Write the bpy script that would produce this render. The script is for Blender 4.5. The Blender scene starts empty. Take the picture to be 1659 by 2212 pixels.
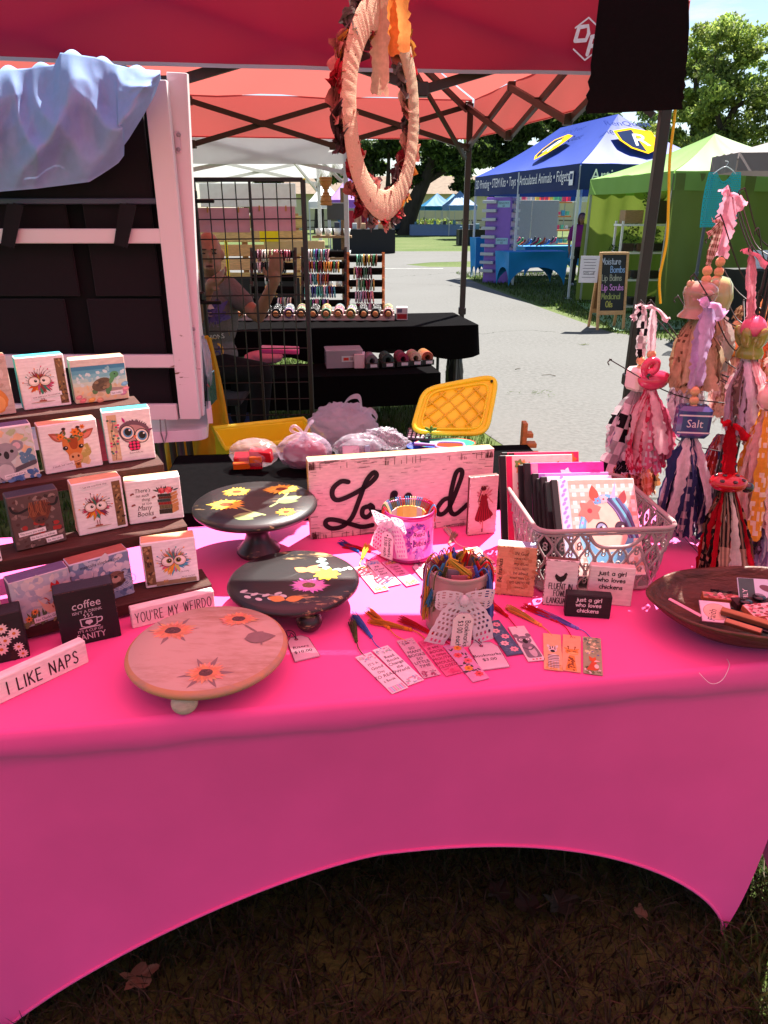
import bpy, math, random
import numpy as np
from mathutils import Matrix, Vector, noise as mnoise
R = math.radians
random.seed(7); rng = np.random.default_rng(7)
scene = bpy.context.scene
# ------------------------------------------------------------------ camera, sky, sun, exposure
TH = R(22.8); FPX = 1534.0; CAMH = 1.55; PX0, PY0 = 829.5, 1106.0      # photo measured on a 1659 x 2212 grid
cam_d = bpy.data.cameras.new('camera'); cam = bpy.data.objects.new('camera', cam_d)
scene.collection.objects.link(cam); scene.camera = cam
cam.location = (0, 0, CAMH); cam.rotation_euler = (R(90) - TH, 0, 0)
cam_d.sensor_fit = 'HORIZONTAL'; cam_d.sensor_width = 36.0; cam_d.lens = 36.0 * FPX / 1659.0
cam_d.clip_start = 0.05; cam_d.clip_end = 2000
SUN = Vector((0.26, 0.43, 0.80)).normalized()
w = bpy.data.worlds.new('World'); scene.world = w; w.use_nodes = True
nt = w.node_tree; nt.nodes.clear()
wo = nt.nodes.new('ShaderNodeOutputWorld'); bg = nt.nodes.new('ShaderNodeBackground')
sky = nt.nodes.new('ShaderNodeTexSky'); sky.sky_type = 'NISHITA'; sky.sun_disc = False
sky.sun_elevation = math.asin(SUN.z); sky.sun_rotation = math.atan2(SUN.x, SUN.y)
sky.air_density = 1.0; sky.dust_density = 0.6; sky.ozone_density = 1.4
tc = nt.nodes.new('ShaderNodeTexCoord'); sx = nt.nodes.new('ShaderNodeSeparateXYZ')
nt.links.new(tc.outputs['Generated'], sx.inputs[0])
mx = nt.nodes.new('ShaderNodeMath'); mx.operation = 'MAXIMUM'; mx.inputs[1].default_value = 0.06
nt.links.new(sx.outputs['Z'], mx.inputs[0])
dv = nt.nodes.new('ShaderNodeVectorMath'); dv.operation = 'DIVIDE'
cb = nt.nodes.new('ShaderNodeCombineXYZ')
for k in range(3): nt.links.new(mx.outputs[0], cb.inputs[k])
nt.links.new(tc.outputs['Generated'], dv.inputs[0]); nt.links.new(cb.outputs[0], dv.inputs[1])
nz = nt.nodes.new('ShaderNodeTexNoise'); nz.inputs['Scale'].default_value = 2.3; nz.inputs['Detail'].default_value = 9
nz.inputs['Roughness'].default_value = 0.58; nt.links.new(dv.outputs[0], nz.inputs['Vector'])
cr = nt.nodes.new('ShaderNodeValToRGB'); cr.color_ramp.elements[0].position = 0.50; cr.color_ramp.elements[1].position = 0.70
nt.links.new(nz.outputs['Fac'], cr.inputs[0])
mxc = nt.nodes.new('ShaderNodeMix'); mxc.data_type = 'RGBA'
nt.links.new(cr.outputs['Color'], mxc.inputs['Factor']); nt.links.new(sky.outputs[0], mxc.inputs[6]); mxc.inputs[7].default_value = (5.6, 5.7, 5.9, 1)
nt.links.new(mxc.outputs[2], bg.inputs['Color']); bg.inputs['Strength'].default_value = 0.05
nt.links.new(bg.outputs[0], wo.inputs[0])
sl = bpy.data.lights.new('sun', 'SUN'); sl.energy = 5.0; sl.angle = R(0.53); sl.color = (1.0, 0.955, 0.88)
so = bpy.data.objects.new('sun', sl); scene.collection.objects.link(so)
so.rotation_euler = (-SUN).to_track_quat('-Z', 'Y').to_euler(); so.location = (3, 8, 12)
vs = scene.view_settings; vs.view_transform = 'Standard'; vs.look = 'None'; vs.exposure = 1.8; vs.gamma = 1.0
vs.use_curve_mapping = False
scene.render.engine = 'CYCLES'
cy = scene.cycles; cy.use_denoising = True
try: cy.denoiser = 'OPENIMAGEDENOISE'
except Exception: pass
cy.max_bounces = 8; cy.diffuse_bounces = 5; cy.glossy_bounces = 3; cy.transmission_bounces = 4; cy.transparent_max_bounces = 12
cy.sample_clamp_indirect = 6.0; cy.caustics_reflective = False; cy.caustics_refractive = False
# ------------------------------------------------------------------ measuring helpers: a photo point seen on a plane -> a place in metres
_c, _s = math.cos(TH), math.sin(TH)
def ray(px, py):
  x = (px - PX0) / FPX; v = (py - PY0) / FPX
  return x, _c - v * _s, -(_s + v * _c)
def onZ(px, py, z):
  r = ray(px, py); t = (z - CAMH) / r[2]; return Vector((r[0]*t, r[1]*t, z))
def onY(px, py, Y):
  r = ray(px, py); t = Y / r[1]; return Vector((r[0]*t, Y, CAMH + r[2]*t))
def zat(Y, py):
  v = (py - PY0) / FPX; return CAMH - Y*(_s + v*_c)/(_c - v*_s)
def mpp(p): return (p[1]*_c + (CAMH - p[2])*_s) / FPX
# ------------------------------------------------------------------ colours and materials
def rgb(r, g=None, b=None):
  if g is None:
    h = r.lstrip('#'); r, g, b = int(h[0:2],16), int(h[2:4],16), int(h[4:6],16)
  f = lambda u: (u/255.0/12.92) if u/255.0 <= 0.04045 else ((u/255.0+0.055)/1.055)**2.4
  return (f(r), f(g), f(b))
MATS = {}
def mat(name, rough=0.6, var=0.12, vscale=30.0, bump=0.0, bscale=120.0, metal=0.0, spec=0.4, trans=0.0, alpha=1.0, coat=0.0,
    col=None, stretch=None, objcol=False, sheen=0.0, tint=None, tcol=None):
  """principled material; colour from the mesh's own colour layer unless col is given, broken up by noise"""
  if name in MATS: return MATS[name]
  m = bpy.data.materials.new(name); m.use_nodes = True; MATS[name] = m
  n = m.node_tree.nodes; l = m.node_tree.links; p = n['Principled BSDF']
  if objcol:
    a = n.new('ShaderNodeObjectInfo'); src = a.outputs['Color']
  elif col is None:
    a = n.new('ShaderNodeAttribute'); a.attribute_name = 'Col'; src = a.outputs['Color']
  else:
    a = n.new('ShaderNodeRGB'); a.outputs[0].default_value = (*col, 1); src = a.outputs[0]
  t = n.new('ShaderNodeTexCoord'); vec = t.outputs['Object']
  if stretch:
    mp = n.new('ShaderNodeMapping'); mp.inputs['Scale'].default_value = stretch; l.new(vec, mp.inputs[0]); vec = mp.outputs[0]
  nz = n.new('ShaderNodeTexNoise'); nz.inputs['Scale'].default_value = vscale; nz.inputs['Detail'].default_value = 5; l.new(vec, nz.inputs['Vector'])
  mr = n.new('ShaderNodeMapRange'); mr.inputs[1].default_value = 0.25; mr.inputs[2].default_value = 0.75
  mr.inputs[3].default_value = 1 - var; mr.inputs[4].default_value = 1 + var; l.new(nz.outputs['Fac'], mr.inputs[0])
  mu = n.new('ShaderNodeVectorMath'); mu.operation = 'SCALE'; l.new(src, mu.inputs[0]); l.new(mr.outputs[0], mu.inputs['Scale'])
  fin = mu.outputs[0]
  l.new(fin, p.inputs['Base Color'])
  p.inputs['Roughness'].default_value = rough; p.inputs['Metallic'].default_value = metal
  p.inputs['Specular IOR Level'].default_value = spec; p.inputs['Coat Weight'].default_value = coat
  if sheen: p.inputs['Sheen Weight'].default_value = sheen
  if bump:
    nb = n.new('ShaderNodeTexNoise'); nb.inputs['Scale'].default_value = bscale; nb.inputs['Detail'].default_value = 4; l.new(vec, nb.inputs['Vector'])
    bp = n.new('ShaderNodeBump'); bp.inputs['Strength'].default_value = bump; bp.inputs['Distance'].default_value = 0.01
    l.new(nb.outputs['Fac'], bp.inputs['Height']); l.new(bp.outputs[0], p.inputs['Normal'])
  out = n['Material Output']; sh = p.outputs[0]
  if trans > 0:
    tr = n.new('ShaderNodeBsdfTranslucent'); l.new(fin, tr.inputs['Color'])
    if tint:
      tm = n.new('ShaderNodeVectorMath'); tm.operation = 'MULTIPLY'; tm.inputs[1].default_value = tint; l.new(fin, tm.inputs[0]); l.new(tm.outputs[0], tr.inputs['Color'])
    if tcol:
      for k in list(tr.inputs['Color'].links): l.remove(k)
      tr.inputs['Color'].default_value = (*tcol, 1)
    ms = n.new('ShaderNodeMixShader'); ms.inputs[0].default_value = trans; l.new(sh, ms.inputs[1]); l.new(tr.outputs[0], ms.inputs[2]); sh = ms.outputs[0]
  if alpha < 1:
    tp = n.new('ShaderNodeBsdfTransparent'); ms = n.new('ShaderNodeMixShader'); ms.inputs[0].default_value = alpha
    l.new(tp.outputs[0], ms.inputs[1]); l.new(sh, ms.inputs[2]); sh = ms.outputs[0]
  l.new(sh, out.inputs['Surface'])
  return m
PLAIN = mat('plain', 0.6, 0.06, 25)
PRINT = mat('printed_ink', 0.55, 0.10, 60, spec=0.25)
WOOD = mat('painted_wood', 0.62, 0.16, 14, bump=0.12, bscale=60, stretch=(3, 12, 12))
RAWWOOD = mat('raw_wood', 0.65, 0.28, 9, bump=0.18, bscale=40, stretch=(2, 14, 14))
PLASTIC = mat('plastic', 0.35, 0.04, 12)
GLOSS = mat('glazed_ceramic', 0.12, 0.08, 30, coat=0.5)
METAL = mat('powder_coat', 0.45, 0.06, 40, spec=0.5)
CHROME = mat('zinc', 0.3, 0.1, 50, metal=1.0)
CLOTH = mat('cloth', 0.9, 0.08, 60, bump=0.15, bscale=900, spec=0.15, sheen=0.1)
RAG = mat('torn_cloth', 0.95, 0.16, 90, bump=0.4, bscale=500, spec=0.1, trans=0.25)
TARP = mat('canopy_fabric', 0.7, 0.05, 6, bump=0.12, bscale=5, spec=0.25, trans=0.42)
SKIN = mat('skin', 0.5, 0.10, 40, spec=0.35, bump=0.05, bscale=200)
LEAFM = mat('foliage', 0.6, 0.35, 2.0, spec=0.3, trans=0.45)
BARK = mat('bark', 0.9, 0.35, 6, bump=0.6, bscale=12, stretch=(1, 1, .25))
# ------------------------------------------------------------------ mesh building
class M:
  def __init__(s, c=(0.5, 0.5, 0.5)):
    s.v = []; s.f = []; s.c = []; s.sm = []; s.col = c; s.lay = 0; s.mat4 = None
  def add(s, vs, fs, col=None, smooth=False):
    o = len(s.v)
    if s.mat4 is not None: vs = [tuple(s.mat4 @ Vector(q)) for q in vs]
    s.v.extend([tuple(q) for q in vs]); s.f.extend([tuple(i + o for i in q) for q in fs])
    if col is None or not isinstance(col, list): s.c.extend([col or s.col] * len(fs))
    else: s.c.extend(col)
    s.sm.extend([smooth] * len(fs))
  def box(s, c, d, b=0.0, R3=None, col=None):
    """box centred c, size d, chamfer b, rotation matrix R3; col may be one colour or six (-x +x -y +y -z +z)"""
    hx, hy, hz = d[0]/2, d[1]/2, d[2]/2
    c = Vector(c)
    if b <= 0:
      vs = [(i*hx, j*hy, k*hz) for i in (-1,1) for j in (-1,1) for k in (-1,1)]
      fs = [(0,1,3,2),(4,6,7,5),(0,4,5,1),(2,3,7,6),(0,2,6,4),(1,5,7,3)]
      cl = col if isinstance(col, list) else None
    else:
      vs = []; idx = {}
      for i in (-1,1):
        for j in (-1,1):
          for k in (-1,1):
            idx[i,j,k,0] = len(vs); vs.append((i*hx, j*(hy-b), k*(hz-b)))
            idx[i,j,k,1] = len(vs); vs.append((i*(hx-b), j*hy, k*(hz-b)))
            idx[i,j,k,2] = len(vs); vs.append((i*(hx-b), j*(hy-b), k*hz))
      I = lambda i,j,k,a: idx[i,j,k,a]
      fs = []
      for q in (-1,1):
        r = [(-1,-1),(1,-1),(1,1),(-1,1)]
        if q < 0: r = r[::-1]
        fs.append(tuple(I(q,a,b2,0) for a,b2 in r))
      for q in (-1,1):
        r = [(-1,-1),(-1,1),(1,1),(1,-1)]
        if q < 0: r = r[::-1]
        fs.append(tuple(I(a,q,b2,1) for a,b2 in r))
      for q in (-1,1):
        r = [(-1,-1),(1,-1),(1,1),(-1,1)]
        if q < 0: r = r[::-1]
        fs.append(tuple(I(a,b2,q,2) for a,b2 in r))
      for i in (-1,1):
        for j in (-1,1): fs.append((I(i,j,-1,0),I(i,j,-1,1),I(i,j,1,1),I(i,j,1,0)))
        for k in (-1,1): fs.append((I(i,-1,k,0),I(i,-1,k,2),I(i,1,k,2),I(i,1,k,0)))
      for j in (-1,1):
        for k in (-1,1): fs.append((I(-1,j,k,1),I(-1,j,k,2),I(1,j,k,2),I(1,j,k,1)))
      for i in (-1,1):
        for j in (-1,1):
          for k in (-1,1): fs.append((I(i,j,k,0),I(i,j,k,1),I(i,j,k,2)))
      cl = (col + [col[2]]*(len(fs)-6)) if isinstance(col, list) else None
    vs = [Vector(q) for q in vs]
    if R3 is not None: vs = [R3 @ q for q in vs]
    s.add([q + c for q in vs], fs, cl if cl else col)
  def bar(s, a, b, w, t=None, up=(0,0,1), col=None, bev=0.0):
    """square bar from a to b"""
    a, b = Vector(a), Vector(b); t = t or w; d = b - a; L = d.length; z = d.normalized()
    u = Vector(up); x = u.cross(z)
    if x.length < 1e-4: x = Vector((1,0,0)).cross(z)
    x.normalize(); y = z.cross(x)
    s.box((a+b)/2, (w, t, L), bev, Matrix((x, y, z)).transposed(), col)
  def tube(s, pts, r, n=8, col=None, caps=True, closed=False):
    pts = [Vector(p) for p in pts]; k = len(pts); r = r if isinstance(r, (list, tuple)) else [r]*k
    vs = []; fs = []; prev = None
    for i, p in enumerate(pts):
      if closed: d = pts[(i+1) % k] - pts[i-1]
      else: d = pts[min(i+1, k-1)] - pts[max(i-1, 0)]
      d = d.normalized() if d.length > 1e-9 else Vector((0,0,1))
      if prev is None:
        x = d.cross(Vector((0,0,1)))
        if x.length < 1e-3: x = d.cross(Vector((1,0,0)))
      else: x = prev - d * prev.dot(d)
      x.normalize(); prev = x; y = d.cross(x)
      for j in range(n):
        a = 2*math.pi*j/n; vs.append(p + (x*math.cos(a) + y*math.sin(a))*r[i])
    for i in range(k if closed else k-1):
      for j in range(n):
        i2 = (i+1) % k
        fs.append((i*n+j, i*n+(j+1) % n, i2*n+(j+1) % n, i2*n+j))
    s.add(vs, fs, col, True)
    if caps and not closed:
      s.add(vs[:n], [tuple(range(n))[::-1]], col); s.add(vs[-n:], [tuple(range(n))], col)
  def lathe(s, prof, n=32, c=(0,0,0), R3=None, col=None, smooth=True, cols=None):
    vs = []; fs = []; k = len(prof); c = Vector(c)
    for r, z in prof:
      for j in range(n):
        a = 2*math.pi*j/n; q = Vector((r*math.cos(a), r*math.sin(a), z))
        vs.append((R3 @ q if R3 is not None else q) + c)
    fc = []
    for i in range(k-1):
      for j in range(n):
        fs.append((i*n+j, i*n+(j+1) % n, (i+1)*n+(j+1) % n, (i+1)*n+j)); fc.append(cols[i] if cols else (col or s.col))
    s.add(vs, fs, fc, smooth)
  def ell(s, c, r, nu=16, nv=10, R3=None, col=None, fn=None):
    vs = []; fs = []; c = Vector(c); r = r if isinstance(r, (list, tuple)) else (r, r, r)
    for i in range(nv+1):
      ph = math.pi*i/nv
      for j in range(nu):
        a = 2*math.pi*j/nu; q = Vector((math.sin(ph)*math.cos(a), math.sin(ph)*math.sin(a), math.cos(ph)))
        k = fn(q) if fn else 1.0
        q = Vector((q.x*r[0]*k, q.y*r[1]*k, q.z*r[2]*k))
        vs.append((R3 @ q if R3 is not None else q) + c)
    for i in range(nv):
      for j in range(nu): fs.append((i*nu+j, (i+1)*nu+j, (i+1)*nu+(j+1) % nu, i*nu+(j+1) % nu))
    s.add(vs, fs, col, True)
  def grid(s, fn, nu, nv, colfn=None, smooth=True):
    """surface fn(u,v), u,v in 0..1"""
    vs = [fn(i/nu, j/nv) for j in range(nv+1) for i in range(nu+1)]; fs = []; fc = []
    for j in range(nv):
      for i in range(nu):
        a = j*(nu+1)+i; fs.append((a, a+1, a+nu+2, a+nu+1)); fc.append(colfn((i+.5)/nu, (j+.5)/nv) if colfn else s.col)
    s.add(vs, fs, fc, smooth)
  def prism(s, pts, z0, z1, col=None):
    k = len(pts); vs = [(x, y, z0) for x, y in pts] + [(x, y, z1) for x, y in pts]
    fs = [tuple(range(k))[::-1], tuple(range(k, 2*k))] + [(i, (i+1) % k, k+(i+1) % k, k+i) for i in range(k)]
    s.add(vs, fs, col)
  # ---- flat printing in the x/y plane: every call is one layer of ink above the last
  def _z(s): s.lay += 1; return 0.0004 + 0.000006*s.lay
  def poly(s, pts, col):
    z = s._z(); s.add([(x, y, z) for x, y in pts], [tuple(range(len(pts)))], col)
  def oval(s, x, y, rx, ry=None, col=None, a=0.0, n=18, wob=0.0):
    ry = ry or rx; ca, sa = math.cos(a), math.sin(a); P = []
    for k in range(n):
      t = 2*math.pi*k/n; q = 1 + (wob*random.uniform(-1,1) if wob else 0); u, v = rx*q*math.cos(t), ry*q*math.sin(t); P.append((x+u*ca-v*sa, y+u*sa+v*ca))
    s.poly(P, col)
  def rect(s, x0, y0, x1, y1, col): s.poly([(x0,y0),(x1,y0),(x1,y1),(x0,y1)], col)
  def leaf(s, x, y, a, L, w, col, n=5):
    """pointed leaf from (x,y) towards angle a"""
    ca, sa = math.cos(a), math.sin(a); P = []
    for k in range(n+1): t = k/n; P.append((t*L, w*math.sin(math.pi*t**.8)/2))
    for k in range(n-1, 0, -1): t = k/n; P.append((t*L, -w*math.sin(math.pi*t**.8)/2))
    s.poly([(x+u*ca-v*sa, y+u*sa+v*ca) for u, v in P], col)
  def stroke(s, pts, wd, col, closed=False, taper=False):
    z = s._z(); k = len(pts); L = []; Rr = []
    for i in range(k):
      a = pts[i-1] if (i > 0 or closed) else pts[i]; b = pts[(i+1) % k] if (i < k-1 or closed) else pts[i]
      dx, dy = b[0]-a[0], b[1]-a[1]; q = math.hypot(dx, dy) or 1
      h = wd/2*(math.sin(math.pi*min(max(i/(k-1),.08),.92)) if taper else 1)
      L.append((pts[i][0]-dy/q*h, pts[i][1]+dx/q*h, z)); Rr.append((pts[i][0]+dy/q*h, pts[i][1]-dx/q*h, z))
    fs = [(i, i+k, (i+1) % k + k, (i+1) % k) for i in range(k if closed else k-1)]
    s.add(L+Rr, fs, col)
    if not closed and wd > 0.0012 and not taper:
      for p in (pts[0], pts[-1]):
        s.add([(p[0]+wd/2*math.cos(t*math.pi/4), p[1]+wd/2*math.sin(t*math.pi/4), z+0.00001) for t in range(8)], [tuple(range(8))], col)
  def text(s, txt, x, y, h, col, align='c', a=0.0, wx=1.0, slant=0.0, font='b'):
    """type: h is cap height; (x,y) the baseline point"""
    z = s._z(); W = text_width(txt, h)*wx; x0 = {'c': -W/2, 'l': 0, 'r': -W}[align]; ca, sa = math.cos(a), math.sin(a)
    k = h/GLYPH_CAP; cx = x0
    for ch in txt:
      g = GLYPH.get(ch)
      if g is None: cx += 0.3*k*wx; continue
      vs, fs, adv = g
      s.add([(x+(cx+(u*wx+v*slant)*k)*ca-v*k*sa, y+(cx+(u*wx+v*slant)*k)*sa+v*k*ca, z) for u, v in vs], fs, col); cx += adv*k*wx
  def hand(s, txt, x, y, h, wd, col, align='c', a=0.0, wx=1.0, gap=0.16):
    """pen lettering from single strokes; h is cap height"""
    W = hand_width(txt, h, wx, gap); cx = {'c': -W/2, 'l': 0, 'r': -W}[align]; ca, sa = math.cos(a), math.sin(a)
    for ch in txt:
      adv, strokes = HAND.get(ch, (0.35, []))
      for st in strokes:
        P = [((cx + u*h*wx), v*h) for u, v in smooth2(st)]
        s.stroke([(x+u*ca-v*sa, y+u*sa+v*ca) for u, v in P], wd, col)
      cx += (adv*wx + gap)*h
  def build(s, name, material, parent=None, matrix=None):
    me = bpy.data.meshes.new(name); me.from_pydata(s.v, [], s.f)
    at = me.attributes.new('Col', 'FLOAT_COLOR', 'FACE')
    at.data.foreach_set('color', np.array([(*q[:3], 1.0) for q in s.c], dtype=np.float32).ravel())
    me.polygons.foreach_set('use_smooth', s.sm); me.materials.append(material); me.update()
    return link(name, me, parent, matrix)
def link(name, data, parent=None, matrix=None):
  o = bpy.data.objects.new(name, data); scene.collection.objects.link(o)
  if parent is not None: o.parent = parent
  if matrix is not None: o.matrix_local = matrix
  return o
def tag(o, label, cat, group=None, kind=None):
  o['label'] = label
  if cat: o['category'] = cat
  if group: o['group'] = group
  if kind: o['kind'] = kind
  return o
def thing(name, label, cat, loc=(0,0,0), rz=0.0, group=None):
  o = bpy.data.objects.new(name, None); scene.collection.objects.link(o)
  o.location = loc; o.rotation_euler = (0, 0, rz); o.empty_display_size = 0.05
  return tag(o, label, cat, group)
def copy_tree(o, parent=None):
  q = o.copy(); scene.collection.objects.link(q)
  if parent is not None: q.parent = parent; q.matrix_local = o.matrix_local.copy()
  for ch in list(o.children): copy_tree(ch, q)
  return q
FRONT = Matrix(((1,0,0,0),(0,0,-1,0),(0,1,0,0),(0,0,0,1)))       # print plane x/y -> face x/z looking towards -y
def T(x, y, z, rz=0.0): return Matrix.Translation((x, y, z)) @ Matrix.Rotation(rz, 4, 'Z')
def rot3(ax, ang): return Matrix.Rotation(ang, 3, ax)
def smooth2(pts, n=5):
  """Catmull-Rom through 2d points; two-point strokes stay straight"""
  if len(pts) < 3: return list(pts)
  P = [pts[0]] + list(pts) + [pts[-1]]; out = []
  for i in range(1, len(P)-2):
    p0, p1, p2, p3 = P[i-1], P[i], P[i+1], P[i+2]
    for k in range(n):
      t = k/n; out.append(tuple(0.5*((2*p1[j]) + (-p0[j]+p2[j])*t + (2*p0[j]-5*p1[j]+4*p2[j]-p3[j])*t*t + (-p0[j]+3*p1[j]-3*p2[j]+p3[j])*t**3) for j in range(len(p1))))
  out.append(tuple(pts[-1])); return out
def smooth3(pts, n=6): return [Vector(p) for p in smooth2([tuple(p) for p in pts], n)]
# ---- type: outlines of the built-in face, one small mesh per character
GLYPH = {}; GLYPH_CAP = 0.7
def _load_glyphs():
  chars = "ABCDEFGHIJKLMNOPQRSTUVWXYZabcdefghijklmnopqrstuvwxyz0123456789$.,'!&-:%•…"
  tmp = []
  for ch in chars:
    pair = []
    for body in (ch, ch + 'I', 'I'):
      cu = bpy.data.curves.new('t', 'FONT'); cu.body = body; cu.size = 1.0; cu.resolution_u = 2
      o = bpy.data.objects.new('t', cu); scene.collection.objects.link(o); pair.append(o)
    tmp.append((ch, pair))
  dg = bpy.context.evaluated_depsgraph_get(); dg.update()
  def mesh_of(o):
    me = o.evaluated_get(dg).to_mesh(); v = [(q.co.x, q.co.y) for q in me.vertices]; f = [tuple(p.vertices) for p in me.polygons]
    o.evaluated_get(dg).to_mesh_clear(); return v, f
  cap = 0.7
  for ch, pair in tmp:
    v, f = mesh_of(pair[0]); v2, _ = mesh_of(pair[1]); v3, _ = mesh_of(pair[2])
    adv = (max(q[0] for q in v2) - max(q[0] for q in v3)) if v2 and v3 else 0.5
    GLYPH[ch] = (v, f, adv)
    if ch == 'H': cap = max(q[1] for q in v)
  for _, pair in tmp:
    for o in pair: cu = o.data; bpy.data.objects.remove(o); bpy.data.curves.remove(cu)
  return cap
GLYPH_CAP = _load_glyphs()
def text_width(t, h): return sum((GLYPH[c][2] if c in GLYPH else 0.3) for c in t)*h/GLYPH_CAP
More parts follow.
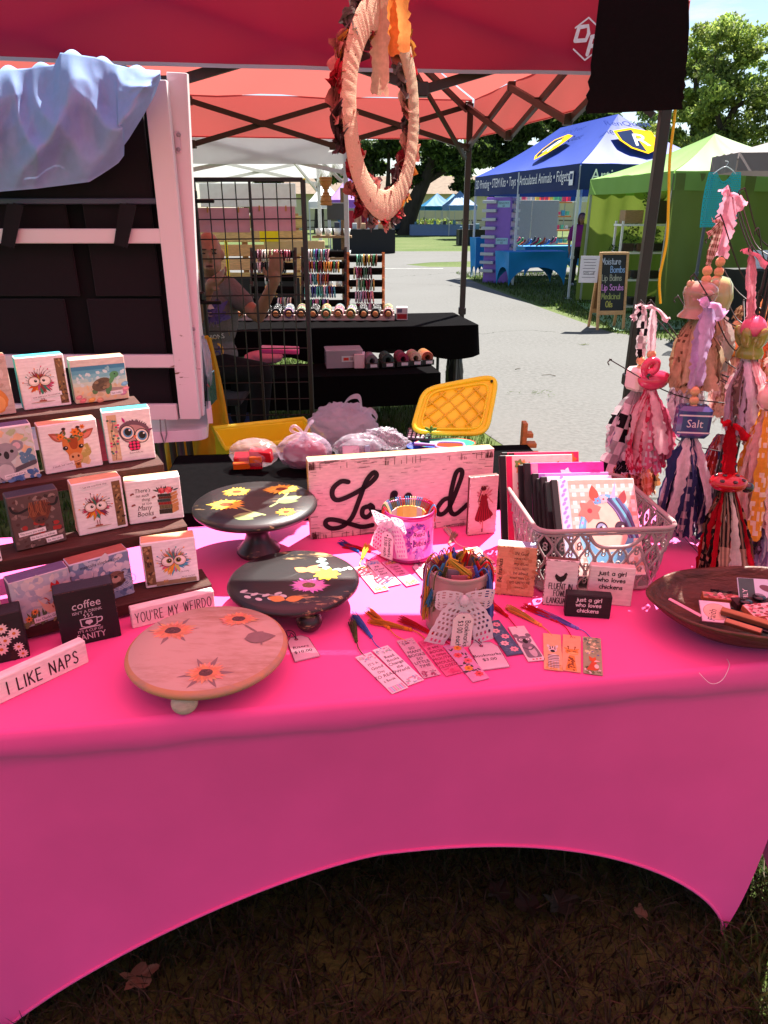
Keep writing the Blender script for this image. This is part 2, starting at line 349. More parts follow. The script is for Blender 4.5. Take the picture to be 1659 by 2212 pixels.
# ---- pen lettering
def arc(cx, cy, rx, ry, a0, a1, n=8): return [(cx+rx*math.cos(R(a0+(a1-a0)*k/n)), cy+ry*math.sin(R(a0+(a1-a0)*k/n))) for k in range(n+1)]
HAND = {
 'A': (.55, [[(0,0),(.27,1)],[(.27,1),(.55,0)],[(.1,.36),(.46,.36)]]), 'B': (.5, [[(0,0),(0,1)],[(0,1),(.3,.97),(.42,.78),(.3,.56),(0,.53)],[(0,.53),(.38,.48),(.5,.26),(.36,.03),(0,0)]]),
 'C': (.52, [arc(.3,.5,.3,.5,50,310)]), 'D': (.52, [[(0,0),(0,1)],[(0,1),(.3,.93),(.52,.5),(.3,.07),(0,0)]]),
 'E': (.42, [[(.42,1),(0,1)],[(0,1),(0,0)],[(0,0),(.42,0)],[(0,.52),(.36,.52)]]), 'F': (.42, [[(.42,1),(0,1)],[(0,1),(0,0)],[(0,.52),(.36,.52)]]),
 'G': (.56, [arc(.3,.5,.3,.5,50,330),[(.56,.25),(.56,.48)],[(.56,.48),(.34,.48)]]), 'H': (.5, [[(0,0),(0,1)],[(.5,0),(.5,1)],[(0,.52),(.5,.52)]]),
 'I': (.06, [[(.03,0),(.03,1)]]), 'J': (.4, [[(.4,1),(.4,.25),(.2,0),(0,.2)]]), 'K': (.5, [[(0,0),(0,1)],[(.48,1),(0,.45)],[(.12,.58),(.5,0)]]),
 'L': (.4, [[(0,1),(0,0)],[(0,0),(.4,0)]]), 'M': (.66, [[(0,0),(.06,1)],[(.06,1),(.33,.3)],[(.33,.3),(.6,1)],[(.6,1),(.66,0)]]),
 'N': (.52, [[(0,0),(0,1)],[(0,1),(.52,0)],[(.52,0),(.52,1)]]), 'O': (.58, [arc(.29,.5,.29,.5,90,450,14)]), 'P': (.46, [[(0,0),(0,1)],[(0,1),(.34,.96),(.46,.74),(.34,.52),(0,.48)]]),
 'Q': (.58, [arc(.29,.5,.29,.5,90,450,14),[(.36,.2),(.6,-.05)]]), 'R': (.5, [[(0,0),(0,1)],[(0,1),(.34,.96),(.46,.75),(.34,.54),(0,.5)],[(.2,.5),(.5,0)]]),
 'S': (.44, [[(.42,.86),(.24,1),(.04,.84),(.12,.6),(.36,.42),(.42,.18),(.22,0),(0,.14)]]), 'T': (.5, [[(0,1),(.5,1)],[(.25,1),(.25,0)]]),
 'U': (.5, [[(0,1),(0,.3),(.25,0),(.5,.3),(.5,1)]]), 'V': (.5, [[(0,1),(.25,0)],[(.25,0),(.5,1)]]), 'W': (.72, [[(0,1),(.18,0)],[(.18,0),(.36,.85)],[(.36,.85),(.54,0)],[(.54,0),(.72,1)]]),
 'X': (.5, [[(0,0),(.5,1)],[(0,1),(.5,0)]]), 'Y': (.5, [[(0,1),(.25,.48)],[(.5,1),(.25,.48)],[(.25,.48),(.25,0)]]), 'Z': (.46, [[(0,1),(.46,1)],[(.46,1),(0,0)],[(0,0),(.46,0)]]),
 'a': (.46, [arc(.23,.3,.23,.3,60,390,10),[(.46,.6),(.46,0)]]), 'b': (.46, [[(0,1),(0,0)],arc(.23,.3,.23,.3,160,-160,10)]), 'c': (.42, [arc(.25,.3,.25,.3,50,310)]),
 'd': (.46, [arc(.23,.3,.23,.3,20,340,10),[(.46,1),(.46,0)]]), 'e': (.46, [[(.02,.32),(.44,.34)],arc(.24,.3,.22,.3,10,310)]), 'f': (.3, [[(.34,.9),(.2,1),(.1,.84),(.1,0)],[(0,.56),(.28,.56)]]),
 'g': (.46, [arc(.23,.3,.23,.3,20,340,10),[(.46,.6),(.46,-.15),(.24,-.36),(.02,-.22)]]), 'h': (.44, [[(0,1),(0,0)],[(0,.36),(.22,.6),(.43,.42),(.44,0)]]), 'i': (.08, [[(.04,.58),(.04,0)],[(.03,.8),(.05,.83)]]),
 'j': (.2, [[(.18,.58),(.18,-.15),(.08,-.34),(-.06,-.26)],[(.17,.8),(.19,.83)]]), 'k': (.4, [[(0,1),(0,0)],[(.36,.58),(0,.24)],[(.12,.34),(.4,0)]]), 'l': (.06, [[(.03,1),(.03,0)]]),
 'm': (.7, [[(0,.58),(0,0)],[(0,.36),(.18,.6),(.34,.42),(.35,0)],[(.35,.36),(.53,.6),(.69,.42),(.7,0)]]), 'n': (.44, [[(0,.58),(0,0)],[(0,.36),(.22,.6),(.43,.42),(.44,0)]]),
 'o': (.48, [arc(.24,.3,.24,.3,90,450,12)]), 'p': (.46, [[(0,.58),(0,-.36)],arc(.23,.3,.23,.3,160,-160,10)]), 'q': (.46, [arc(.23,.3,.23,.3,20,340,10),[(.46,.6),(.46,-.36)]]),
 'r': (.3, [[(0,.58),(0,0)],[(0,.34),(.12,.56),(.3,.56)]]), 's': (.36, [[(.34,.5),(.2,.6),(.03,.5),(.1,.36),(.28,.26),(.35,.12),(.18,0),(0,.08)]]), 't': (.3, [[(.14,.9),(.14,.14),(.24,0),(.34,.06)],[(0,.58),(.3,.58)]]),
 'u': (.44, [[(0,.58),(0,.2),(.2,0),(.44,.2)],[(.44,.58),(.44,0)]]), 'v': (.42, [[(0,.58),(.2,0)],[(.2,0),(.42,.58)]]), 'w': (.62, [[(0,.58),(.15,.02)],[(.15,.02),(.31,.5)],[(.31,.5),(.47,.02)],[(.47,.02),(.62,.58)]]),
 'x': (.4, [[(0,.58),(.4,0)],[(0,0),(.4,.58)]]), 'y': (.42, [[(0,.58),(.2,.04)],[(.42,.58),(.12,-.34)]]), 'z': (.4, [[(0,.58),(.4,.58)],[(.4,.58),(0,0)],[(0,0),(.4,0)]]),
 "'": (.06, [[(.04,1),(.02,.8)]]), '.': (.08, [[(.03,.0),(.05,.03)]]), '$': (.44, [[(.42,.8),(.24,.94),(.04,.8),(.12,.6),(.36,.4),(.42,.2),(.22,.06),(0,.16)],[(.22,1.06),(.22,-.06)]]),
 '3': (.42, [[(.02,.88),(.2,1),(.4,.84),(.34,.6),(.16,.52)],[(.16,.52),(.38,.44),(.42,.2),(.2,0),(0,.14)]]), '0': (.46, [arc(.23,.5,.23,.5,90,450,12)]), '5': (.42, [[(.38,1),(.06,1)],[(.06,1),(.04,.56)],[(.04,.56),(.3,.6),(.42,.3),(.24,0),(0,.12)]]),
 '1': (.1, [[(.05,0),(.05,1)]]), ' ': (.3, []), '-': (.3, [[(0,.45),(.3,.45)]]), '6': (.44, [[(.38,.95),(.1,.6),(.02,.25),(.22,0),(.42,.22),(.26,.5),(.06,.36)]]), ':': (.08, [[(.03,.1),(.05,.13)],[(.03,.5),(.05,.53)]]),
}
def hand_width(t, h, wx=1.0, gap=0.16): return sum((HAND.get(c, (0.35, []))[0]*wx + gap) for c in t)*h - gap*h
TZ = 0.74                                                         # display table height
def tp(px, py): return onZ(px, py, TZ)
# ================================================================== the ground
def fast_mesh(name, V, F, C, material, smooth=False):
  """big mesh from arrays: V (n,3), F (m,3|4), C (m,3)"""
  me = bpy.data.meshes.new(name); n, k = F.shape
  me.vertices.add(len(V)); me.vertices.foreach_set('co', V.astype(np.float32).ravel())
  me.loops.add(n*k); me.loops.foreach_set('vertex_index', F.astype(np.int32).ravel())
  me.polygons.add(n); me.polygons.foreach_set('loop_start', np.arange(0, n*k, k, dtype=np.int32))
  me.polygons.foreach_set('use_smooth', np.full(n, smooth))
  at = me.attributes.new('Col', 'FLOAT_COLOR', 'FACE'); at.data.foreach_set('color', np.c_[C, np.ones(n)].astype(np.float32).ravel())
  me.materials.append(material); me.update(calc_edges=True); me.validate(); return me
def ground_mat(name, c1, c2, c3, s1, s2, bump, rough=0.95, cracks=False):
  m = bpy.data.materials.new(name); m.use_nodes = True; n = m.node_tree.nodes; l = m.node_tree.links; p = n['Principled BSDF']
  t = n.new('ShaderNodeTexCoord')
  a = n.new('ShaderNodeTexNoise'); a.inputs['Scale'].default_value = s1; a.inputs['Detail'].default_value = 8; l.new(t.outputs['Object'], a.inputs['Vector'])
  b = n.new('ShaderNodeTexNoise'); b.inputs['Scale'].default_value = s2; b.inputs['Detail'].default_value = 6; l.new(t.outputs['Object'], b.inputs['Vector'])
  r1 = n.new('ShaderNodeValToRGB'); e = r1.color_ramp.elements; e[0].position = 0.36; e[0].color = (*c1, 1); e[1].position = 0.66; e[1].color = (*c2, 1)
  l.new(a.outputs['Fac'], r1.inputs[0])
  mr = n.new('ShaderNodeMapRange'); mr.inputs[1].default_value = 0.3; mr.inputs[2].default_value = 0.72; l.new(b.outputs['Fac'], mr.inputs[0])
  mx = n.new('ShaderNodeMix'); mx.data_type = 'RGBA'; l.new(mr.outputs[0], mx.inputs['Factor']); l.new(r1.outputs[0], mx.inputs[6]); mx.inputs[7].default_value = (*c3, 1)
  res = mx.outputs[2]
  if cracks:
    vo = n.new('ShaderNodeTexVoronoi'); vo.feature = 'DISTANCE_TO_EDGE'; vo.inputs['Scale'].default_value = 0.16
    wn = n.new('ShaderNodeTexNoise'); wn.inputs['Scale'].default_value = 1.6; wn.inputs['Detail'].default_value = 6; l.new(t.outputs['Object'], wn.inputs['Vector'])
    va = n.new('ShaderNodeVectorMath'); va.operation = 'MULTIPLY_ADD'; va.inputs[1].default_value = (.9, .9, 0); l.new(wn.outputs['Color'], va.inputs[0]); l.new(t.outputs['Object'], va.inputs[2])
    l.new(va.outputs[0], vo.inputs['Vector'])
    lt = n.new('ShaderNodeMath'); lt.operation = 'LESS_THAN'; lt.inputs[1].default_value = 0.0016; l.new(vo.outputs['Distance'], lt.inputs[0])
    m2 = n.new('ShaderNodeMix'); m2.data_type = 'RGBA'; l.new(lt.outputs[0], m2.inputs['Factor']); l.new(res, m2.inputs[6]); m2.inputs[7].default_value = (.05, .05, .045, 1); res = m2.outputs[2]
  l.new(res, p.inputs['Base Color']); p.inputs['Roughness'].default_value = rough; p.inputs['Specular IOR Level'].default_value = 0.2
  nb = n.new('ShaderNodeTexNoise'); nb.inputs['Scale'].default_value = s1*8; nb.inputs['Detail'].default_value = 5; l.new(t.outputs['Object'], nb.inputs['Vector'])
  bp = n.new('ShaderNodeBump'); bp.inputs['Strength'].default_value = bump; bp.inputs['Distance'].default_value = 0.02; l.new(nb.outputs['Fac'], bp.inputs['Height']); l.new(bp.outputs[0], p.inputs['Normal'])
  return m
LAWN = ground_mat('lawn', (.030, .055, .010), (.075, .125, .022), (.10, .12, .04), 9.0, 0.35, 0.7)
ASPH = ground_mat('worn_asphalt', (.095, .093, .088), (.140, .137, .130), (.128, .126, .12), 24.0, 0.5, 0.25, cracks=True)
def sheet(name, pts, z, material, label):
  me = bpy.data.meshes.new(name); me.from_pydata([(x, y, z) for x, y in pts], [], [tuple(range(len(pts)))]); me.materials.append(material)
  return tag(link(name, me), label, None, kind='structure')
sheet('ground', [(-600, -60), (600, -60), (600, 900), (-600, 900)], 0.0, LAWN, 'wide mown lawn under and around all the stalls')
# the lane between the stalls opens out to the crossing drive
lane = [(2.2, 0.9), (1.75, 2.2), (0.9, 4.8), (0.25, 7.0), (-0.6, 9.6), (-2.6, 13.5), (-9, 19), (-40, 24), (-60, 25), (-60, 33.5), (60, 33.5), (60, 28),
    (14, 27.4), (4.5, 26.9), (1.6, 25.8), (0.72, 24.6), (1.4, 23.6), (5, 23.3), (60, 23.4), (60, 20.6), (2.05, 20.2), (2.35, 17), (2.75, 13.4), (3.2, 10.2), (4.05, 9.4), (5.4, 8.6), (9, 6.4), (9, 0.9)]
sheet('lane', lane, 0.004, ASPH, 'worn grey asphalt lane running between the stalls')
sheet('painted_line', [(-9, 22.6), (1.8, 22.75), (1.8, 22.83), (-9, 22.68)], 0.009, mat('road_paint', col=(.5, .5, .48), var=.25, vscale=6), 'faded white line painted across the far drive')
def blades(name, label, n, xr, yr, h, cols, keep=None, lean=0.5, wd=0.003):
  """grass blades: bent two-triangle leaves"""
  X = rng.uniform(*xr, n); Y = rng.uniform(*yr, n)
  if keep is not None:
    k = keep(X, Y); X, Y = X[k], Y[k]; n = len(X)
  a = rng.uniform(0, 2*np.pi, n); hh = rng.uniform(h[0], h[1], n); ln = rng.uniform(0.1, 1.0, n)*lean*hh; b = rng.uniform(0, 2*np.pi, n)
  ww = wd*rng.uniform(.6, 1.4, n); dx, dy = np.cos(a)*ww, np.sin(a)*ww; lx, ly = np.cos(b)*ln, np.sin(b)*ln
  z0 = np.zeros(n)
  V = np.stack([np.c_[X-dx, Y-dy, z0], np.c_[X+dx, Y+dy, z0], np.c_[X+lx*.4+dx*.7, Y+ly*.4+dy*.7, hh*.6], np.c_[X+lx*.4-dx*.7, Y+ly*.4-dy*.7, hh*.6], np.c_[X+lx*1.25, Y+ly*1.25, hh*.9]], 1).reshape(-1, 3)
  o = np.arange(n)[:, None]*5
  F = np.concatenate([o+np.array([[0, 1, 2]]), o+np.array([[0, 2, 3]]), o+np.array([[3, 2, 4]])]); C = np.array(cols)[rng.integers(0, len(cols), n)]*rng.uniform(.6, 1.35, (n, 1)); C = np.concatenate([C, C, C])
  return tag(link(name, fast_mesh(name, V, F, C, LEAFM)), label, None, kind='stuff')
GREENS = [(.045, .085, .014), (.07, .12, .02), (.09, .14, .03), (.05, .07, .02)]
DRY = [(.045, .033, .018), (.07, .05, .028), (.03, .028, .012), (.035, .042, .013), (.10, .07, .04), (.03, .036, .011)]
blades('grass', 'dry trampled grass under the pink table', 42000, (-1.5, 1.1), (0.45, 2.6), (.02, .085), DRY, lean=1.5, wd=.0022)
blades('grass', 'green grass beside the pink table leg', 26000, (0.75, 2.6), (0.6, 3.2), (.03, .09), GREENS, lean=.9)
blades('grass', 'sunlit grass beneath the bracelet seller tables', 34000, (-2.6, 1.2), (2.6, 9.0), (.03, .08), GREENS, keep=lambda X, Y: X < 1.65 - 0.305*(Y-2.2), wd=.004)
blades('grass', 'grass at the feet of the blue and green tents', 26000, (2.0, 8.0), (8.2, 21), (.03, .09), GREENS, keep=lambda X, Y: (X > 3.25-(Y-10)*.115) & (X > 9.5 - .62*Y), wd=.007)
# fallen leaves
def fallen_leaf(x, y, s, a, c, label, name='dead_leaf'):
  m = M(c); n = 26; P = []
  for k in range(n):
    t = 2*math.pi*k/n; r = s*(0.55+0.45*abs(math.cos(2.5*t)))*(1 if abs(t-math.pi) > .5 else .7); P.append((r*math.cos(t)*1.3, r*math.sin(t)*.8))
  vs = [(0, 0, .012)] + [(u, v, .012+.35*s*math.sin(u/s*1.4)**2+.004*random.random()) for u, v in P]
  m.add(vs, [(0, i+1, (i+1) % n+1) for i in range(n)]); o = m.build(name, LEAFM); o.location = (x, y, .03); o.rotation_euler = (.2, .15, a)
  return tag(o, label, 'leaf')
p = onZ(300, 2140, 0); fallen_leaf(p.x, p.y, .036, .6, (.26, .14, .08), 'curled tan oak leaf lying on dry grass under the table', 'dead_leaf')
p = onZ(1140, 1990, 0); fallen_leaf(p.x, p.y, .042, 2.0, (.035, .026, .016), 'brown oak leaf on the grass beneath the middle of the table')
p = onZ(1200, 1978, 0); fallen_leaf(p.x, p.y, .04, .3, (.03, .028, .016), 'dark oak leaf on grass beside another brown leaf')
p = onZ(1070, 1960, 0); fallen_leaf(p.x, p.y, .035, 1.1, (.032, .022, .014), 'small brown leaf deep under the pink table arch')
p = onZ(1377, 2005, 0); fallen_leaf(p.x, p.y, .022, 1.4, (.28, .17, .09), 'small tan leaf near the pink table foot')
for k, (qx, qy) in enumerate([(1150, 852), (1165, 845), (1130, 858)]):
  pass
def pave_bit(px, py, s, c, label, name):
  p = onZ(px, py, .006); m = M(c)
  for k in range(26):
    a = random.uniform(0, 6.28); r = random.uniform(0, s); x, y = p.x+r*math.cos(a)*1.6, p.y+r*math.sin(a); b = random.uniform(0, 6.28); L = random.uniform(.02, .05)
    m.add([(x, y, .008), (x+.006*math.cos(b+1.57), y+.006*math.sin(b+1.57), .012), (x+L*math.cos(b), y+L*math.sin(b), .01+random.random()*.02)], [(0, 1, 2)])
  return tag(m.build(name, LEAFM), label, 'weed')
pave_bit(1155, 850, .16, (.09, .14, .03), 'small weed tuft growing through the asphalt lane', 'weed')
pave_bit(1260, 745, .05, (.10, .12, .04), 'leaf scrap on the asphalt below the chalkboard sign', 'leaf_scrap')
for (qx, qy, a, L, lab) in [(1113, 798, .5, .10, 'short twig on the asphalt beyond the yellow lid'), (1200, 812, 2.6, .14, 'thin curved twig lying mid lane'), (1360, 900, .2, .10, 'twig on the asphalt beside the dark pole')]:
  p = onZ(qx, qy, .01); m = M((.05, .035, .02)); m.tube([(p.x, p.y, .01), (p.x+L*.5*math.cos(a), p.y+L*.5*math.sin(a), .018), (p.x+L*math.cos(a+.3), p.y+L*math.sin(a+.3), .01)], [.004, .003, .002], 5)
  tag(m.build('twig', BARK), lab, 'twig')
# ================================================================== canopies
TARP_OWN = mat('rose_canopy_fabric', 0.75, 0.04, 5, spec=0.2, trans=0.62, tcol=(.88, .23, .33))
TARP_RED = mat('red_canopy_fabric', 0.6, 0.09, 3, bump=0.35, bscale=3, spec=0.35, trans=0.5, tcol=(.42, .10, .085))
def canopy(name, label, cat, corners, zv, vh, rise, col, tarp, frame_col=(.02, .02, .022), leg=.04, feet=True, ridge=None, trim=None, scissors=2, vcol=None, legs=(0,1,2,3), sag=0.06, flap=True, truss=True, mid=()):
  """four-cornered market canopy. corners anticlockwise [(x,y)..] with 0-1 the front; zv valance bottom, vh valance height; ridge: fraction for a two-peak roof along 0-3"""
  c = [Vector((x, y, 0)) for x, y in corners]; ctr = sum(c, Vector())/4; root = thing(name, label, cat, (ctr.x, ctr.y, 0))
  L = [q - Vector((ctr.x, ctr.y, 0)) for q in c]; zt = zv+vh
  # roof panels with sagging fabric
  if ridge:
    m1 = (L[0]+L[1])/2; m2 = (L[3]+L[2])/2; pk = [m1.lerp(m2, ridge), m1.lerp(m2, 1-ridge)]
    pk = [Vector((q.x, q.y, zt+rise)) for q in pk]
    panels = [(L[0], L[1], pk[0], pk[0]), (L[1], L[2], pk[0], pk[1]), (L[2], L[3], pk[1], pk[1]), (L[3], L[0], pk[1], pk[0])]
  else:
    q = Vector((0, 0, zt+rise)); panels = [(L[i], L[(i+1) % 4], q, q) for i in range(4)]; pk = [q]
  for a, b, ta, tb in panels:
    m = M(col); a3 = Vector((a.x, a.y, zt)); b3 = Vector((b.x, b.y, zt))
    def fn(u, v, a3=a3, b3=b3, ta=ta, tb=tb):
      lo = a3.lerp(b3, u)*1.0; lo += (b3-a3).cross(Vector((0,0,1))).normalized()*.016*(1-v); hi = ta.lerp(tb, u); q = lo.lerp(hi, v)
      q.z -= sag*4*v*(1-v)*(.6+.4*math.sin(math.pi*u)) + .012*math.sin(u*23+v*9)*math.sin(math.pi*u)*(1-v)
      return q
    m.grid(fn, 20, 12); m.build('roof_panel', tarp, root)
  # valance
  for i in range(4):
    a, b = L[i], L[(i+1) % 4]; m = M(vcol or col); d = (b-a).normalized(); nrm = Vector((d.y, -d.x, 0))
    def fv(u, v, a=a, b=b, nrm=nrm):
      q = a.lerp(b, u) + nrm*(.012+.008*math.sin(u*17+i)*v+.006*math.sin(u*41)*v); q.z = zt - v*vh - .012*math.sin(math.pi*u)*v; return q
    m.grid(fv, 24, 6); va = m.build('valance', tarp, root)
    if trim:
      m = M(trim); m.grid(lambda u, v: fv(u, .955+.05*v) + nrm*.003, 24, 1); m.build('trim', tarp, va)
  # legs
  for i in legs:
    q = L[i]*(1-.03/max(L[i].length, 1)); m = M(frame_col)
    m.box((q.x, q.y, (zt-.03+.75)/2+.0), (leg, leg, zt-.03-.75), .003); m.box((q.x, q.y, .40), (leg*.8, leg*.8, .76), .002); m.box((q.x, q.y, .77), (leg*1.35, leg*1.35, .06), .006)
    lg = m.build('leg', METAL, root)
    if feet: m = M(frame_col); m.box((q.x, q.y, .006), (leg*2.2, leg*2.2, .008), .001); m.build('foot', METAL, lg)
  for (i, j, t) in mid:
    q = L[i].lerp(L[j], t); m = M(frame_col); m.box((q.x, q.y, zt/2), (leg, leg, zt-.04), .003); m.build('leg', METAL, root)
  # scissor trusses under the edges
  if truss:
    for i in range(4):
      a, b = L[i]*.97, L[(i+1) % 4]*.97; m = M(frame_col)
      for k in range(scissors):
        p0, p1 = a.lerp(b, k/scissors), a.lerp(b, (k+1)/scissors); d = (b-a).normalized(); nn = Vector((d.y, -d.x, 0))*.014
        for (za, zb, off) in ((zt-.05, zt-.34, nn), (zt-.34, zt-.05, -nn)):
          m.bar(Vector((p0.x, p0.y, za))+off, Vector((p1.x, p1.y, zb))+off, leg*.55, leg*.8)
        mid_p = (p0+p1)/2; m.box((mid_p.x, mid_p.y, zt-.195), (leg, leg, leg), .004)
        m.box((p1.x, p1.y, zt-.05), (leg*1.1, leg*1.1, leg*1.3), .004); m.box((p1.x, p1.y, zt-.34), (leg*1.1, leg*1.1, leg*1.2), .004)
      m.build('truss', METAL, root)
    for i in range(4):
      q = L[i]*.965; t = min(pk, key=lambda z: (z-q).length); m = M(frame_col); a = Vector((q.x, q.y, zt-.08)); b = Vector((t.x*.98, t.y*.98, t.z-.06)); h = a.lerp(b, .5)
      m.bar(a, h, leg*.6, leg*.8); m.bar(h, b, leg*.5, leg*.7); m.box(h, (leg, leg, leg*1.2), .004); m.bar(Vector((q.x, q.y, zt-.42)), a.lerp(b, .42), leg*.5, leg*.6)
      m.build('rafter', METAL, root)
  root['zt'] = zt
  return root, L
# our own rose canopy stands over the camera and the table; only its light shows
e = tp(830, 1332) + SUN*((2.10-TZ)/SUN.z); ax = Vector((1, 0, 0)); ay = Vector((-ax.y, ax.x, 0))
e = e - ax*(e.dot(ax)) + ax*0.33
oc = [e-ax*1.62-ay*3.05, e+ax*1.62-ay*3.05, e+ax*1.62, e-ax*1.62]
own, _ = canopy('canopy_tent', 'rose pink canopy tent sheltering the pink display table', 'canopy', [(q.x, q.y) for q in oc], 2.10, .27, .7, (.62, .16, .21), TARP_OWN, truss=False)
# red canopy of the bracelet seller
FRc, NRc = onZ(1018, 300, 2.10), onZ(1463, 165, 2.10); FLc = onZ(410, 292, 2.10)
wdir = (FLc-FRc); FLc = FRc + wdir*1.5; NLc = NRc + wdir*1.5
RED = rgb(206, 16, 84)
redc, redL = canopy('canopy_tent', 'red canopy tent with white hem over the bracelet stall', 'canopy', [(q.x, q.y) for q in (NLc, NRc, FRc, FLc)], 2.10, .275, .72, RED, TARP_RED, frame_col=(.022, .018, .017), leg=.046, trim=(.75, .72, .78), scissors=3)
# maker's mark on the front valance: D and F in a hexagon
def on_valance(root, L, i, u, drop, zt, out=.03):
  a, b = L[i], L[(i+1) % 4]; d = (b-a).normalized(); nrm = Vector((d.y, -d.x, 0)); q = a.lerp(b, u) + nrm*out; q.z = zt - drop
  return Matrix(((d.x, 0, nrm.x, q.x), (d.y, 0, nrm.y, q.y), (0, 1, 0, q.z), (0, 0, 0, 1)))
m = M(); W = (.85, .80, .84)
hexp = [(.062*math.sin(R(60*k)), .075*math.cos(R(60*k))) for k in range(6)]
for k in range(6):
  if k not in (1, 4): m.stroke([hexp[k], hexp[(k+1) % 6]], .006, W)
for st in ([(-.05,-.008),(-.038,.04)], [(-.038,.04),(.0,.046),(.006,.02),(-.004,-.004),(-.05,-.008)], [(.008,-.055),(.022,.008)], [(.02,.008),(.06,.016)], [(.015,-.026),(.048,-.02)]): m.stroke(st, .015, W)
front_px = 1262
tt = min(np.linspace(.3, 1, 300), key=lambda t: abs((lambda q: PX0+FPX*q[0]/(q[1]*_c+(CAMH-2.25)*_s))((NLc.lerp(NRc, t))) - front_px))
m.build('emblem', PRINT, redc, on_valance(redc, redL, 0, float(tt), .155, redc['zt'], .034))
# ================================================================== the pink table
PINK = (.88, .09, .35)
COVER = mat('stretch_spandex', 0.65, 0.07, 4.5, bump=0.10, bscale=7, col=PINK, spec=0.25, sheen=0.25)
fl, fr = onZ(25, 2205, 0), onZ(1568, 2055, 0)
A0, B0 = tp(0, 1586), tp(1659, 1437); tax = (B0-A0).normalized(); tay = Vector((-tax.y, tax.x, 0)); tyaw = math.atan2(tax.y, tax.x)
midf = (fl+fr)/2; org = A0 + tax*((midf-A0).dot(tax)); hf = abs((fr-fl).dot(tax))/2; TD = 0.845; thw = .95; hf = .785
root = thing('display_table', 'folding table in a hot pink stretch cover with arched skirt', 'table', (org.x, org.y, 0), tyaw)
m = M(PINK); r = .014; lip = .052
def top_skin(u, v): return Vector(((u*2-1)*(thw-r), r + v*(TD-2*r), TZ+.0012*math.sin(u*9)*math.sin(v*5)-.001))
m.grid(top_skin, 40, 20)
def skirt(mm, half, yfun, side):
  """one hanging face: u along, v down. returns point in face space (along, out(-), z)"""
  nu, nv = 72, 34
  prof = [(-r, TZ-.0005), (-r*.6, TZ-.0014), (-r*.28, TZ-r*.35), (0, TZ-r*1.1), (0.001, TZ-.03), (0.0015, TZ-lip), (-.005, TZ-lip-.007)]
  def fn(u, v):
    s2 = u*2-1; k = v*(nv)
    if k < len(prof)-.01 and k <= 6:
      i = int(round(k)); o, z = prof[i]; wob = .003*math.sin(u*31)+.002*math.sin(u*71); return (s2*(half if i >= 3 else half-r+(r*.5 if i else 0)), -o, z - (wob if i >= 5 else 0))
    t = (k-6)/(nv-6); foot = hf if side == 'f' else TD/2-.05
    arch = .322 if side == 'f' else .30
    zb = .010 + arch*max(0.0, 1-abs(s2)**(2.4 if s2 > 0 else 1.35))**(.8 if s2 > 0 else .9)
    ztop = TZ-lip-.012; z = ztop + (zb-ztop)*t
    edge = (ztop-z)/ztop; hw2 = half - (half-foot)*(.68*edge**.45+.32*edge**6)
    pin = -.03*edge**2 + .03*math.sin(math.pi*min(1, edge))*(1-abs(s2)**2)
    return (s2*hw2, .006+pin, z)
  vs = [fn(i/nu, j/nv) for j in range(nv+1) for i in range(nu+1)]
  fs = [(j*(nu+1)+i, j*(nu+1)+i+1, (j+1)*(nu+1)+i+1, (j+1)*(nu+1)+i) for j in range(nv) for i in range(nu)]
  mm.add([yfun(*q) for q in vs], fs, None, True)
  a = nv*(nu+1); return [vs[a+i] for i in range(nu+1)]
hem = skirt(m, thw, lambda a, o, z: (a, o, z), 'f'); skirt(m, thw, lambda a, o, z: (-a, TD-o, z), 'f')
skirt(m, TD/2, lambda a, o, z: (-thw+o, TD/2-a, z), 's'); skirt(m, TD/2, lambda a, o, z: (thw-o, TD/2+a, z), 's')
cover = m.build('stretch_cover', COVER, root)
hm = M(PINK); hm.tube([(a, o-.001, z) for a, o, z in hem], .0035, 6); hm.build('hem', COVER, cover)
m = M((.5, .5, .5)); m.box((0, TD/2, TZ-.03), (2*thw-.06, TD-.06, .04), .004); m.build('tabletop', PLASTIC, root)
for sx2 in (-1, 1):
  for yy in (.1, TD-.1):
    m = M((.1, .1, .1)); m.tube([(sx2*(hf-.03), yy, TZ-.06), (sx2*(hf-.01), yy, .01)], .013, 8); m.build('leg', METAL, root)
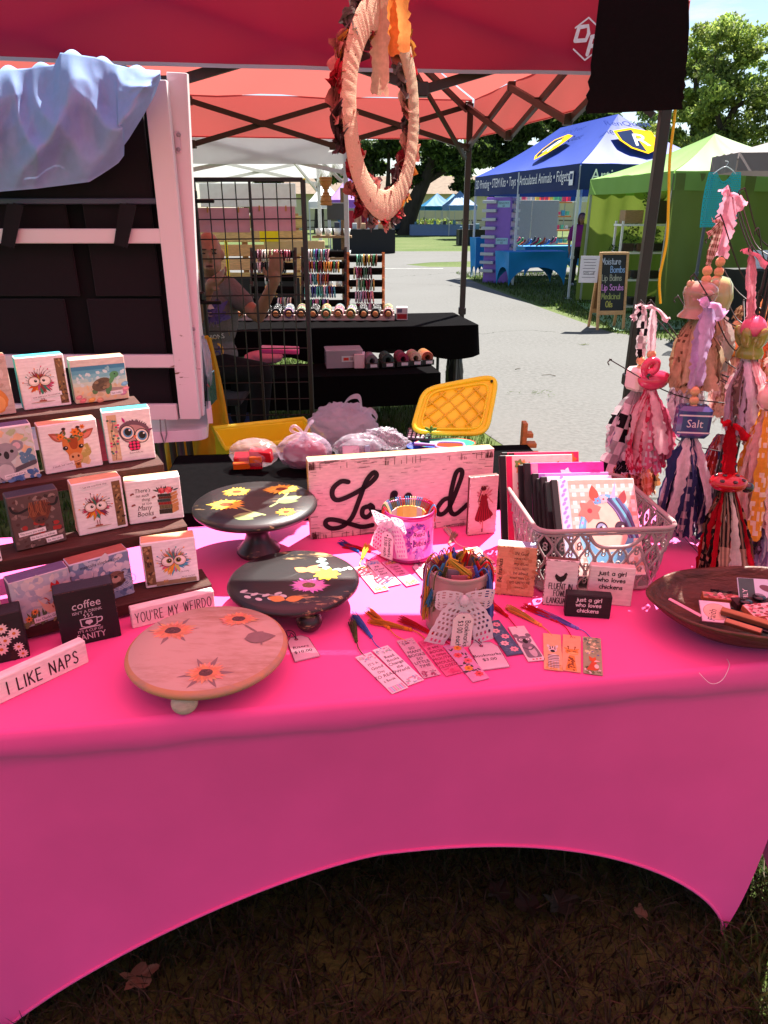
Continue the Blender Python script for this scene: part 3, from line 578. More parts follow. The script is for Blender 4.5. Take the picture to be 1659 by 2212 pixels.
# ================================================================== wooden picture blocks
class Art:
  """draws on a face in units of its width: x -.5..+.5, y 0..h/w"""
  def __init__(s, m, w, h, ox=0.0, oy=0.0): s.m, s.w, s.H, s.ox, s.oy = m, w, h/w, ox, oy
  def p(s, P): return [(x*s.w+s.ox, y*s.w+s.oy) for x, y in P]
  def oval(s, x, y, rx, ry=None, col=None, a=0, n=18, wob=0): s.m.oval(x*s.w+s.ox, y*s.w+s.oy, rx*s.w, (ry or rx)*s.w, col, a, n, wob)
  def rect(s, x0, y0, x1, y1, col): s.m.rect(x0*s.w+s.ox, y0*s.w+s.oy, x1*s.w+s.ox, y1*s.w+s.oy, col)
  def leaf(s, x, y, a, L, wd, col): s.m.leaf(x*s.w+s.ox, y*s.w+s.oy, a, L*s.w, wd*s.w, col)
  def line(s, P, wd, col, sm=True): s.m.stroke(smooth2(s.p(P)) if sm else s.p(P), wd*s.w, col)
  def loop(s, P, wd, col): s.m.stroke(s.p(P), wd*s.w, col, closed=True)
  def poly(s, P, col, sm=False):
    P = s.p(P)
    if sm: P = smooth2(P+[P[0]], 4)[:-1]
    s.m.poly(P, col)
  def text(s, t, x, y, h, col, **k): s.m.text(t, x*s.w+s.ox, y*s.w+s.oy, h*s.w, col, **k)
  def hand(s, t, x, y, h, wd, col, **k): s.m.hand(t, x*s.w+s.ox, y*s.w+s.oy, h*s.w, wd*s.w, col, **k)
  def strip(s, t, x0, y0, h, a=0.0, wx=.82):
    """typed paper strip whose left end sits at (x0,y0)"""
    W = text_width(t, h*s.w)*wx/s.w + h*1.1; ca, sa = math.cos(a), math.sin(a); q = lambda u, v: (x0+u*ca-v*sa, y0+u*sa+v*ca)
    s.poly([q(0, -h*.55), q(W, -h*.55), q(W, h*1.6), q(0, h*1.6)], (.80, .77, .75)); b = q(h*.5, 0); s.text(t, b[0], b[1], h, (.03, .03, .03), align='l', a=a, wx=wx)
  def mottle(s, x0, y0, x1, y1, cols, n, r):
    for k in range(n): s.oval(random.uniform(x0, x1), random.uniform(y0, y1), random.uniform(.4, 1)*r, random.uniform(.3, .8)*r, random.choice(cols), random.uniform(0, 3), 9, .25)
INK = (.02, .017, .016); PAPER = (.80, .775, .74); WHITE = (.82, .80, .77)
def owl(A, cx, cy, s, trunk=1, pal=None, iris=None, gaze=(.03, .01)):
  pal = pal or [rgb(190, 60, 90), rgb(214, 96, 40), rgb(235, 150, 40), rgb(60, 130, 120), rgb(150, 60, 60), rgb(120, 50, 90), rgb(205, 80, 120)]
  if trunk:
    x0 = .29 if trunk > 0 else -.47
    A.rect(x0, .06, x0+.17, A.H*.93, rgb(120, 92, 62)); A.mottle(x0+.02, .1, x0+.15, A.H*.9, [rgb(170, 140, 95), rgb(70, 50, 36), rgb(150, 110, 60)], 22, .045)
  random.seed(int(cx*100+s*1000)+11)
  for k in range(54):
    a = R(random.uniform(180, 360)); d = s*random.uniform(.15, .55)
    q = (a-R(270))/R(90); i = min(len(pal)-1, int((q*.5+.5)*len(pal)*.999)); c = pal[i] if random.random() < .7 else random.choice(pal)
    A.leaf(cx+.25*d*math.cos(a)*.6, cy-.02*s+d*math.sin(a)*.1, a+random.uniform(-.15, .15), s*random.uniform(.55, .95), s*.18, tuple(v*random.uniform(.65, 1.2) for v in c))
  for k in range(30):
    a = R(random.uniform(20, 160)); A.leaf(cx, cy+.06*s, a, s*random.uniform(.5, .85), s*.1, tuple(v*random.uniform(.5, 1) for v in random.choice(pal)))
  for k in range(17):
    a = R(-10+200*k/16); L = s*random.uniform(.75, 1.1); A.line([(cx+.3*s*math.cos(a), cy+.3*s*math.sin(a)), (cx+.7*L*math.cos(a+.1), cy+.7*L*math.sin(a+.1)), (cx+L*math.cos(a), cy+L*math.sin(a))], .006, rgb(60, 40, 36))
    if k % 2: A.oval(cx+L*math.cos(a), cy+L*math.sin(a), .018, .012, random.choice(pal), a)
  for sx2 in (-1, 1):
    ex, ey = cx+sx2*s*.36, cy+.06*s
    A.oval(ex, ey, s*.375, s*.345, (.05, .04, .035), n=22); A.oval(ex, ey, s*.345, s*.315, rgb(222, 208, 190), n=22); A.oval(ex-sx2*.0, ey+.03*s, s*.28, s*.22, rgb(240, 232, 220), n=18)
    gx, gy = ex+(-sx2*s*.1 if not iris else gaze[0]*-sx2), ey+gaze[1]
    if iris: A.oval(gx, gy, s*.17, None, iris, n=16)
    A.oval(gx, gy, s*.10 if not iris else s*.12, None, INK, n=14); A.oval(gx+s*.03, gy+s*.04, s*.03, None, WHITE, n=8)
  A.poly([(cx-.07*s, cy-.1*s), (cx+.07*s, cy-.1*s), (cx, cy-.32*s)], rgb(215, 120, 70))
  if trunk >= 0 and not iris:
    for sx2 in (-1, 1): A.line([(cx+sx2*.08*s, cy-.95*s), (cx+sx2*.07*s, cy-1.3*s)], .014, rgb(130, 70, 50), False); A.oval(cx+sx2*.09*s, cy-1.33*s, .05, .022, rgb(160, 90, 70))
    A.oval(cx, cy-1.42*s, .26, .012, rgb(190, 160, 140))
def a_low(A): owl(A, -.08, .60, .32); A.strip('Low tolerance for nonsense.', -.3, .24, .042, R(4))
def a_over(A): owl(A, -.08, .58, .31); A.strip('Let me overthink that.', -.3, 1.03, .044, R(2))
def a_try(A):
  owl(A, .07, .50, .32, trunk=-1, pal=[rgb(215, 90, 120), rgb(235, 165, 60), rgb(90, 175, 165), rgb(240, 190, 90), rgb(80, 160, 180)], iris=rgb(150, 150, 50)); A.rect(-.3, .03, .45, .12, rgb(150, 130, 100))
  for x in (-.12, .2):
    for d in (-.03, 0, .03): A.oval(x+d, .11, .014, .03, rgb(190, 150, 90))
  A.strip("I'm trying...", .16, .25, .032, R(3)); A.strip('but not very hard.', .17, .14, .028, R(2))
def a_turtle(A):
  H = A.H; A.rect(-.49, 0.01, .49, H*.83, rgb(214, 196, 160))
  for k, c in enumerate([rgb(70, 132, 158), rgb(96, 160, 176), rgb(122, 180, 186), rgb(165, 200, 190), rgb(196, 208, 186)]): A.rect(-.49, H*(.83-.09*(k+1)), .49, H*(.83-.09*k), c)
  A.mottle(-.45, H*.4, .45, H*.78, [rgb(200, 216, 210), rgb(140, 186, 190)], 26, .05); A.mottle(-.45, .05, .45, H*.36, [rgb(226, 190, 140), rgb(206, 180, 140)], 30, .06)
  A.oval(.12, .22, .3, .035, rgb(160, 140, 130)); A.oval(-.12, .20, .05, .05, rgb(96, 130, 80)); A.oval(.14, .24, .055, .12, rgb(86, 136, 84), -.3)
  A.oval(.02, .33, .19, .12, rgb(106, 84, 62), .35);
  for k in range(14): A.oval(.02+random.uniform(-.14, .14), .33+random.uniform(-.07, .07), .035, .026, random.choice([rgb(150, 120, 86), rgb(90, 70, 52), rgb(130, 104, 76)]), .4, 7)
  A.oval(.22, .42, .04, .1, rgb(92, 146, 90), -.5); A.oval(.27, .5, .085, .065, rgb(88, 150, 96), .2); A.oval(.28, .51, .014, None, INK)
  for x, y, c in ((-.42, .12, rgb(205, 130, 130)), (-.36, .05, rgb(214, 120, 120)), (-.2, .05, rgb(225, 170, 90)), (.44, .3, rgb(120, 176, 200)), (.45, .2, rgb(214, 140, 150)), (.4, .12, rgb(190, 130, 150)), (-.05, .03, rgb(210, 150, 120))): A.oval(x, y, .07, .045, c, .3, 10, .1); A.oval(x, y+.01, .04, .02, tuple(min(1, v*1.35) for v in c))
  A.strip('Not today.', .16, .12, .036, R(3))
def a_hog(A):
  A.mottle(-.45, .05, .45, A.H*.95, [rgb(200, 184, 168), rgb(180, 160, 142), rgb(212, 198, 184)], 60, .1); A.oval(.1, .35, .28, .3, rgb(214, 140, 70), 0, 26, .06); A.oval(.12, .28, .2, .2, rgb(230, 170, 100), 0, 20, .05)
def a_koala(A):
  H = A.H; A.rect(-.48, .02, .48, H*.97, rgb(206, 206, 196)); A.mottle(-.4, .4, .45, H*.9, [rgb(176, 196, 150), rgb(226, 190, 150), rgb(206, 216, 210), rgb(190, 206, 170)], 40, .1)
  A.mottle(-.48, .02, .48, .16, [rgb(70, 110, 160), rgb(100, 140, 180), rgb(90, 120, 150)], 30, .08)
  for k in range(14): A.oval(random.uniform(.2, .44), random.uniform(.35, .66), .05, .045, rgb(96, 134, 160))
  A.line([(.44, .34), (.1, .24), (-.2, .1)], .1, rgb(90, 86, 92)); A.oval(-.2, .26, .26, .24, rgb(150, 146, 150), 0, 24, .05); A.oval(-.12, .22, .15, .17, rgb(196, 190, 190), 0, 20, .05)
  for x in (-.34, .17): A.oval(x, .74, .12, .12, rgb(150, 146, 152), 0, 20, .08); A.oval(x, .74, .075, .075, rgb(214, 180, 186), 0, 14, .08)
  A.oval(-.08, .62, .25, .21, rgb(158, 154, 158), 0, 24, .05); A.oval(-.05, .57, .05, .085, rgb(50, 46, 50)); A.oval(-.17, .61, .035, None, INK); A.oval(.06, .64, .035, None, INK)
  A.strip('hanging out here', -.47, 1.0, .036, R(3)); A.strip('waiting for my glow up.', -.16, .10, .034, R(6))
def a_giraffe(A):
  H = A.H; A.mottle(.02, .12, .3, .4, [rgb(206, 186, 120), rgb(220, 196, 140), rgb(180, 166, 90)], 26, .12)
  A.rect(.02, .03, .12, .2, rgb(190, 120, 60)); A.oval(.07, .12, .03, .04, rgb(120, 70, 36))
  for sx2 in (-1, 1):
    a = R(90-sx2*62); A.leaf(.04+sx2*.14, .58, a+sx2*.1, .3, .15, rgb(176, 96, 76)); A.leaf(.05+sx2*.16, .585, a+sx2*.1, .22, .08, rgb(214, 130, 110)); A.rect(.04+sx2*.12-.025, .7, .04+sx2*.12+.02, .8, rgb(140, 80, 50)); A.oval(.04+sx2*.12, .80, .035, .025, rgb(60, 36, 30))
  A.poly([(-.13, .62), (.2, .62), (.22, .46), (.15, .3), (.15, .2), (.05, .15), (-.06, .2), (-.07, .32), (-.14, .46)], rgb(206, 124, 62), True); A.poly([(-.04, .6), (.12, .6), (.1, .42), (0, .42)], rgb(160, 76, 36), True)
  A.oval(.05, .235, .12, .1, rgb(214, 160, 110)); A.oval(0, .26, .02, .025, rgb(90, 50, 36)); A.oval(.1, .265, .02, .025, rgb(90, 50, 36)); A.line([(-.04, .185), (.05, .165), (.14, .19)], .008, rgb(110, 60, 40))
  for x in (-.1, .17): A.oval(x, .44, .045, .04, INK); A.oval(x+.012, .45, .012, None, WHITE)
  for k in range(26): A.leaf(random.uniform(-.2, .26), random.uniform(.6, .72), random.uniform(0, 6.28), .09, .035, random.choice([rgb(90, 110, 60), rgb(120, 130, 70), rgb(70, 90, 52)]))
  for x, y, s2 in ((-.15, .66, .075), (.1, .72, .085), (.24, .8, .05), (.2, .66, .05)):
    for k in range(6): A.leaf(x, y, k*1.047, s2, s2*.6, rgb(232, 130, 50))
    A.oval(x, y, s2*.25, None, rgb(150, 80, 30))
  A.strip('I could...but I won\'t.', -.38, .10, .036, R(5))
def a_purple(A):
  A.rect(-.42, .05, -.22, A.H*.93, rgb(206, 180, 140)); A.mottle(-.4, .1, -.24, 1.0, [rgb(220, 200, 160), rgb(180, 150, 130)], 20, .06)
  A.line([(-.34, .08), (-.3, .35), (-.36, .6), (-.3, .9)], .012, rgb(90, 50, 60))
  for k in range(22): A.oval(random.uniform(-.42, -.2), random.uniform(.1, 1.0), .026, .022, random.choice([rgb(214, 40, 110), rgb(150, 60, 150), rgb(60, 130, 120), rgb(230, 100, 130), rgb(70, 90, 60)]))
  for k in range(50): a = random.uniform(0, 6.28); A.leaf(.12+.2*math.cos(a), .66+.16*math.sin(a), a, .13, .03, rgb(70, 50, 60))
  A.oval(.11, .65, .33, .26, rgb(112, 84, 96), -.2, 30, .03); A.oval(.11, .62, .28, .2, rgb(180, 140, 140), -.2, 24, .03)
  A.leaf(-.06, .88, R(110), .14, .05, rgb(190, 40, 130)); A.leaf(.4, .66, R(20), .12, .05, rgb(120, 40, 90))
  for x, y in ((-.03, .66), (.26, .56)):
    A.oval(x, y, .155, .165, (.05, .035, .04), n=22); A.oval(x, y, .135, .145, rgb(232, 214, 200), n=20); A.oval(x+.01, y, .1, .11, rgb(90, 150, 190), n=18); A.oval(x+.012, y+.01, .075, .085, INK, n=16); A.oval(x+.05, y+.05, .02, None, WHITE);
  A.poly([(.08, .58), (.15, .58), (.115, .5)], rgb(224, 110, 60)); A.oval(.08, .34, .13, .13, rgb(70, 30, 50), 0, 20, .05)
  for x in (-.02, .06, .14):
    for y in (.28, .35, .42): A.oval(x+.02, y, .033, .03, rgb(226, 50, 110))
  A.strip('Respectfully...no.', -.06, .17, .036, R(2))
def a_cow(A):
  H = A.H; A.rect(-.48, .02, .48, H*.97, rgb(92, 74, 70)); A.mottle(-.45, .05, .45, H*.95, [rgb(120, 100, 94), rgb(64, 50, 48), rgb(140, 120, 110), rgb(80, 56, 52)], 70, .07)
  for k in range(9): A.oval(random.uniform(-.4, .42), random.uniform(.25, .55), .06, .05, rgb(160, 54, 50), 0, 10, .2)
  A.poly([(-.13, .95), (.3, .95), (.28, .75), (.16, .55), (.06, .5), (-.06, .58), (-.12, .75)], rgb(110, 62, 46), True); A.oval(.07, .6, .12, .08, rgb(84, 56, 52)); A.oval(.03, .59, .018, .022, INK); A.oval(.12, .6, .018, .022, INK)
  A.line([(-.12, .9), (-.3, .84), (-.42, .88), (-.46, 1.0)], .05, rgb(40, 36, 36)); A.line([(.28, .9), (.4, .9), (.46, 1.02)], .05, rgb(40, 36, 36))
  for k in range(30): x = random.uniform(-.1, .26); A.line([(x, 1.02), (x+random.uniform(-.04, .04), .85), (x+random.uniform(-.08, .08), .7)], .012, random.choice([rgb(150, 90, 60), rgb(120, 66, 46), rgb(90, 50, 40)]))
  A.strip('The more you weigh,', -.4, .33, .046, R(3)); A.strip('the harder to kidnap.', -.2, .2, .046, R(3)); A.strip('Eat the cake.', .1, .08, .046, R(3))
def a_books(A):
  for t, y, h, x in (("There's", .62, .075, -.2), ('no such', .53, .06, -.21), ('thing', .445, .06, -.16), ('as too', .365, .055, -.15), ('Many', .26, .095, -.2), ('Books', .14, .095, -.2)): A.text(t, x, y, h, rgb(60, 28, 26), slant=.22, wx=.86)
  y = .14
  for c, hh, dx in ((rgb(52, 44, 36), .1, 0), (rgb(96, 84, 58), .085, .01), (rgb(130, 36, 34), .06, 0), (rgb(50, 66, 62), .06, -.01), (rgb(96, 46, 36), .05, .01), (rgb(48, 50, 42), .055, 0)):
    A.poly([(.06+dx, y), (.3+dx, y-.01), (.3+dx, y+hh-.012), (.06+dx, y+hh-.004)], c); A.poly([(.3+dx, y-.01), (.42+dx, y+.04), (.42+dx, y+hh+.03), (.3+dx, y+hh-.012)], rgb(196, 140, 86))
    for k in (.1, .15, .22, .27): A.line([(k+dx, y+.004), (k+dx, y+hh-.01)], .007, tuple(v*1.9 for v in c), False)
    y += hh
  for k in range(18): A.leaf(random.uniform(.08, .36), y+random.uniform(0, .05), random.uniform(.3, 2.8), .12, .03, rgb(60, 66, 56))
  for x, yy, s2 in ((.14, y+.06, .07), (.27, y+.06, .08)):
    for k in range(7): A.leaf(x, yy, k*.9, s2, s2*.7, random.choice([rgb(214, 80, 90), rgb(230, 120, 120), rgb(190, 50, 66)]))
  for x, yy in ((-.4, .38), (-.02, .5), (-.06, .08), (-.4, .6)): A.oval(x, yy, .03, .018, rgb(150, 90, 80), .6); A.oval(x+.03, yy+.01, .02, .016, rgb(120, 66, 60), -.6)
def a_chick(A):
  H = A.H; A.rect(-.49, .0, .49, H*.99, rgb(176, 178, 186)); A.mottle(-.45, .2, .45, H*.95, [rgb(196, 190, 192), rgb(160, 166, 180), rgb(206, 196, 190)], 60, .1); A.mottle(-.46, .02, .46, .16, [rgb(120, 126, 80), rgb(150, 140, 90), rgb(96, 106, 66)], 50, .07)
  for k in range(9): A.leaf(-.2+random.uniform(-.1, .2), .1, R(random.uniform(60, 120)), .2, .04, rgb(80, 100, 66))
  A.poly([(-.1, .5), (0, .36), (.14, .34), (.18, .5), (.2, .6), (.28, .62), (.32, .52), (.33, .3), (.25, .15), (.08, .14), (-.02, .25)], rgb(226, 178, 150), True)
  for k in range(9): A.leaf(.14+random.uniform(-.08, .12), .2+.03*k, random.uniform(.3, 2.6), .08, .026, rgb(170, 70, 56))
  A.poly([(.14, .62), (.17, .74), (.23, .68), (.27, .75), (.3, .62)], rgb(190, 40, 44), True); A.oval(.21, .6, .012, None, INK); A.oval(.19, .54, .024, .035, rgb(190, 44, 44)); A.poly([(.15, .6), (.1, .575), (.16, .565)], rgb(214, 150, 70))
  for x, y in ((-.18, .26), (-.3, .15)):
    for k in range(8): A.leaf(x, y, k*.785, .07, .03, rgb(226, 140, 70))
    A.oval(x, y, .02, None, rgb(110, 60, 30))
  A.strip('No Clucks Given', -.22, .06, .05, R(2))
def a_otter(A):
  H = A.H; A.rect(-.49, .0, .49, H*.97, rgb(120, 142, 166)); A.mottle(-.47, .02, .47, H*.6, [rgb(96, 122, 150), rgb(160, 176, 190), rgb(80, 104, 136), rgb(140, 160, 180)], 90, .075); A.mottle(-.47, H*.62, .47, H*.95, [rgb(206, 206, 206), rgb(186, 192, 200)], 40, .09)
  for rr in (.34, .28, .22): A.loop([(.22+rr*math.cos(k*.35), .3+rr*.45*math.sin(k*.35)) for k in range(18)], .01, rgb(190, 204, 214))
  A.oval(.14, .28, .24, .09, rgb(78, 58, 48), .15, 20, .04); A.oval(.23, .4, .13, .12, rgb(120, 92, 76), 0, 20, .03); A.oval(.22, .36, .085, .06, rgb(176, 150, 130)); A.oval(.22, .41, .035, .024, INK)
  for sx2 in (-1, 1): A.line([(.22+sx2*.1, .44), (.22+sx2*.06, .455), (.22+sx2*.035, .44)], .008, INK); A.oval(.22+sx2*.13, .46, .025, None, rgb(90, 66, 54)); A.oval(.16+sx2*.1, .27, .045, .03, rgb(60, 44, 38))
  A.text('mentally clocked out', 0, H*.84, .06, (.03, .03, .03), a=R(1), wx=.9)
def a_daisy(A):
  A.mottle(-.45, .05, .45, A.H*.9, [rgb(40, 32, 28), rgb(24, 20, 20), rgb(52, 42, 36)], 40, .1)
  for x, y, s2 in ((.1, .78, .13), (.3, .62, .13), (-.05, .6, .14), (.12, .5, .13), (.02, .32, .14), (.33, .3, .11), (.38, .12, .11), (-.2, .4, .14), (-.3, .7, .12)):
    for k in range(11): A.leaf(x, y, k*.571, s2, s2*.42, rgb(222, 206, 196))
    A.oval(x, y, s2*.26, None, rgb(196, 120, 50))
def a_coffee(A):
  c = rgb(196, 190, 192); A.text('coffee', 0, .74, .15, c, wx=.92, a=R(3), slant=.1); A.text("ISN'T A DRINK", 0, .64, .055, c, wx=.95, a=R(2))
  A.line([(-.14, .52), (-.13, .38), (-.07, .35), (.07, .35), (.13, .38), (.14, .52), (-.14, .52)], .02, c, False); A.line([(.14, .5), (.22, .5), (.21, .43), (.13, .41)], .02, c); A.line([(-.17, .335), (.17, .335)], .02, c, False)
  A.oval(-.025, .45, .04, .035, c, .8); A.oval(.025, .45, .04, .035, c, -.8); A.poly([(-.055, .435), (.055, .435), (0, .385)], c)
  for x in (-.06, 0, .06): A.line([(x, .55), (x+.02, .575), (x-.01, .6), (x+.01, .62)], .011, c)
  A.text("IT'S A CUP OF", 0, .25, .052, c, wx=.9); A.text('SANITY', 0, .1, .12, c, wx=.84)
  for k in range(40): A.line([(-.46+.92*random.random(), random.choice([.02, .03, .97, .99])*A.H), (-.46+.92*random.random(), .5)][:1]*2, .004, c, False)
def a_floral(A): A.mottle(-.45, .03, .45, A.H*.97, [rgb(170, 60, 60), rgb(200, 110, 90), rgb(90, 90, 60), rgb(210, 160, 140), rgb(60, 40, 36)], 110, .05)
def a_fairy(A):
  cx = .0; H = A.H; rd = rgb(120, 20, 28); dk = rgb(70, 14, 20); sk = rgb(196, 140, 122); wg = rgb(206, 150, 146)
  for sx2, L in ((-1, .34), (1, .4)):
    for a, l2, w2 in ((62, L, .13), (40, L*1.0, .13), (18, L*.8, .1), (-12, L*.55, .09)):
      aa = R(90-sx2*(90-a)); A.leaf(cx, 1.35, aa, l2, w2, wg); A.line([(cx, 1.35), (cx+l2*.9*math.cos(aa), 1.35+l2*.9*math.sin(aa))], .01, rgb(120, 50, 56), False)
  A.poly([(-.1, 1.25), (.12, 1.25), (.2, .95), (.36, .72), (.3, .62), (.22, .56), (.1, .5), (-.05, .46), (-.2, .5), (-.28, .6), (-.2, .9)], rd, True)
  for k in range(12): x = -.2+.045*k; A.line([(x*.3, 1.2), (x*.7, .9), (x, .55)], .014, dk if k % 2 else rgb(160, 36, 40))
  A.poly([(-.1, 1.45), (.12, 1.45), (.1, 1.22), (-.09, 1.22)], rd, True); A.oval(0, 1.6, .075, .1, sk); A.oval(0, 1.48, .035, .07, sk); A.oval(-.02, 1.66, .1, .085, dk, 0, 16, .05)
  for k in range(9): A.line([(-.07, 1.64), (-.13, 1.45), (-.12-.02*k*.5, 1.2)], .022, dk)
  for k in range(10): A.oval(-.1+.024*k, 1.72+.01*math.sin(k), .022, .018, random.choice([rgb(150, 40, 40), rgb(200, 150, 140), rgb(90, 60, 50)]))
  A.line([(.11, 1.42), (.22, 1.25), (.33, 1.13)], .035, sk); A.line([(-.1, 1.42), (-.17, 1.2), (-.14, 1.05)], .035, sk); A.line([(.0, .5), (.01, .3), (.0, .17)], .04, sk); A.line([(0, .2), (.0, .12)], .05, dk, False); A.line([(-.1, .5), (-.07, .4)], .04, sk)
def dist_edges(A, col, n=60, r=.03):
  """worn edges: scraped patches along the border"""
  H = A.H
  for k in range(n):
    t = random.random(); e = random.choice('lrtb'); x, y = {'l': (-.49, t*H), 'r': (.49, t*H), 't': (t-.5, H*.99), 'b': (t-.5, H*.01)}[e]
    dx = random.uniform(.2, 1)*r; dy = random.uniform(.2, 1)*r*1.6
    if e in 'lr': A.rect(max(-.498, x-dx*.5), max(.003, y-dy), min(.498, x+dx*.5), min(H-.003, y+dy), col)
    else: A.rect(max(-.498, x-dy), max(.003, y-dx*.5), min(.498, x+dy), min(H-.003, y+dx*.5), col)
def block(name, label, L, Rp, z, h, t, art, face=WHITE, side=None, top=None, cat='block sign', tilt=0.0, paper=None, wear=None, b=.002, seed=1, lean_back=0.0, mat_=None):
  """a wooden block whose lower front corners are seen at L and Rp on the plane z"""
  A, B = onZ(*L, z), onZ(*Rp, z); d = B-A; w2 = d.length; rz = math.atan2(d.y, d.x); c = (A+B)/2
  side = side or rgb(196, 160, 120); top = top or side; random.seed(seed)
  m = M(face); m.box((0, t/2, h/2), (w2, t, h), b, col=[side, side, face, side, side, top])
  o = m.build(name, mat_ or WOOD); o.matrix_world = Matrix.Translation(c) @ Matrix.Rotation(rz, 4, 'Z') @ Matrix.Rotation(-lean_back, 4, 'X'); tag(o, label, cat)
  pm = M(); AA = Art(pm, w2, h)
  if paper: AA.rect(-.487, .012, .487, AA.H-.012, paper)
  if wear: dist_edges(AA, wear[0], wear[1], wear[2])
  art(AA); pm.build('picture', PRINT, o, FRONT)
  return o, w2
TEAL = rgb(60, 190, 200); PURP = rgb(92, 84, 120); NAVY = rgb(44, 48, 62); RAW = rgb(206, 168, 126)
RZ0, RISE = TZ+.035, .115
rz_ = lambda k: RZ0 + RISE*k
BL = [
 ('picture_block', 'block with round orange hedgehog on the top rack shelf, cut off by picture edge', (-68, 906), (36, 893), 3, .135, a_hog, dict(face=rgb(196, 178, 162), side=RAW)),
 ('picture_block', 'teal edged block of wide-eyed rainbow owl reading Low tolerance for nonsense', (53, 887), (155, 874), 3, .123, a_low, dict(side=TEAL)),
 ('picture_block', 'block with sea turtle on a beach reading Not today', (164, 873), (280, 860), 3, .107, a_turtle, dict(face=rgb(214, 200, 184), side=RAW)),
 ('picture_block', 'purple edged block with grey koala hugging a branch', (-26, 1049), (88, 1029), 2, .123, a_koala, dict(side=PURP)),
 ('picture_block', 'block with giraffe in an orange flower crown', (100, 1026), (223, 1005), 2, .113, a_giraffe, dict(side=RAW)),
 ('picture_block', 'teal edged block with big-eyed owl peeking past a tree reading Respectfully', (236, 1002), (337, 989), 2, .124, a_purple, dict(side=TEAL)),
 ('picture_block', 'dark block with shaggy highland cow reading Eat the cake', (37, 1192), (145, 1167), 1, .121, a_cow, dict(face=rgb(90, 74, 70), side=NAVY)),
 ('picture_block', 'natural wood block of rainbow owl reading Let me overthink that', (172, 1159), (277, 1137), 1, .122, a_over, dict(side=RAW)),
 ('picture_block', 'block with stacked old books and red flowers reading Many Books', (281, 1134), (398, 1118), 1, .104, a_books, dict(side=RAW)),
 ('picture_block', 'pale block end on the third rack shelf beside the highland cow block', (-100, 1240), (6, 1212), 1, .10, a_floral, dict(face=WHITE, side=RAW)),
 ('picture_block', 'red floral block at the edge of the lowest rack shelf', (-88, 1402), (18, 1370), 0, .105, a_floral, dict(face=rgb(200, 170, 150), side=RAW)),
 ('picture_block', 'purple edged block with a pale hen reading No Clucks Given', (40, 1362), (166, 1322), 0, .106, a_chick, dict(face=rgb(190, 186, 190), side=PURP)),
 ('picture_block', 'block with floating sea otter reading mentally clocked out', (166, 1318), (291, 1280), 0, .106, a_otter, dict(face=rgb(180, 186, 196), side=rgb(150, 90, 76))),
 ('picture_block', 'block with yellow and teal owl on a ledge reading I am trying', (316, 1272), (431, 1255), 0, .111, a_try, dict(side=RAW)),
]
for i, (nm, lab, L, Rp, k, h, art, kw) in enumerate(BL): block(nm, lab, L, Rp, rz_(k)+.001, h, .042, art, seed=i+3, **kw)
block('picture_block', 'black block with white daisies standing on the pink cloth', (-52, 1447), (66, 1418), TZ, .105, .045, a_daisy, face=rgb(30, 26, 26), side=rgb(32, 32, 38), seed=31)
block('picture_block', 'black block reading coffee is not a drink, it is a cup of sanity', (137, 1403), (263, 1374), TZ, .125, .045, a_coffee, face=rgb(22, 18, 20), side=rgb(40, 42, 54), wear=(rgb(110, 70, 64), 36, .012), seed=32)
def a_naps(A): A.hand('I LIKE NAPS', .02, A.H*.24, A.H*.5, .015, INK, wx=.74, gap=.22)
def a_weird(A): A.hand("YOU'RE MY WEIRDO", .0, A.H*.26, A.H*.5, .009, INK, wx=.62, gap=.17)
block('stick_sign', 'long white wooden stick sign reading I LIKE NAPS', (-12, 1528), (193, 1431), TZ, .051, .022, a_naps, face=rgb(232, 226, 218), side=rgb(232, 226, 218), cat='stick sign', seed=33)
block('stick_sign', "white wooden stick sign reading YOU'RE MY WEIRDO", (287, 1359), (466, 1316), TZ, .046, .022, a_weird, face=rgb(232, 226, 218), side=rgb(232, 226, 218), cat='stick sign', seed=34)
# the stepped rack that carries them
DARKW = rgb(66, 38, 28)
ends = [onZ(455, 1257, rz_(0)), onZ(403, 1131, rz_(1)), onZ(352, 998, rz_(2)), onZ(302, 868, rz_(3))]
ryaw = R(28); rx = Vector((math.cos(ryaw), math.sin(ryaw), 0)); ry = Vector((-rx.y, rx.x, 0))
rack = thing('tiered_rack', 'dark brown four step wooden rack holding picture blocks', 'display rack', (ends[0].x, ends[0].y, TZ), ryaw)
inv = Matrix.Translation((ends[0].x, ends[0].y, TZ)) @ Matrix.Rotation(ryaw, 4, 'Z'); inv = inv.inverted(); loc4 = [inv @ q for q in ends]
for k, q in enumerate(loc4):
  m = M(DARKW); m.box((q.x-.42, q.y+.035, q.z-.009), (.84, .085, .016), .0015); sh = m.build('shelf', RAWWOOD, rack)
  m = M(DARKW); m.box((q.x-.42, q.y-.0055, q.z-.0155), (.838, .008, .027), .001); m.build('front_lip', RAWWOOD, sh)
for dx in (-.09, -.52):
  m = M(rgb(92, 56, 42))
  a, b = loc4[0], loc4[3]
  m.bar((a.x+dx, a.y+.055, .004), (b.x+dx, b.y+.045, b.z-.020), .032, .018, up=(1, 0, 0)); m.bar((b.x+dx, b.y+.075, b.z-.022), (b.x+dx+.0, b.y+.21, .006), .030, .018, up=(1, 0, 0)); m.build('support', RAWWOOD, rack)
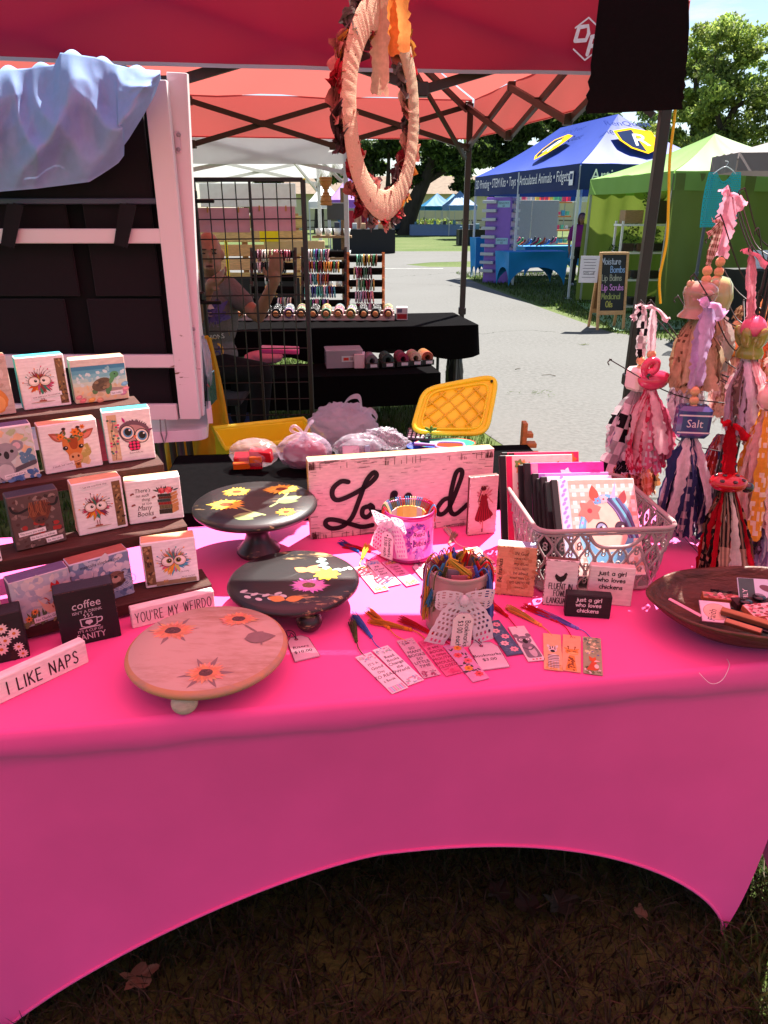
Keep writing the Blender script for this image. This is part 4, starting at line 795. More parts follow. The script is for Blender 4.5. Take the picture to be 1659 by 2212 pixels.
# ================================================================== risers (turned wooden cake stands)
def flower(A, x, y, s, col, ctr, petals=22, squash=1.0, a0=0.0, col2=None, flip=0):
  for ring, (n, L) in enumerate(((petals, 1.0), (petals, .8))):
    for k in range(n):
      a = a0 + 6.283*(k+.5*ring)/n; ex, ey = math.cos(a), math.sin(a)*squash; L2 = s*L*math.hypot(ex, ey)*random.uniform(.75, 1.08)
      A.leaf(x, y, math.atan2(ey, ex), L2, s*.24, tuple(v*random.uniform(.8, 1.15) for v in (col2 if ring and col2 else col)))
  A.oval(x, y+flip*s*.06, s*.33, s*.33*squash, ctr, 0, 16, .08); A.mottle(x-s*.2, y-s*.2*squash, x+s*.2, y+s*.2*squash, [tuple(v*1.7 for v in ctr), tuple(v*.6 for v in ctr)], 14, s*.05)
def riser(label, px, py, rpx, ztop, prof_leg, col, art, rim, base=None, seed=5, edge=.022, yaw=0.0):
  c = onZ(px, py, ztop); r = rpx*mpp(c); root = thing('riser', label, 'riser', (c.x, c.y, TZ), yaw); h = ztop-TZ; random.seed(seed)
  m = M(col); m.lathe([(0, h-edge), (r*.86, h-edge), (r*.95, h-edge*.9), (r*.99, h-edge*.62), (r, h-edge*.42), (r*.985, h-edge*.2), (r*.955, h-.0015)], 72, cols=[col]*2+[rim]*4)
  m.lathe([(r*.955, h-.0015), (r*.945, h), (r*.6, h), (0, h)], 72, cols=[rim, col, col]); top = m.build('plate', RISERM if sum(col) < .3 else RISERP, root)
  pm = M(); art(Art(pm, 2*r, 2*r)); pm.build('painting', PRINT, top, Matrix.Translation((0, 0, h-.0002)) )
  if prof_leg == 'pedestal':
    hh = h-edge; m = M(col); m.lathe([(0, .001), (.052, .001), (.056, .008), (.054, .016), (.036, .034), (.029, .055), (.032, hh*.62), (.044, hh*.66), (.047, hh*.7), (.044, hh*.74), (.032, hh*.78), (.034, hh*.84), (.050, hh*.88), (.053, hh*.93), (.046, hh*.97), (.046, hh)], 40); m.build('pedestal', RISERM, root)
  else:
    fh = h-edge
    for k in range(3):
      a = base + k*2.094; m = M(prof_leg); m.ell((r*.8*math.cos(a), r*.8*math.sin(a), fh*.5+.0005), (fh*.62, fh*.62, fh*.54), 20, 14); m.build('ball_foot', RISERM if sum(prof_leg) < .3 else RAWWOOD, root)
  return root
def worn(name, spot, lo, hi, rough):
  """paint rubbed through to the wood in streaks"""
  m = bpy.data.materials.new(name); m.use_nodes = True; n = m.node_tree.nodes; l = m.node_tree.links; p = n['Principled BSDF']
  a = n.new('ShaderNodeAttribute'); a.attribute_name = 'Col'; t = n.new('ShaderNodeTexCoord')
  mp = n.new('ShaderNodeMapping'); mp.inputs['Scale'].default_value = (5, 22, 22); mp.inputs['Rotation'].default_value = (0, 0, 1.1); l.new(t.outputs['Object'], mp.inputs[0])
  z = n.new('ShaderNodeTexNoise'); z.inputs['Scale'].default_value = 3; z.inputs['Detail'].default_value = 9; z.inputs['Roughness'].default_value = .7; l.new(mp.outputs[0], z.inputs['Vector'])
  z2 = n.new('ShaderNodeTexNoise'); z2.inputs['Scale'].default_value = 7; z2.inputs['Detail'].default_value = 2; l.new(t.outputs['Object'], z2.inputs['Vector'])
  mu = n.new('ShaderNodeMath'); mu.operation = 'MULTIPLY'; l.new(z.outputs['Fac'], mu.inputs[0]); l.new(z2.outputs['Fac'], mu.inputs[1])
  r = n.new('ShaderNodeMapRange'); r.inputs[1].default_value = lo; r.inputs[2].default_value = hi; l.new(mu.outputs[0], r.inputs[0])
  mx = n.new('ShaderNodeMix'); mx.data_type = 'RGBA'; l.new(r.outputs[0], mx.inputs['Factor']); l.new(a.outputs['Color'], mx.inputs[6]); mx.inputs[7].default_value = (*spot, 1); l.new(mx.outputs[2], p.inputs['Base Color'])
  p.inputs['Roughness'].default_value = rough; p.inputs['Coat Weight'].default_value = .15
  bp = n.new('ShaderNodeBump'); bp.inputs['Strength'].default_value = .1; bp.inputs['Distance'].default_value = .005; l.new(z.outputs['Fac'], bp.inputs['Height']); l.new(bp.outputs[0], p.inputs['Normal'])
  return m
RISERM = worn('rubbed_black_paint', rgb(190, 160, 110), .335, .40, .42); RISERP = worn('white_washed_pine', rgb(164, 134, 112), .22, .38, .7)
YL = rgb(238, 200, 70); YL2 = rgb(226, 160, 40); BRN = rgb(120, 66, 34)
def sun_art(A):
  def stem(P, lx, ly, la): A.line(P, .022, rgb(140, 160, 100)); A.leaf(lx, ly, la, .24, .12, rgb(150, 172, 110)); A.leaf(lx, ly, la-.5, .18, .09, rgb(120, 146, 90))
  stem([(-.12, -.1), (.0, -.2), (.12, -.27)], -.12, -.3, .2); stem([(.24, .2), (.2, .02), (.14, -.1)], .17, .0, .6)
  flower(A, -.22, -.06, .16, YL, BRN, 22, .75, .3); flower(A, -.19, .22, .12, YL, BRN, 22, .9); flower(A, .18, .28, .17, YL, BRN, 22, .7, .1, flip=0); flower(A, .28, -.22, .085, YL, BRN, 20)
def gar_art(A):
  for k in range(8): t = k/7; x, y = -.34+.3*t, -.24-.06*math.sin(t*3); A.oval(x, y+.03*(-1)**k, .03, .018, rgb(190, 196, 190), .6*(-1)**k)
  A.line([(-.36, -.23), (-.05, -.28)], .008, rgb(190, 196, 190))
  for k in range(6): A.oval(.22+.025*(k % 2)-.01*k, .14+.035*k, .035, .02, rgb(160, 200, 190), .4*(-1)**k)
  for k in range(4): A.oval(.3+.04*k, .12+.012*k, .03, .018, rgb(176, 206, 190), 1.0*(-1)**k)
  for sx2 in (-1, 1): A.leaf(-.02, -.34, R(90-sx2*72), .14, .09, rgb(206, 150, 80))
  for a in (20, 60, 150): A.leaf(.1, .1, R(a), .13, .09, rgb(214, 140, 90))
  for k in range(9): A.leaf(.25, .06, k*.7, .11, .06, rgb(240, 214, 60))
  A.oval(.25, .06, .03, None, rgb(150, 140, 60)); flower(A, .13, -.12, .16, rgb(206, 130, 196), rgb(120, 110, 70), 24, .75, 0, rgb(220, 150, 208))
def orange_art(A):
  c1, c2 = rgb(214, 154, 122), rgb(204, 134, 98); dk = rgb(92, 66, 64); lf = rgb(134, 114, 110)
  for x, y, n in ((-.26, .16, 6), (.06, -.3, 6)):
    for k in range(n): A.leaf(x, y, k*6.283/n+.3+random.uniform(-.3, .3), .17, .035, lf)
  flower(A, -.26, .16, .155, c1, dk, 24, .8, 0, c2); flower(A, .06, -.3, .125, c1, dk, 24, .9, 0, c2); flower(A, .14, .3, .135, c1, dk, 24, .7, 0, c2); A.line([(.2, .22), (.3, .12), (.34, .0)], .012, lf); A.leaf(.22, .06, R(10), .2, .13, lf); A.leaf(.24, .04, R(50), .14, .1, lf)
BLK = rgb(30, 26, 26)
riser('tall black pedestal riser painted with yellow sunflowers', 551, 1084, 134, TZ+.142, 'pedestal', BLK, sun_art, BLK, seed=5)
riser('low black riser painted with purple daisy and butterflies, on ball feet', 634, 1248, 142, TZ+.066, BLK, BLK, gar_art, BLK, base=R(-68), seed=6)
riser('pale wooden riser painted with orange sunflowers, on white ball feet', 448, 1392, 172, TZ+.060, rgb(206, 184, 164), rgb(190, 166, 150), orange_art, rgb(190, 140, 96), base=R(-98), seed=7)
# ================================================================== things on the pink table, centre and right
def plane_pt(px, py, o, n):
  r = Vector(ray(px, py)); c = Vector((0, 0, CAMH)); t = (Vector(o)-c).dot(n)/r.dot(n); return c + r*t
# ---- Loved sign
random.seed(41)
A1, B1 = tp(672, 1166), tp(1058, 1131); d1 = B1-A1; w1 = d1.length; yaw1 = math.atan2(d1.y, d1.x); h1 = zat(A1.y, 996)-TZ
m = M(); sc_ = rgb(214, 196, 186); m.box((0, .019, h1/2), (w1, .038, h1), .002, col=[rgb(190, 140, 80), rgb(190, 140, 80), sc_, sc_, sc_, rgb(206, 166, 110)])
sign = m.build('plank_sign', WOOD); sign.matrix_world = Matrix.Translation((A1+B1)/2) @ Matrix.Rotation(yaw1, 4, 'Z'); tag(sign, 'distressed pale plank sign lettered Loved in black script', 'sign')
winv = sign.matrix_world.inverted(); nrm1 = Vector((math.sin(yaw1), -math.cos(yaw1), 0))
def on_sign(cx, cy):
  q = winv @ plane_pt((1300+cx/1.3825)/1.852, (1750+cy/1.3825)/1.852, A1, nrm1); return (q.x, q.z)
pm = M(); AA = Art(pm, w1, h1); DK = rgb(74, 44, 40)
for k in range(560):
  x = random.uniform(-.495, .495); y = random.uniform(.004, AA.H-.006); e = min(.5-abs(x), y*1.0, AA.H-y); p_ = math.exp(-e/.035)
  if random.random() < .10+p_:
    L = random.uniform(.004, .02)*(1+2*p_); hh = random.uniform(.0006, .0016)*(1+p_*1.2)
    AA.rect(max(-.496, x-L), y, min(.496, x+L), min(AA.H-.002, y+hh), DK)
for k in range(130):
  x = random.choice((random.uniform(-.495, -.46), random.uniform(.45, .495), random.uniform(-.5, .5)*.95)); y = random.choice((0.003, AA.H-.05)); AA.rect(x-.0012, y, x+.0012, y+random.uniform(.01, .045), DK)
Lw = .0135
for st in ([(128,245),(88,243),(45,280),(42,325),(75,345),(160,310),(245,255),(284,212),(268,193),(228,240),(190,340),(150,438),(100,488),(40,502),(4,482),(12,456),(60,455),(150,480),(205,493),(262,483)],
           [(250,378),(212,390),(206,425),(228,440),(256,418),(264,385),(246,372),(262,402),(305,412),(352,398),(378,340),(390,308),(374,312),(372,370),(392,405),(440,380),(470,330),(455,318),(440,360),(470,402),(520,395),(575,360)],
           [(700,332),(655,345),(618,398),(640,425),(686,385),(738,262),(758,196),(744,178),(720,205),(694,318),(692,398),(716,424),(755,398),(786,368)]):
  pm.stroke(smooth2([on_sign(*q) for q in st], 6), Lw, rgb(24, 18, 20))
pm.build('lettering', PRINT, sign, FRONT)
block('picture_block', 'slim block with a red gowned fairy leaning by the plank sign', (1010, 1158), (1070, 1151), TZ, zat(tp(1010, 1158).y, 1031)-TZ, .016, a_fairy, face=rgb(222, 204, 192), side=rgb(96, 50, 46), wear=(rgb(120, 70, 64), 60, .02), seed=42)
# ---- three verse and hen blocks
def a_fear(A):
  H = A.H; k = rgb(30, 20, 18); g = rgb(90, 78, 74); A.mottle(-.48, .03, .48, H*.97, [rgb(196, 150, 106), rgb(206, 164, 122), rgb(180, 130, 90)], 60, .09)
  A.text('Be fearless', -.345, H*.5, .11, k, a=R(90), slant=.18, wx=.98)
  x = .12
  for t, y, h, c, w_ in (('IN God', .86, .085, k, 1), ('HAVE I PUT', .765, .055, k, 1), ('my trust', .655, .085, k, 1), ('I WILL NOT', .565, .06, g, 1), ('be afraid', .46, .085, g, 1), ('WHAT MAN CAN', .365, .058, k, .9), ('DO UNTO ME', .265, .068, k, .95), ('- PSALM 56:11', .17, .04, k, 1)):
    A.text(t, x, y*H*.98, h, c, slant=.15 if t[0] in 'mb' else 0, wx=w_*.86)
def a_fluent(A):
  A.poly([(-.2, 1.06), (-.16, 1.14), (-.1, 1.08), (-.03, 1.04), (.06, 1.1), (.1, 1.18), (.15, 1.2), (.17, 1.15), (.19, 1.13), (.16, 1.1), (.15, 1.0), (.09, .9), (.02, .86), (.03, .8), (-.01, .8), (-.01, .86), (-.1, .88), (-.17, .96)], INK)
  for t, y in (('FLUENT IN', .6), ('FOWL', .36), ('LANGUAGE', .1)): A.hand(t, 0, y, .2, .022, INK, wx=.72, gap=.11)
def a_just(c, wd=.022):
  def f(A):
    for t, y in (('just a girl', .72), ('who loves', .49), ('chickens', .24)): A.hand(t, 0, y*A.H, A.H*.165, wd, c, wx=1.15, gap=.2)
  return f
def a_just_tall(A):
  for t, y in (('just a girl', .78), ('who loves', .61), ('chickens', .43)): A.hand(t, 0, y*A.H, A.H*.105, .02, INK, wx=1.15, gap=.2)
hh_ = lambda L, py: zat(tp(*L).y, py)-TZ
block('verse_block', 'tan block with blue grey top bearing a Be fearless Bible verse', (1068, 1283), (1152, 1291), TZ, hh_((1068, 1283), 1178), .034, a_fear, face=rgb(200, 156, 112), side=rgb(140, 90, 64), top=rgb(150, 166, 190), wear=(rgb(96, 56, 40), 40, .02), seed=43)
block('hen_block', 'white block with a black hen reading FLUENT IN FOWL LANGUAGE', (1171, 1306), (1241, 1312), TZ, hh_((1171, 1306), 1208), .018, a_fluent, face=rgb(222, 212, 206), side=rgb(100, 62, 56), wear=(rgb(110, 84, 80), 70, .03), seed=44)
block('slogan_block', 'white block reading just a girl who loves chickens', (1266, 1303), (1362, 1311), TZ, hh_((1266, 1303), 1221), .02, a_just_tall, face=rgb(226, 212, 204), side=rgb(214, 190, 180), seed=45)
block('slogan_block', 'black block reading just a girl who loves chickens', (1219, 1331), (1317, 1338), TZ, hh_((1219, 1331), 1283), .024, a_just(rgb(214, 206, 206), .018), face=rgb(26, 22, 24), side=rgb(30, 26, 28), wear=(rgb(70, 60, 60), 26, .012), seed=46)
# ---- string tassels
def strands(m, a, b, n, r0, r1, col, sag=0.0, t=.0007, floor=None):
  """brush of threads from a to b, fanning from r0 to r1"""
  a, b = Vector(a), Vector(b); d = b-a; x = d.cross(Vector((0, 0, 1))); x = x.normalized() if x.length > 1e-6 else Vector((1, 0, 0)); y = d.normalized().cross(x)
  for k in range(n):
    an, q = random.uniform(0, 6.28), math.sqrt(random.random()); u = x*math.cos(an)*q + y*math.sin(an)*q; L = random.uniform(.85, 1.08)
    P = [a + u*r0, a + d*.5*L + u*(r0+r1)*.5 + Vector((0, 0, sag)), a + d*L + u*r1]
    if floor is not None:
      for p in P: p.z = max(p.z, floor)
    m.tube(P, t, 3, tuple(v*random.uniform(.65, 1.3) for v in col), caps=False)
def tassel(parent, org, pts, col, n=46, spread=.010, floor=.0012, name='tassel'):
  """cord through pts[0]..knot pts[-2], then brush to pts[-1]; world points"""
  pts = [Vector(p)-org for p in pts]; m = M(col)
  for p in pts: p.z = max(p.z, floor+.001)
  cordp = smooth3(pts[:-1], 4) if len(pts) > 3 else pts[:-1]
  m.tube(cordp, .0011, 5); k = pts[-2]; dd = (pts[-1]-k).normalized(); m.ell(k, (.0042, .0042, .0042), 10, 6); m.tube([k+dd*.004, k+dd*.014], [.0038, .0045], 8)
  strands(m, k+dd*.006, pts[-1], n, .0036, spread, col, sag=.002, floor=floor); return m.build(name, CLOTH, parent)
c4 = lambda x, y: tp((1340+x/1.4553)/1.852, (2380+y/1.4553)/1.852)
c5 = lambda x, y: tp((1340+x/2.5136)/1.852, (1950+y/2.5136)/1.852)
CARD = mat('laminated_card', .18, .05, 60, coat=.6)
def bookmark(label, top, bot, wid, base, art, tcol=None, tpts=None, seed=1, lift=0.0, n=46):
  random.seed(seed); d = bot-top; L = d.length; c = (top+bot)/2; rz = math.atan2(d.y, d.x)+math.pi/2
  o = thing('bookmark', label, 'bookmark', (c.x, c.y, TZ+.0008+lift), rz); m = M(base); m.box((0, 0, .0008), (wid, L, .0016), .0004); card = m.build('card', CARD, o)
  pm = M(); A = Art(pm, wid, L, 0, -L/2); art(A); pm.build('picture', PRINT, card, Matrix.Translation((0, 0, .0014)))
  if tcol:
    org = Vector((c.x, c.y, TZ)); t = tassel(o, org, [top + (bot-top)*.05] + tpts, tcol, n=n, floor=.001); t.matrix_parent_inverse = Matrix.Rotation(-rz, 4, 'Z') @ Matrix.Translation((0, 0, -.0008-lift))
  return o
def b_text(lines, flo, ground=None, ink=rgb(70, 60, 70)):
  def f(A):
    if ground: A.rect(-.48, .02, .48, A.H-.02, ground)
    A.mottle(-.42, .08, .42, .55, flo, 40, .09); A.mottle(-.42, A.H-.6, .42, A.H-.2, flo, 34, .08)
    for k, t in enumerate(lines): A.text(t, 0, A.H*.70-k*.36, .24 if len(t) < 7 else .19, ink, slant=.2 if k % 2 else 0, wx=.85)
  return f
PAST = [rgb(190, 150, 190), rgb(150, 180, 200), rgb(210, 150, 170), rgb(160, 190, 170)]; WARM = [rgb(230, 150, 60), rgb(240, 200, 80), rgb(200, 90, 60), rgb(120, 140, 80)]; BLUS = [rgb(60, 130, 200), rgb(110, 170, 220), rgb(190, 200, 220)]
def b_book(A):
  A.rect(-.48, .02, .48, A.H-.02, rgb(228, 224, 226)); A.mottle(-.42, A.H-.7, .42, A.H-.15, PAST, 40, .08)
  for k, c in enumerate(PAST+PAST[:3]): A.rect(-.44+.125*k, .05, -.34+.125*k, .5, tuple(v*1.2 for v in c))
  for k, t in enumerate(("IT'S A", 'Good', 'Day', 'TO READ', 'a Book')): A.text(t, 0, A.H*.69-k*.42, .25 if k % 2 else .2, rgb(60, 54, 60), slant=.2 if k % 2 else 0, wx=.85)
def b_flow(bgc, fl, n=5, leafc=rgb(90, 100, 80)):
  def f(A):
    A.rect(-.48, .02, .48, A.H-.02, bgc)
    for k in range(26): A.leaf(random.uniform(-.35, .35), random.uniform(.3, A.H-.5), random.uniform(0, 6.28), .3, .11, leafc)
    for k in range(n):
      x, y = (-.15 if k % 2 else .15), .5+(A.H-1.0)*k/max(1, n-1); c = fl[k % len(fl)]
      for j in range(7): A.leaf(x, y, j*.9, .27, .2, c)
      A.oval(x, y, .08, None, tuple(v*.45 for v in c))
  return f
def b_koala(A):
  A.rect(-.48, .02, .48, A.H-.02, rgb(216, 206, 206)); g = rgb(120, 112, 120); A.poly([(-.4, .5), (-.3, 1.6), (.3, 1.6), (.44, .5), (.3, .3), (-.3, .3)], g, True); A.oval(.08, .85, .2, .5, rgb(190, 176, 180)); A.oval(-.02, 2.05, .42, .42, g)
  for x in (-.36, .36): A.oval(x, 2.5, .16, .2, g)
  A.oval(0, 1.92, .15, .24, INK); A.oval(-.2, 2.1, .1, None, WHITE); A.oval(.2, 2.1, .1, None, WHITE); A.oval(-.19, 2.1, .045, None, INK); A.oval(.2, 2.1, .045, None, INK); A.line([(-.3, 1.3), (.0, 1.05), (.3, 1.3)], .1, rgb(90, 84, 92))
  for x in (-.15, .05, .25): A.oval(x, .14, .06, None, rgb(190, 40, 60))
def b_zebra(A):
  A.rect(-.48, .02, .48, A.H-.02, rgb(214, 176, 130)); A.mottle(-.4, .05, .4, .5, [rgb(190, 140, 70), rgb(210, 160, 90)], 30, .12); w_ = rgb(214, 204, 196); k_ = rgb(46, 38, 40)
  for x in (-.2, -.04, .12, .26): A.rect(x-.06, .18, x+.05, .9, w_)
  A.oval(.04, 1.15, .32, .36, w_); A.oval(0, 1.95, .24, .3, w_); A.leaf(-.14, 2.1, R(115), .36, .2, w_); A.leaf(.14, 2.1, R(65), .36, .2, w_)
  for y in (.3, .45, .6, .75, .95, 1.1, 1.25, 1.4): A.line([(-.26, y), (.02, y-.05), (.3, y)], .06, k_)
  A.oval(0, 1.78, .13, .13, k_); A.oval(-.13, 2.0, .05, None, INK); A.oval(.13, 2.0, .05, None, INK)
  for x in (-.12, 0, .12): A.line([(x, 2.08), (x*1.2, 2.26)], .05, k_, False)
def b_gir(A):
  A.rect(-.48, .02, .48, A.H-.02, rgb(220, 170, 126)); o_ = rgb(214, 140, 60); d_ = rgb(130, 66, 30); A.poly([(-.3, .05), (-.12, 1.5), (.16, 1.5), (.3, .05)], o_)
  for k in range(22): y = random.uniform(.1, 1.4); A.oval(random.uniform(-.2, .2)*(1-y*.3), y, .06, .08, d_, random.random(), 7)
  A.oval(.02, 1.85, .36, .28, o_); A.oval(.1, 1.68, .3, .14, rgb(230, 180, 110)); A.line([(-.1, 1.64), (.14, 1.6), (.34, 1.66)], .03, d_)
  for x in (-.16, .16): A.line([(x, 2.08), (x*1.2, 2.32)], .05, d_, False); A.oval(x*1.2, 2.36, .06, None, d_); A.leaf(x, 2.0, R(90-x*300), .36, .16, o_); A.rect(x-.1, 1.86, x+.1, 1.92, INK)
  A.text('ZZZ', .05, A.H-.3, .12, rgb(170, 60, 40))
def b_fox(A):
  A.rect(-.48, .02, .48, A.H-.02, rgb(150, 160, 120)); A.mottle(-.4, A.H*.5, .4, A.H-.1, [rgb(200, 206, 150), rgb(120, 150, 110), rgb(220, 214, 160), rgb(90, 120, 100)], 46, .14); A.mottle(-.4, .05, .4, .6, [rgb(70, 90, 60), rgb(110, 130, 80), rgb(216, 206, 196)], 46, .1)
  A.poly([(-.34, .3), (.1, .3), (.3, .5), (.2, 1.0), (.0, 1.2), (-.12, .9)], rgb(190, 80, 44), True); A.oval(.2, .7, .12, .2, rgb(224, 206, 190)); A.poly([(-.16, 1.2), (-.2, 1.65), (0, 1.45), (.16, 1.62), (.18, 1.35), (.42, 1.2), (.1, 1.05)], rgb(200, 90, 46)); A.poly([(.06, 1.1), (.42, 1.2), (.16, 1.28)], rgb(230, 214, 200))
  for x, y in ((.0, 2.1), (.3, 1.8), (-.25, 1.9)): A.oval(x, y, .07, .05, rgb(90, 110, 160), .5)
BMW = .036
def bm(label, t, b, base, art, tc=None, tp_=None, seed=1, conv=c4, wid=BMW, lift=0.0): return bookmark(label, conv(*t), conv(*b), wid, base, art, tc, [conv(*q) for q in tp_] if tp_ else None, seed, lift)
GRN, BLU, GLD, RDT, LAV, WHT, YEL = rgb(70, 84, 30), rgb(70, 110, 190), rgb(214, 140, 40), rgb(190, 14, 24), rgb(120, 120, 196), rgb(214, 206, 190), rgb(230, 190, 50)
wb = rgb(226, 222, 224)
bm('white bookmark with green tassel reading a good day to read a book', (163, 352), (380, 562), wb, b_book, GRN, [(140, 320), (124, 272), (100, 160)], 51)
bm('white bookmark with bright blue tassel reading Read books', (262, 312), (472, 516), wb, b_text(['Read', 'Books', 'Change', 'the', 'World'], PAST, rgb(226, 224, 228)), BLU, [(235, 290), (210, 246), (112, 128)], 52)
bm('clear bookmark with gold tassel reading so many books so little time', (405, 262), (566, 478), rgb(206, 170, 186), b_text(['SO', 'MANY', 'BOOKS', 'SO', 'LITTLE', 'TIME'], [rgb(150, 60, 100), rgb(120, 110, 120), rgb(206, 180, 190)]), GLD, [(352, 240), (312, 196), (195, 98)], 53)
bm('clear pink bookmark reading my book is open', (530, 265), (696, 464), rgb(214, 90, 140), b_text(['IF MY', 'BOOK', 'IS OPEN', 'MOUTH', 'SHOULD', 'CLOSED'], [rgb(206, 70, 120), rgb(190, 60, 110)], None, rgb(130, 30, 60)), GLD, [(490, 228), (440, 206), (205, 158)], 54)
bm('bookmark of red poppies and dark leaves with red tassel', (676, 292), (851, 500), rgb(206, 150, 186), b_flow(rgb(200, 140, 180), [rgb(214, 80, 90), rgb(226, 150, 60), rgb(214, 100, 110)], 5, rgb(60, 60, 60)), RDT, [(620, 262), (570, 232), (385, 150)], 55)
bm('dark bookmark with pale pink roses beside the tall can', (908, 155), (1050, 352), rgb(60, 76, 96), b_flow(rgb(70, 96, 120), [rgb(226, 160, 170), rgb(236, 190, 190)], 5, rgb(90, 120, 140)), None, None, 56)
bm('bookmark of grey cartoon koala with red tassel', (1054, 188), (1176, 388), rgb(206, 196, 196), b_koala, RDT, [(1030, 160), (1000, 126), (915, 62)], 57)
bm('bookmark of a young zebra with pale gold tassel', (1262, 232), (1272, 442), rgb(220, 180, 136), b_zebra, rgb(226, 160, 80), [(1235, 210), (1195, 180), (1010, 82)], 58)
bm('bookmark of a sleepy giraffe with thin red tassel', (1378, 240), (1375, 450), rgb(220, 170, 126), b_gir, RDT, [(1345, 195), (1292, 156), (1100, 72)], 59)
bm('bookmark of a red fox in a meadow with lavender tassel', (1495, 252), (1502, 466), rgb(160, 170, 130), b_fox, LAV, [(1455, 218), (1410, 198), (1185, 106)], 60)
bm('sunlit floral bookmark with yellow tassel beside the low black riser', (262, 800), (475, 1050), rgb(236, 190, 200), b_text(['Trust', 'the', 'Lord', 'Heart'], WARM, None, rgb(150, 60, 60)), YEL, [(250, 775), (272, 722), (325, 590)], 61, c5, .037)
bm('bookmark with blue butterflies and blue tassel near the bible can', (355, 745), (600, 990), rgb(226, 196, 216), b_text(['All', 'Grace', 'for', 'God'], BLUS, None, rgb(60, 46, 60)), rgb(20, 90, 170), [(290, 705), (230, 650), (60, 560)], 62, c5, .037)
bm('bookmark with orange roses and long red tassel near the bible can', (530, 745), (790, 985), rgb(220, 150, 186), b_text(['Casa', 'God', 'Hug', 'you'], WARM, None, rgb(110, 30, 50)), RDT, [(440, 690), (350, 650), (95, 600)], 63, c5, .037)
bm('bookmark with white daisies and ivory tassel behind the tall can', (1370, 612), (1545, 775), rgb(236, 196, 200), b_text(['Be', 'still', 'know'], WARM, None, rgb(150, 60, 60)), WHT, [(1260, 592), (1190, 530), (1120, 420)], 64, c5, .037)
bm('bookmark half hidden behind the tall can with grey tassel', (1300, 640), (1470, 800), rgb(230, 190, 200), b_text(['Hope', 'joy'], WARM, None, rgb(150, 60, 60)), rgb(150, 140, 120), [(1200, 640), (1150, 570), (1205, 470)], 65, c5, .037)
bm('pale pink bookmark at the foot of the verse block', (1520, 790), (1600, 880), rgb(236, 200, 206), b_text(['Pray'], WARM, None, rgb(150, 60, 60)), None, None, 66, c5, .037)
# ---- price tags
def price_tag(label, pts, lines, string, seed=1, col=rgb(214, 190, 200), hole=None, ink=rgb(40, 20, 34)):
  W = [tp(*p) for p in pts]; c = sum(W, Vector())/len(W); o = thing('price_tag', label, 'price tag', (c.x, c.y, TZ+.0008)); lo = [(q.x-c.x, q.y-c.y) for q in W]
  m = M(col); m.prism(lo, .0, .0016); card = m.build('card', CARD, o); pm = M()
  pm.stroke(lo, .0011, ink, closed=True)
  for t, a, b in lines:
    p0, p1 = tp(*a)-c, tp(*b)-c; an = math.atan2(p1.y-p0.y, p1.x-p0.x); Lw_ = (p1-p0).length; h = .007; k = Lw_/text_width(t, h); pm.text(t, p0.x, p0.y, h*min(1.25, k), ink, align='l', a=an, wx=k/min(1.25, k))
    pm.text(t, p0.x+.0004, p0.y, h*min(1.25, k), ink, align='l', a=an, wx=k/min(1.25, k))
  hq = tp(*hole)-c; pm.oval(hq.x, hq.y, .0042, None, ink, n=12); pm.oval(hq.x, hq.y, .0026, None, (.4, .05, .15), n=12); pm.build('lettering', PRINT, card, Matrix.Translation((0, 0, .0013)))
  m = M(rgb(60, 56, 70)); S = [tp(*q)-c for q in string]
  for k, q in enumerate(S): q.z = .004 + .004*(k % 2)
  m.tube(smooth3(S, 5), .0009, 5); m.build('string', CLOTH, o); return o
g1 = lambda x, y: ((700+x/1.844)/1.852, (1700+y/1.844)/1.852); g4 = lambda x, y: ((1340+x/1.4553)/1.852, (2380+y/1.4553)/1.852); g5 = lambda x, y: ((1340+x/2.5136)/1.852, (1950+y/2.5136)/1.852)
price_tag('pink card tag reading Risers $10.00 lying on the cloth', [g1(832, 1612), g1(850, 1578), g1(930, 1558), g1(985, 1576), g1(1072, 1708), g1(885, 1752)], [('Risers', g1(872, 1662), g1(990, 1640)), ('$10.00', g1(882, 1698), g1(1016, 1672))], [g1(893, 1588), g1(860, 1562), g1(842, 1580), g1(820, 1550), g1(850, 1530), g1(882, 1560), g1(895, 1585)], hole=g1(895, 1590))
price_tag('pink card tag reading Bookmarks $3.00 among the bookmarks', [g4(778, 315), g4(805, 282), g4(905, 280), g4(950, 305), g4(1019, 422), g4(850, 444)], [('Bookmarks', g4(808, 372), g4(970, 352)), ('$3.00', g4(862, 392), g4(946, 382))], [g4(848, 300), g4(815, 285), g4(790, 265), g4(805, 250), g4(835, 275), g4(852, 302)], hole=g4(851, 303))
price_tag('pink card tag reading Bible Books half under the bible can', [g5(775, 810), g5(800, 785), g5(900, 772), g5(960, 790), g5(1010, 900), g5(880, 930)], [('Bible', g5(840, 840), g5(950, 815)), ('Books', g5(822, 872), g5(940, 850))], [g5(850, 790), g5(800, 795), g5(780, 770), g5(830, 760), g5(858, 785)], hole=g5(850, 790))
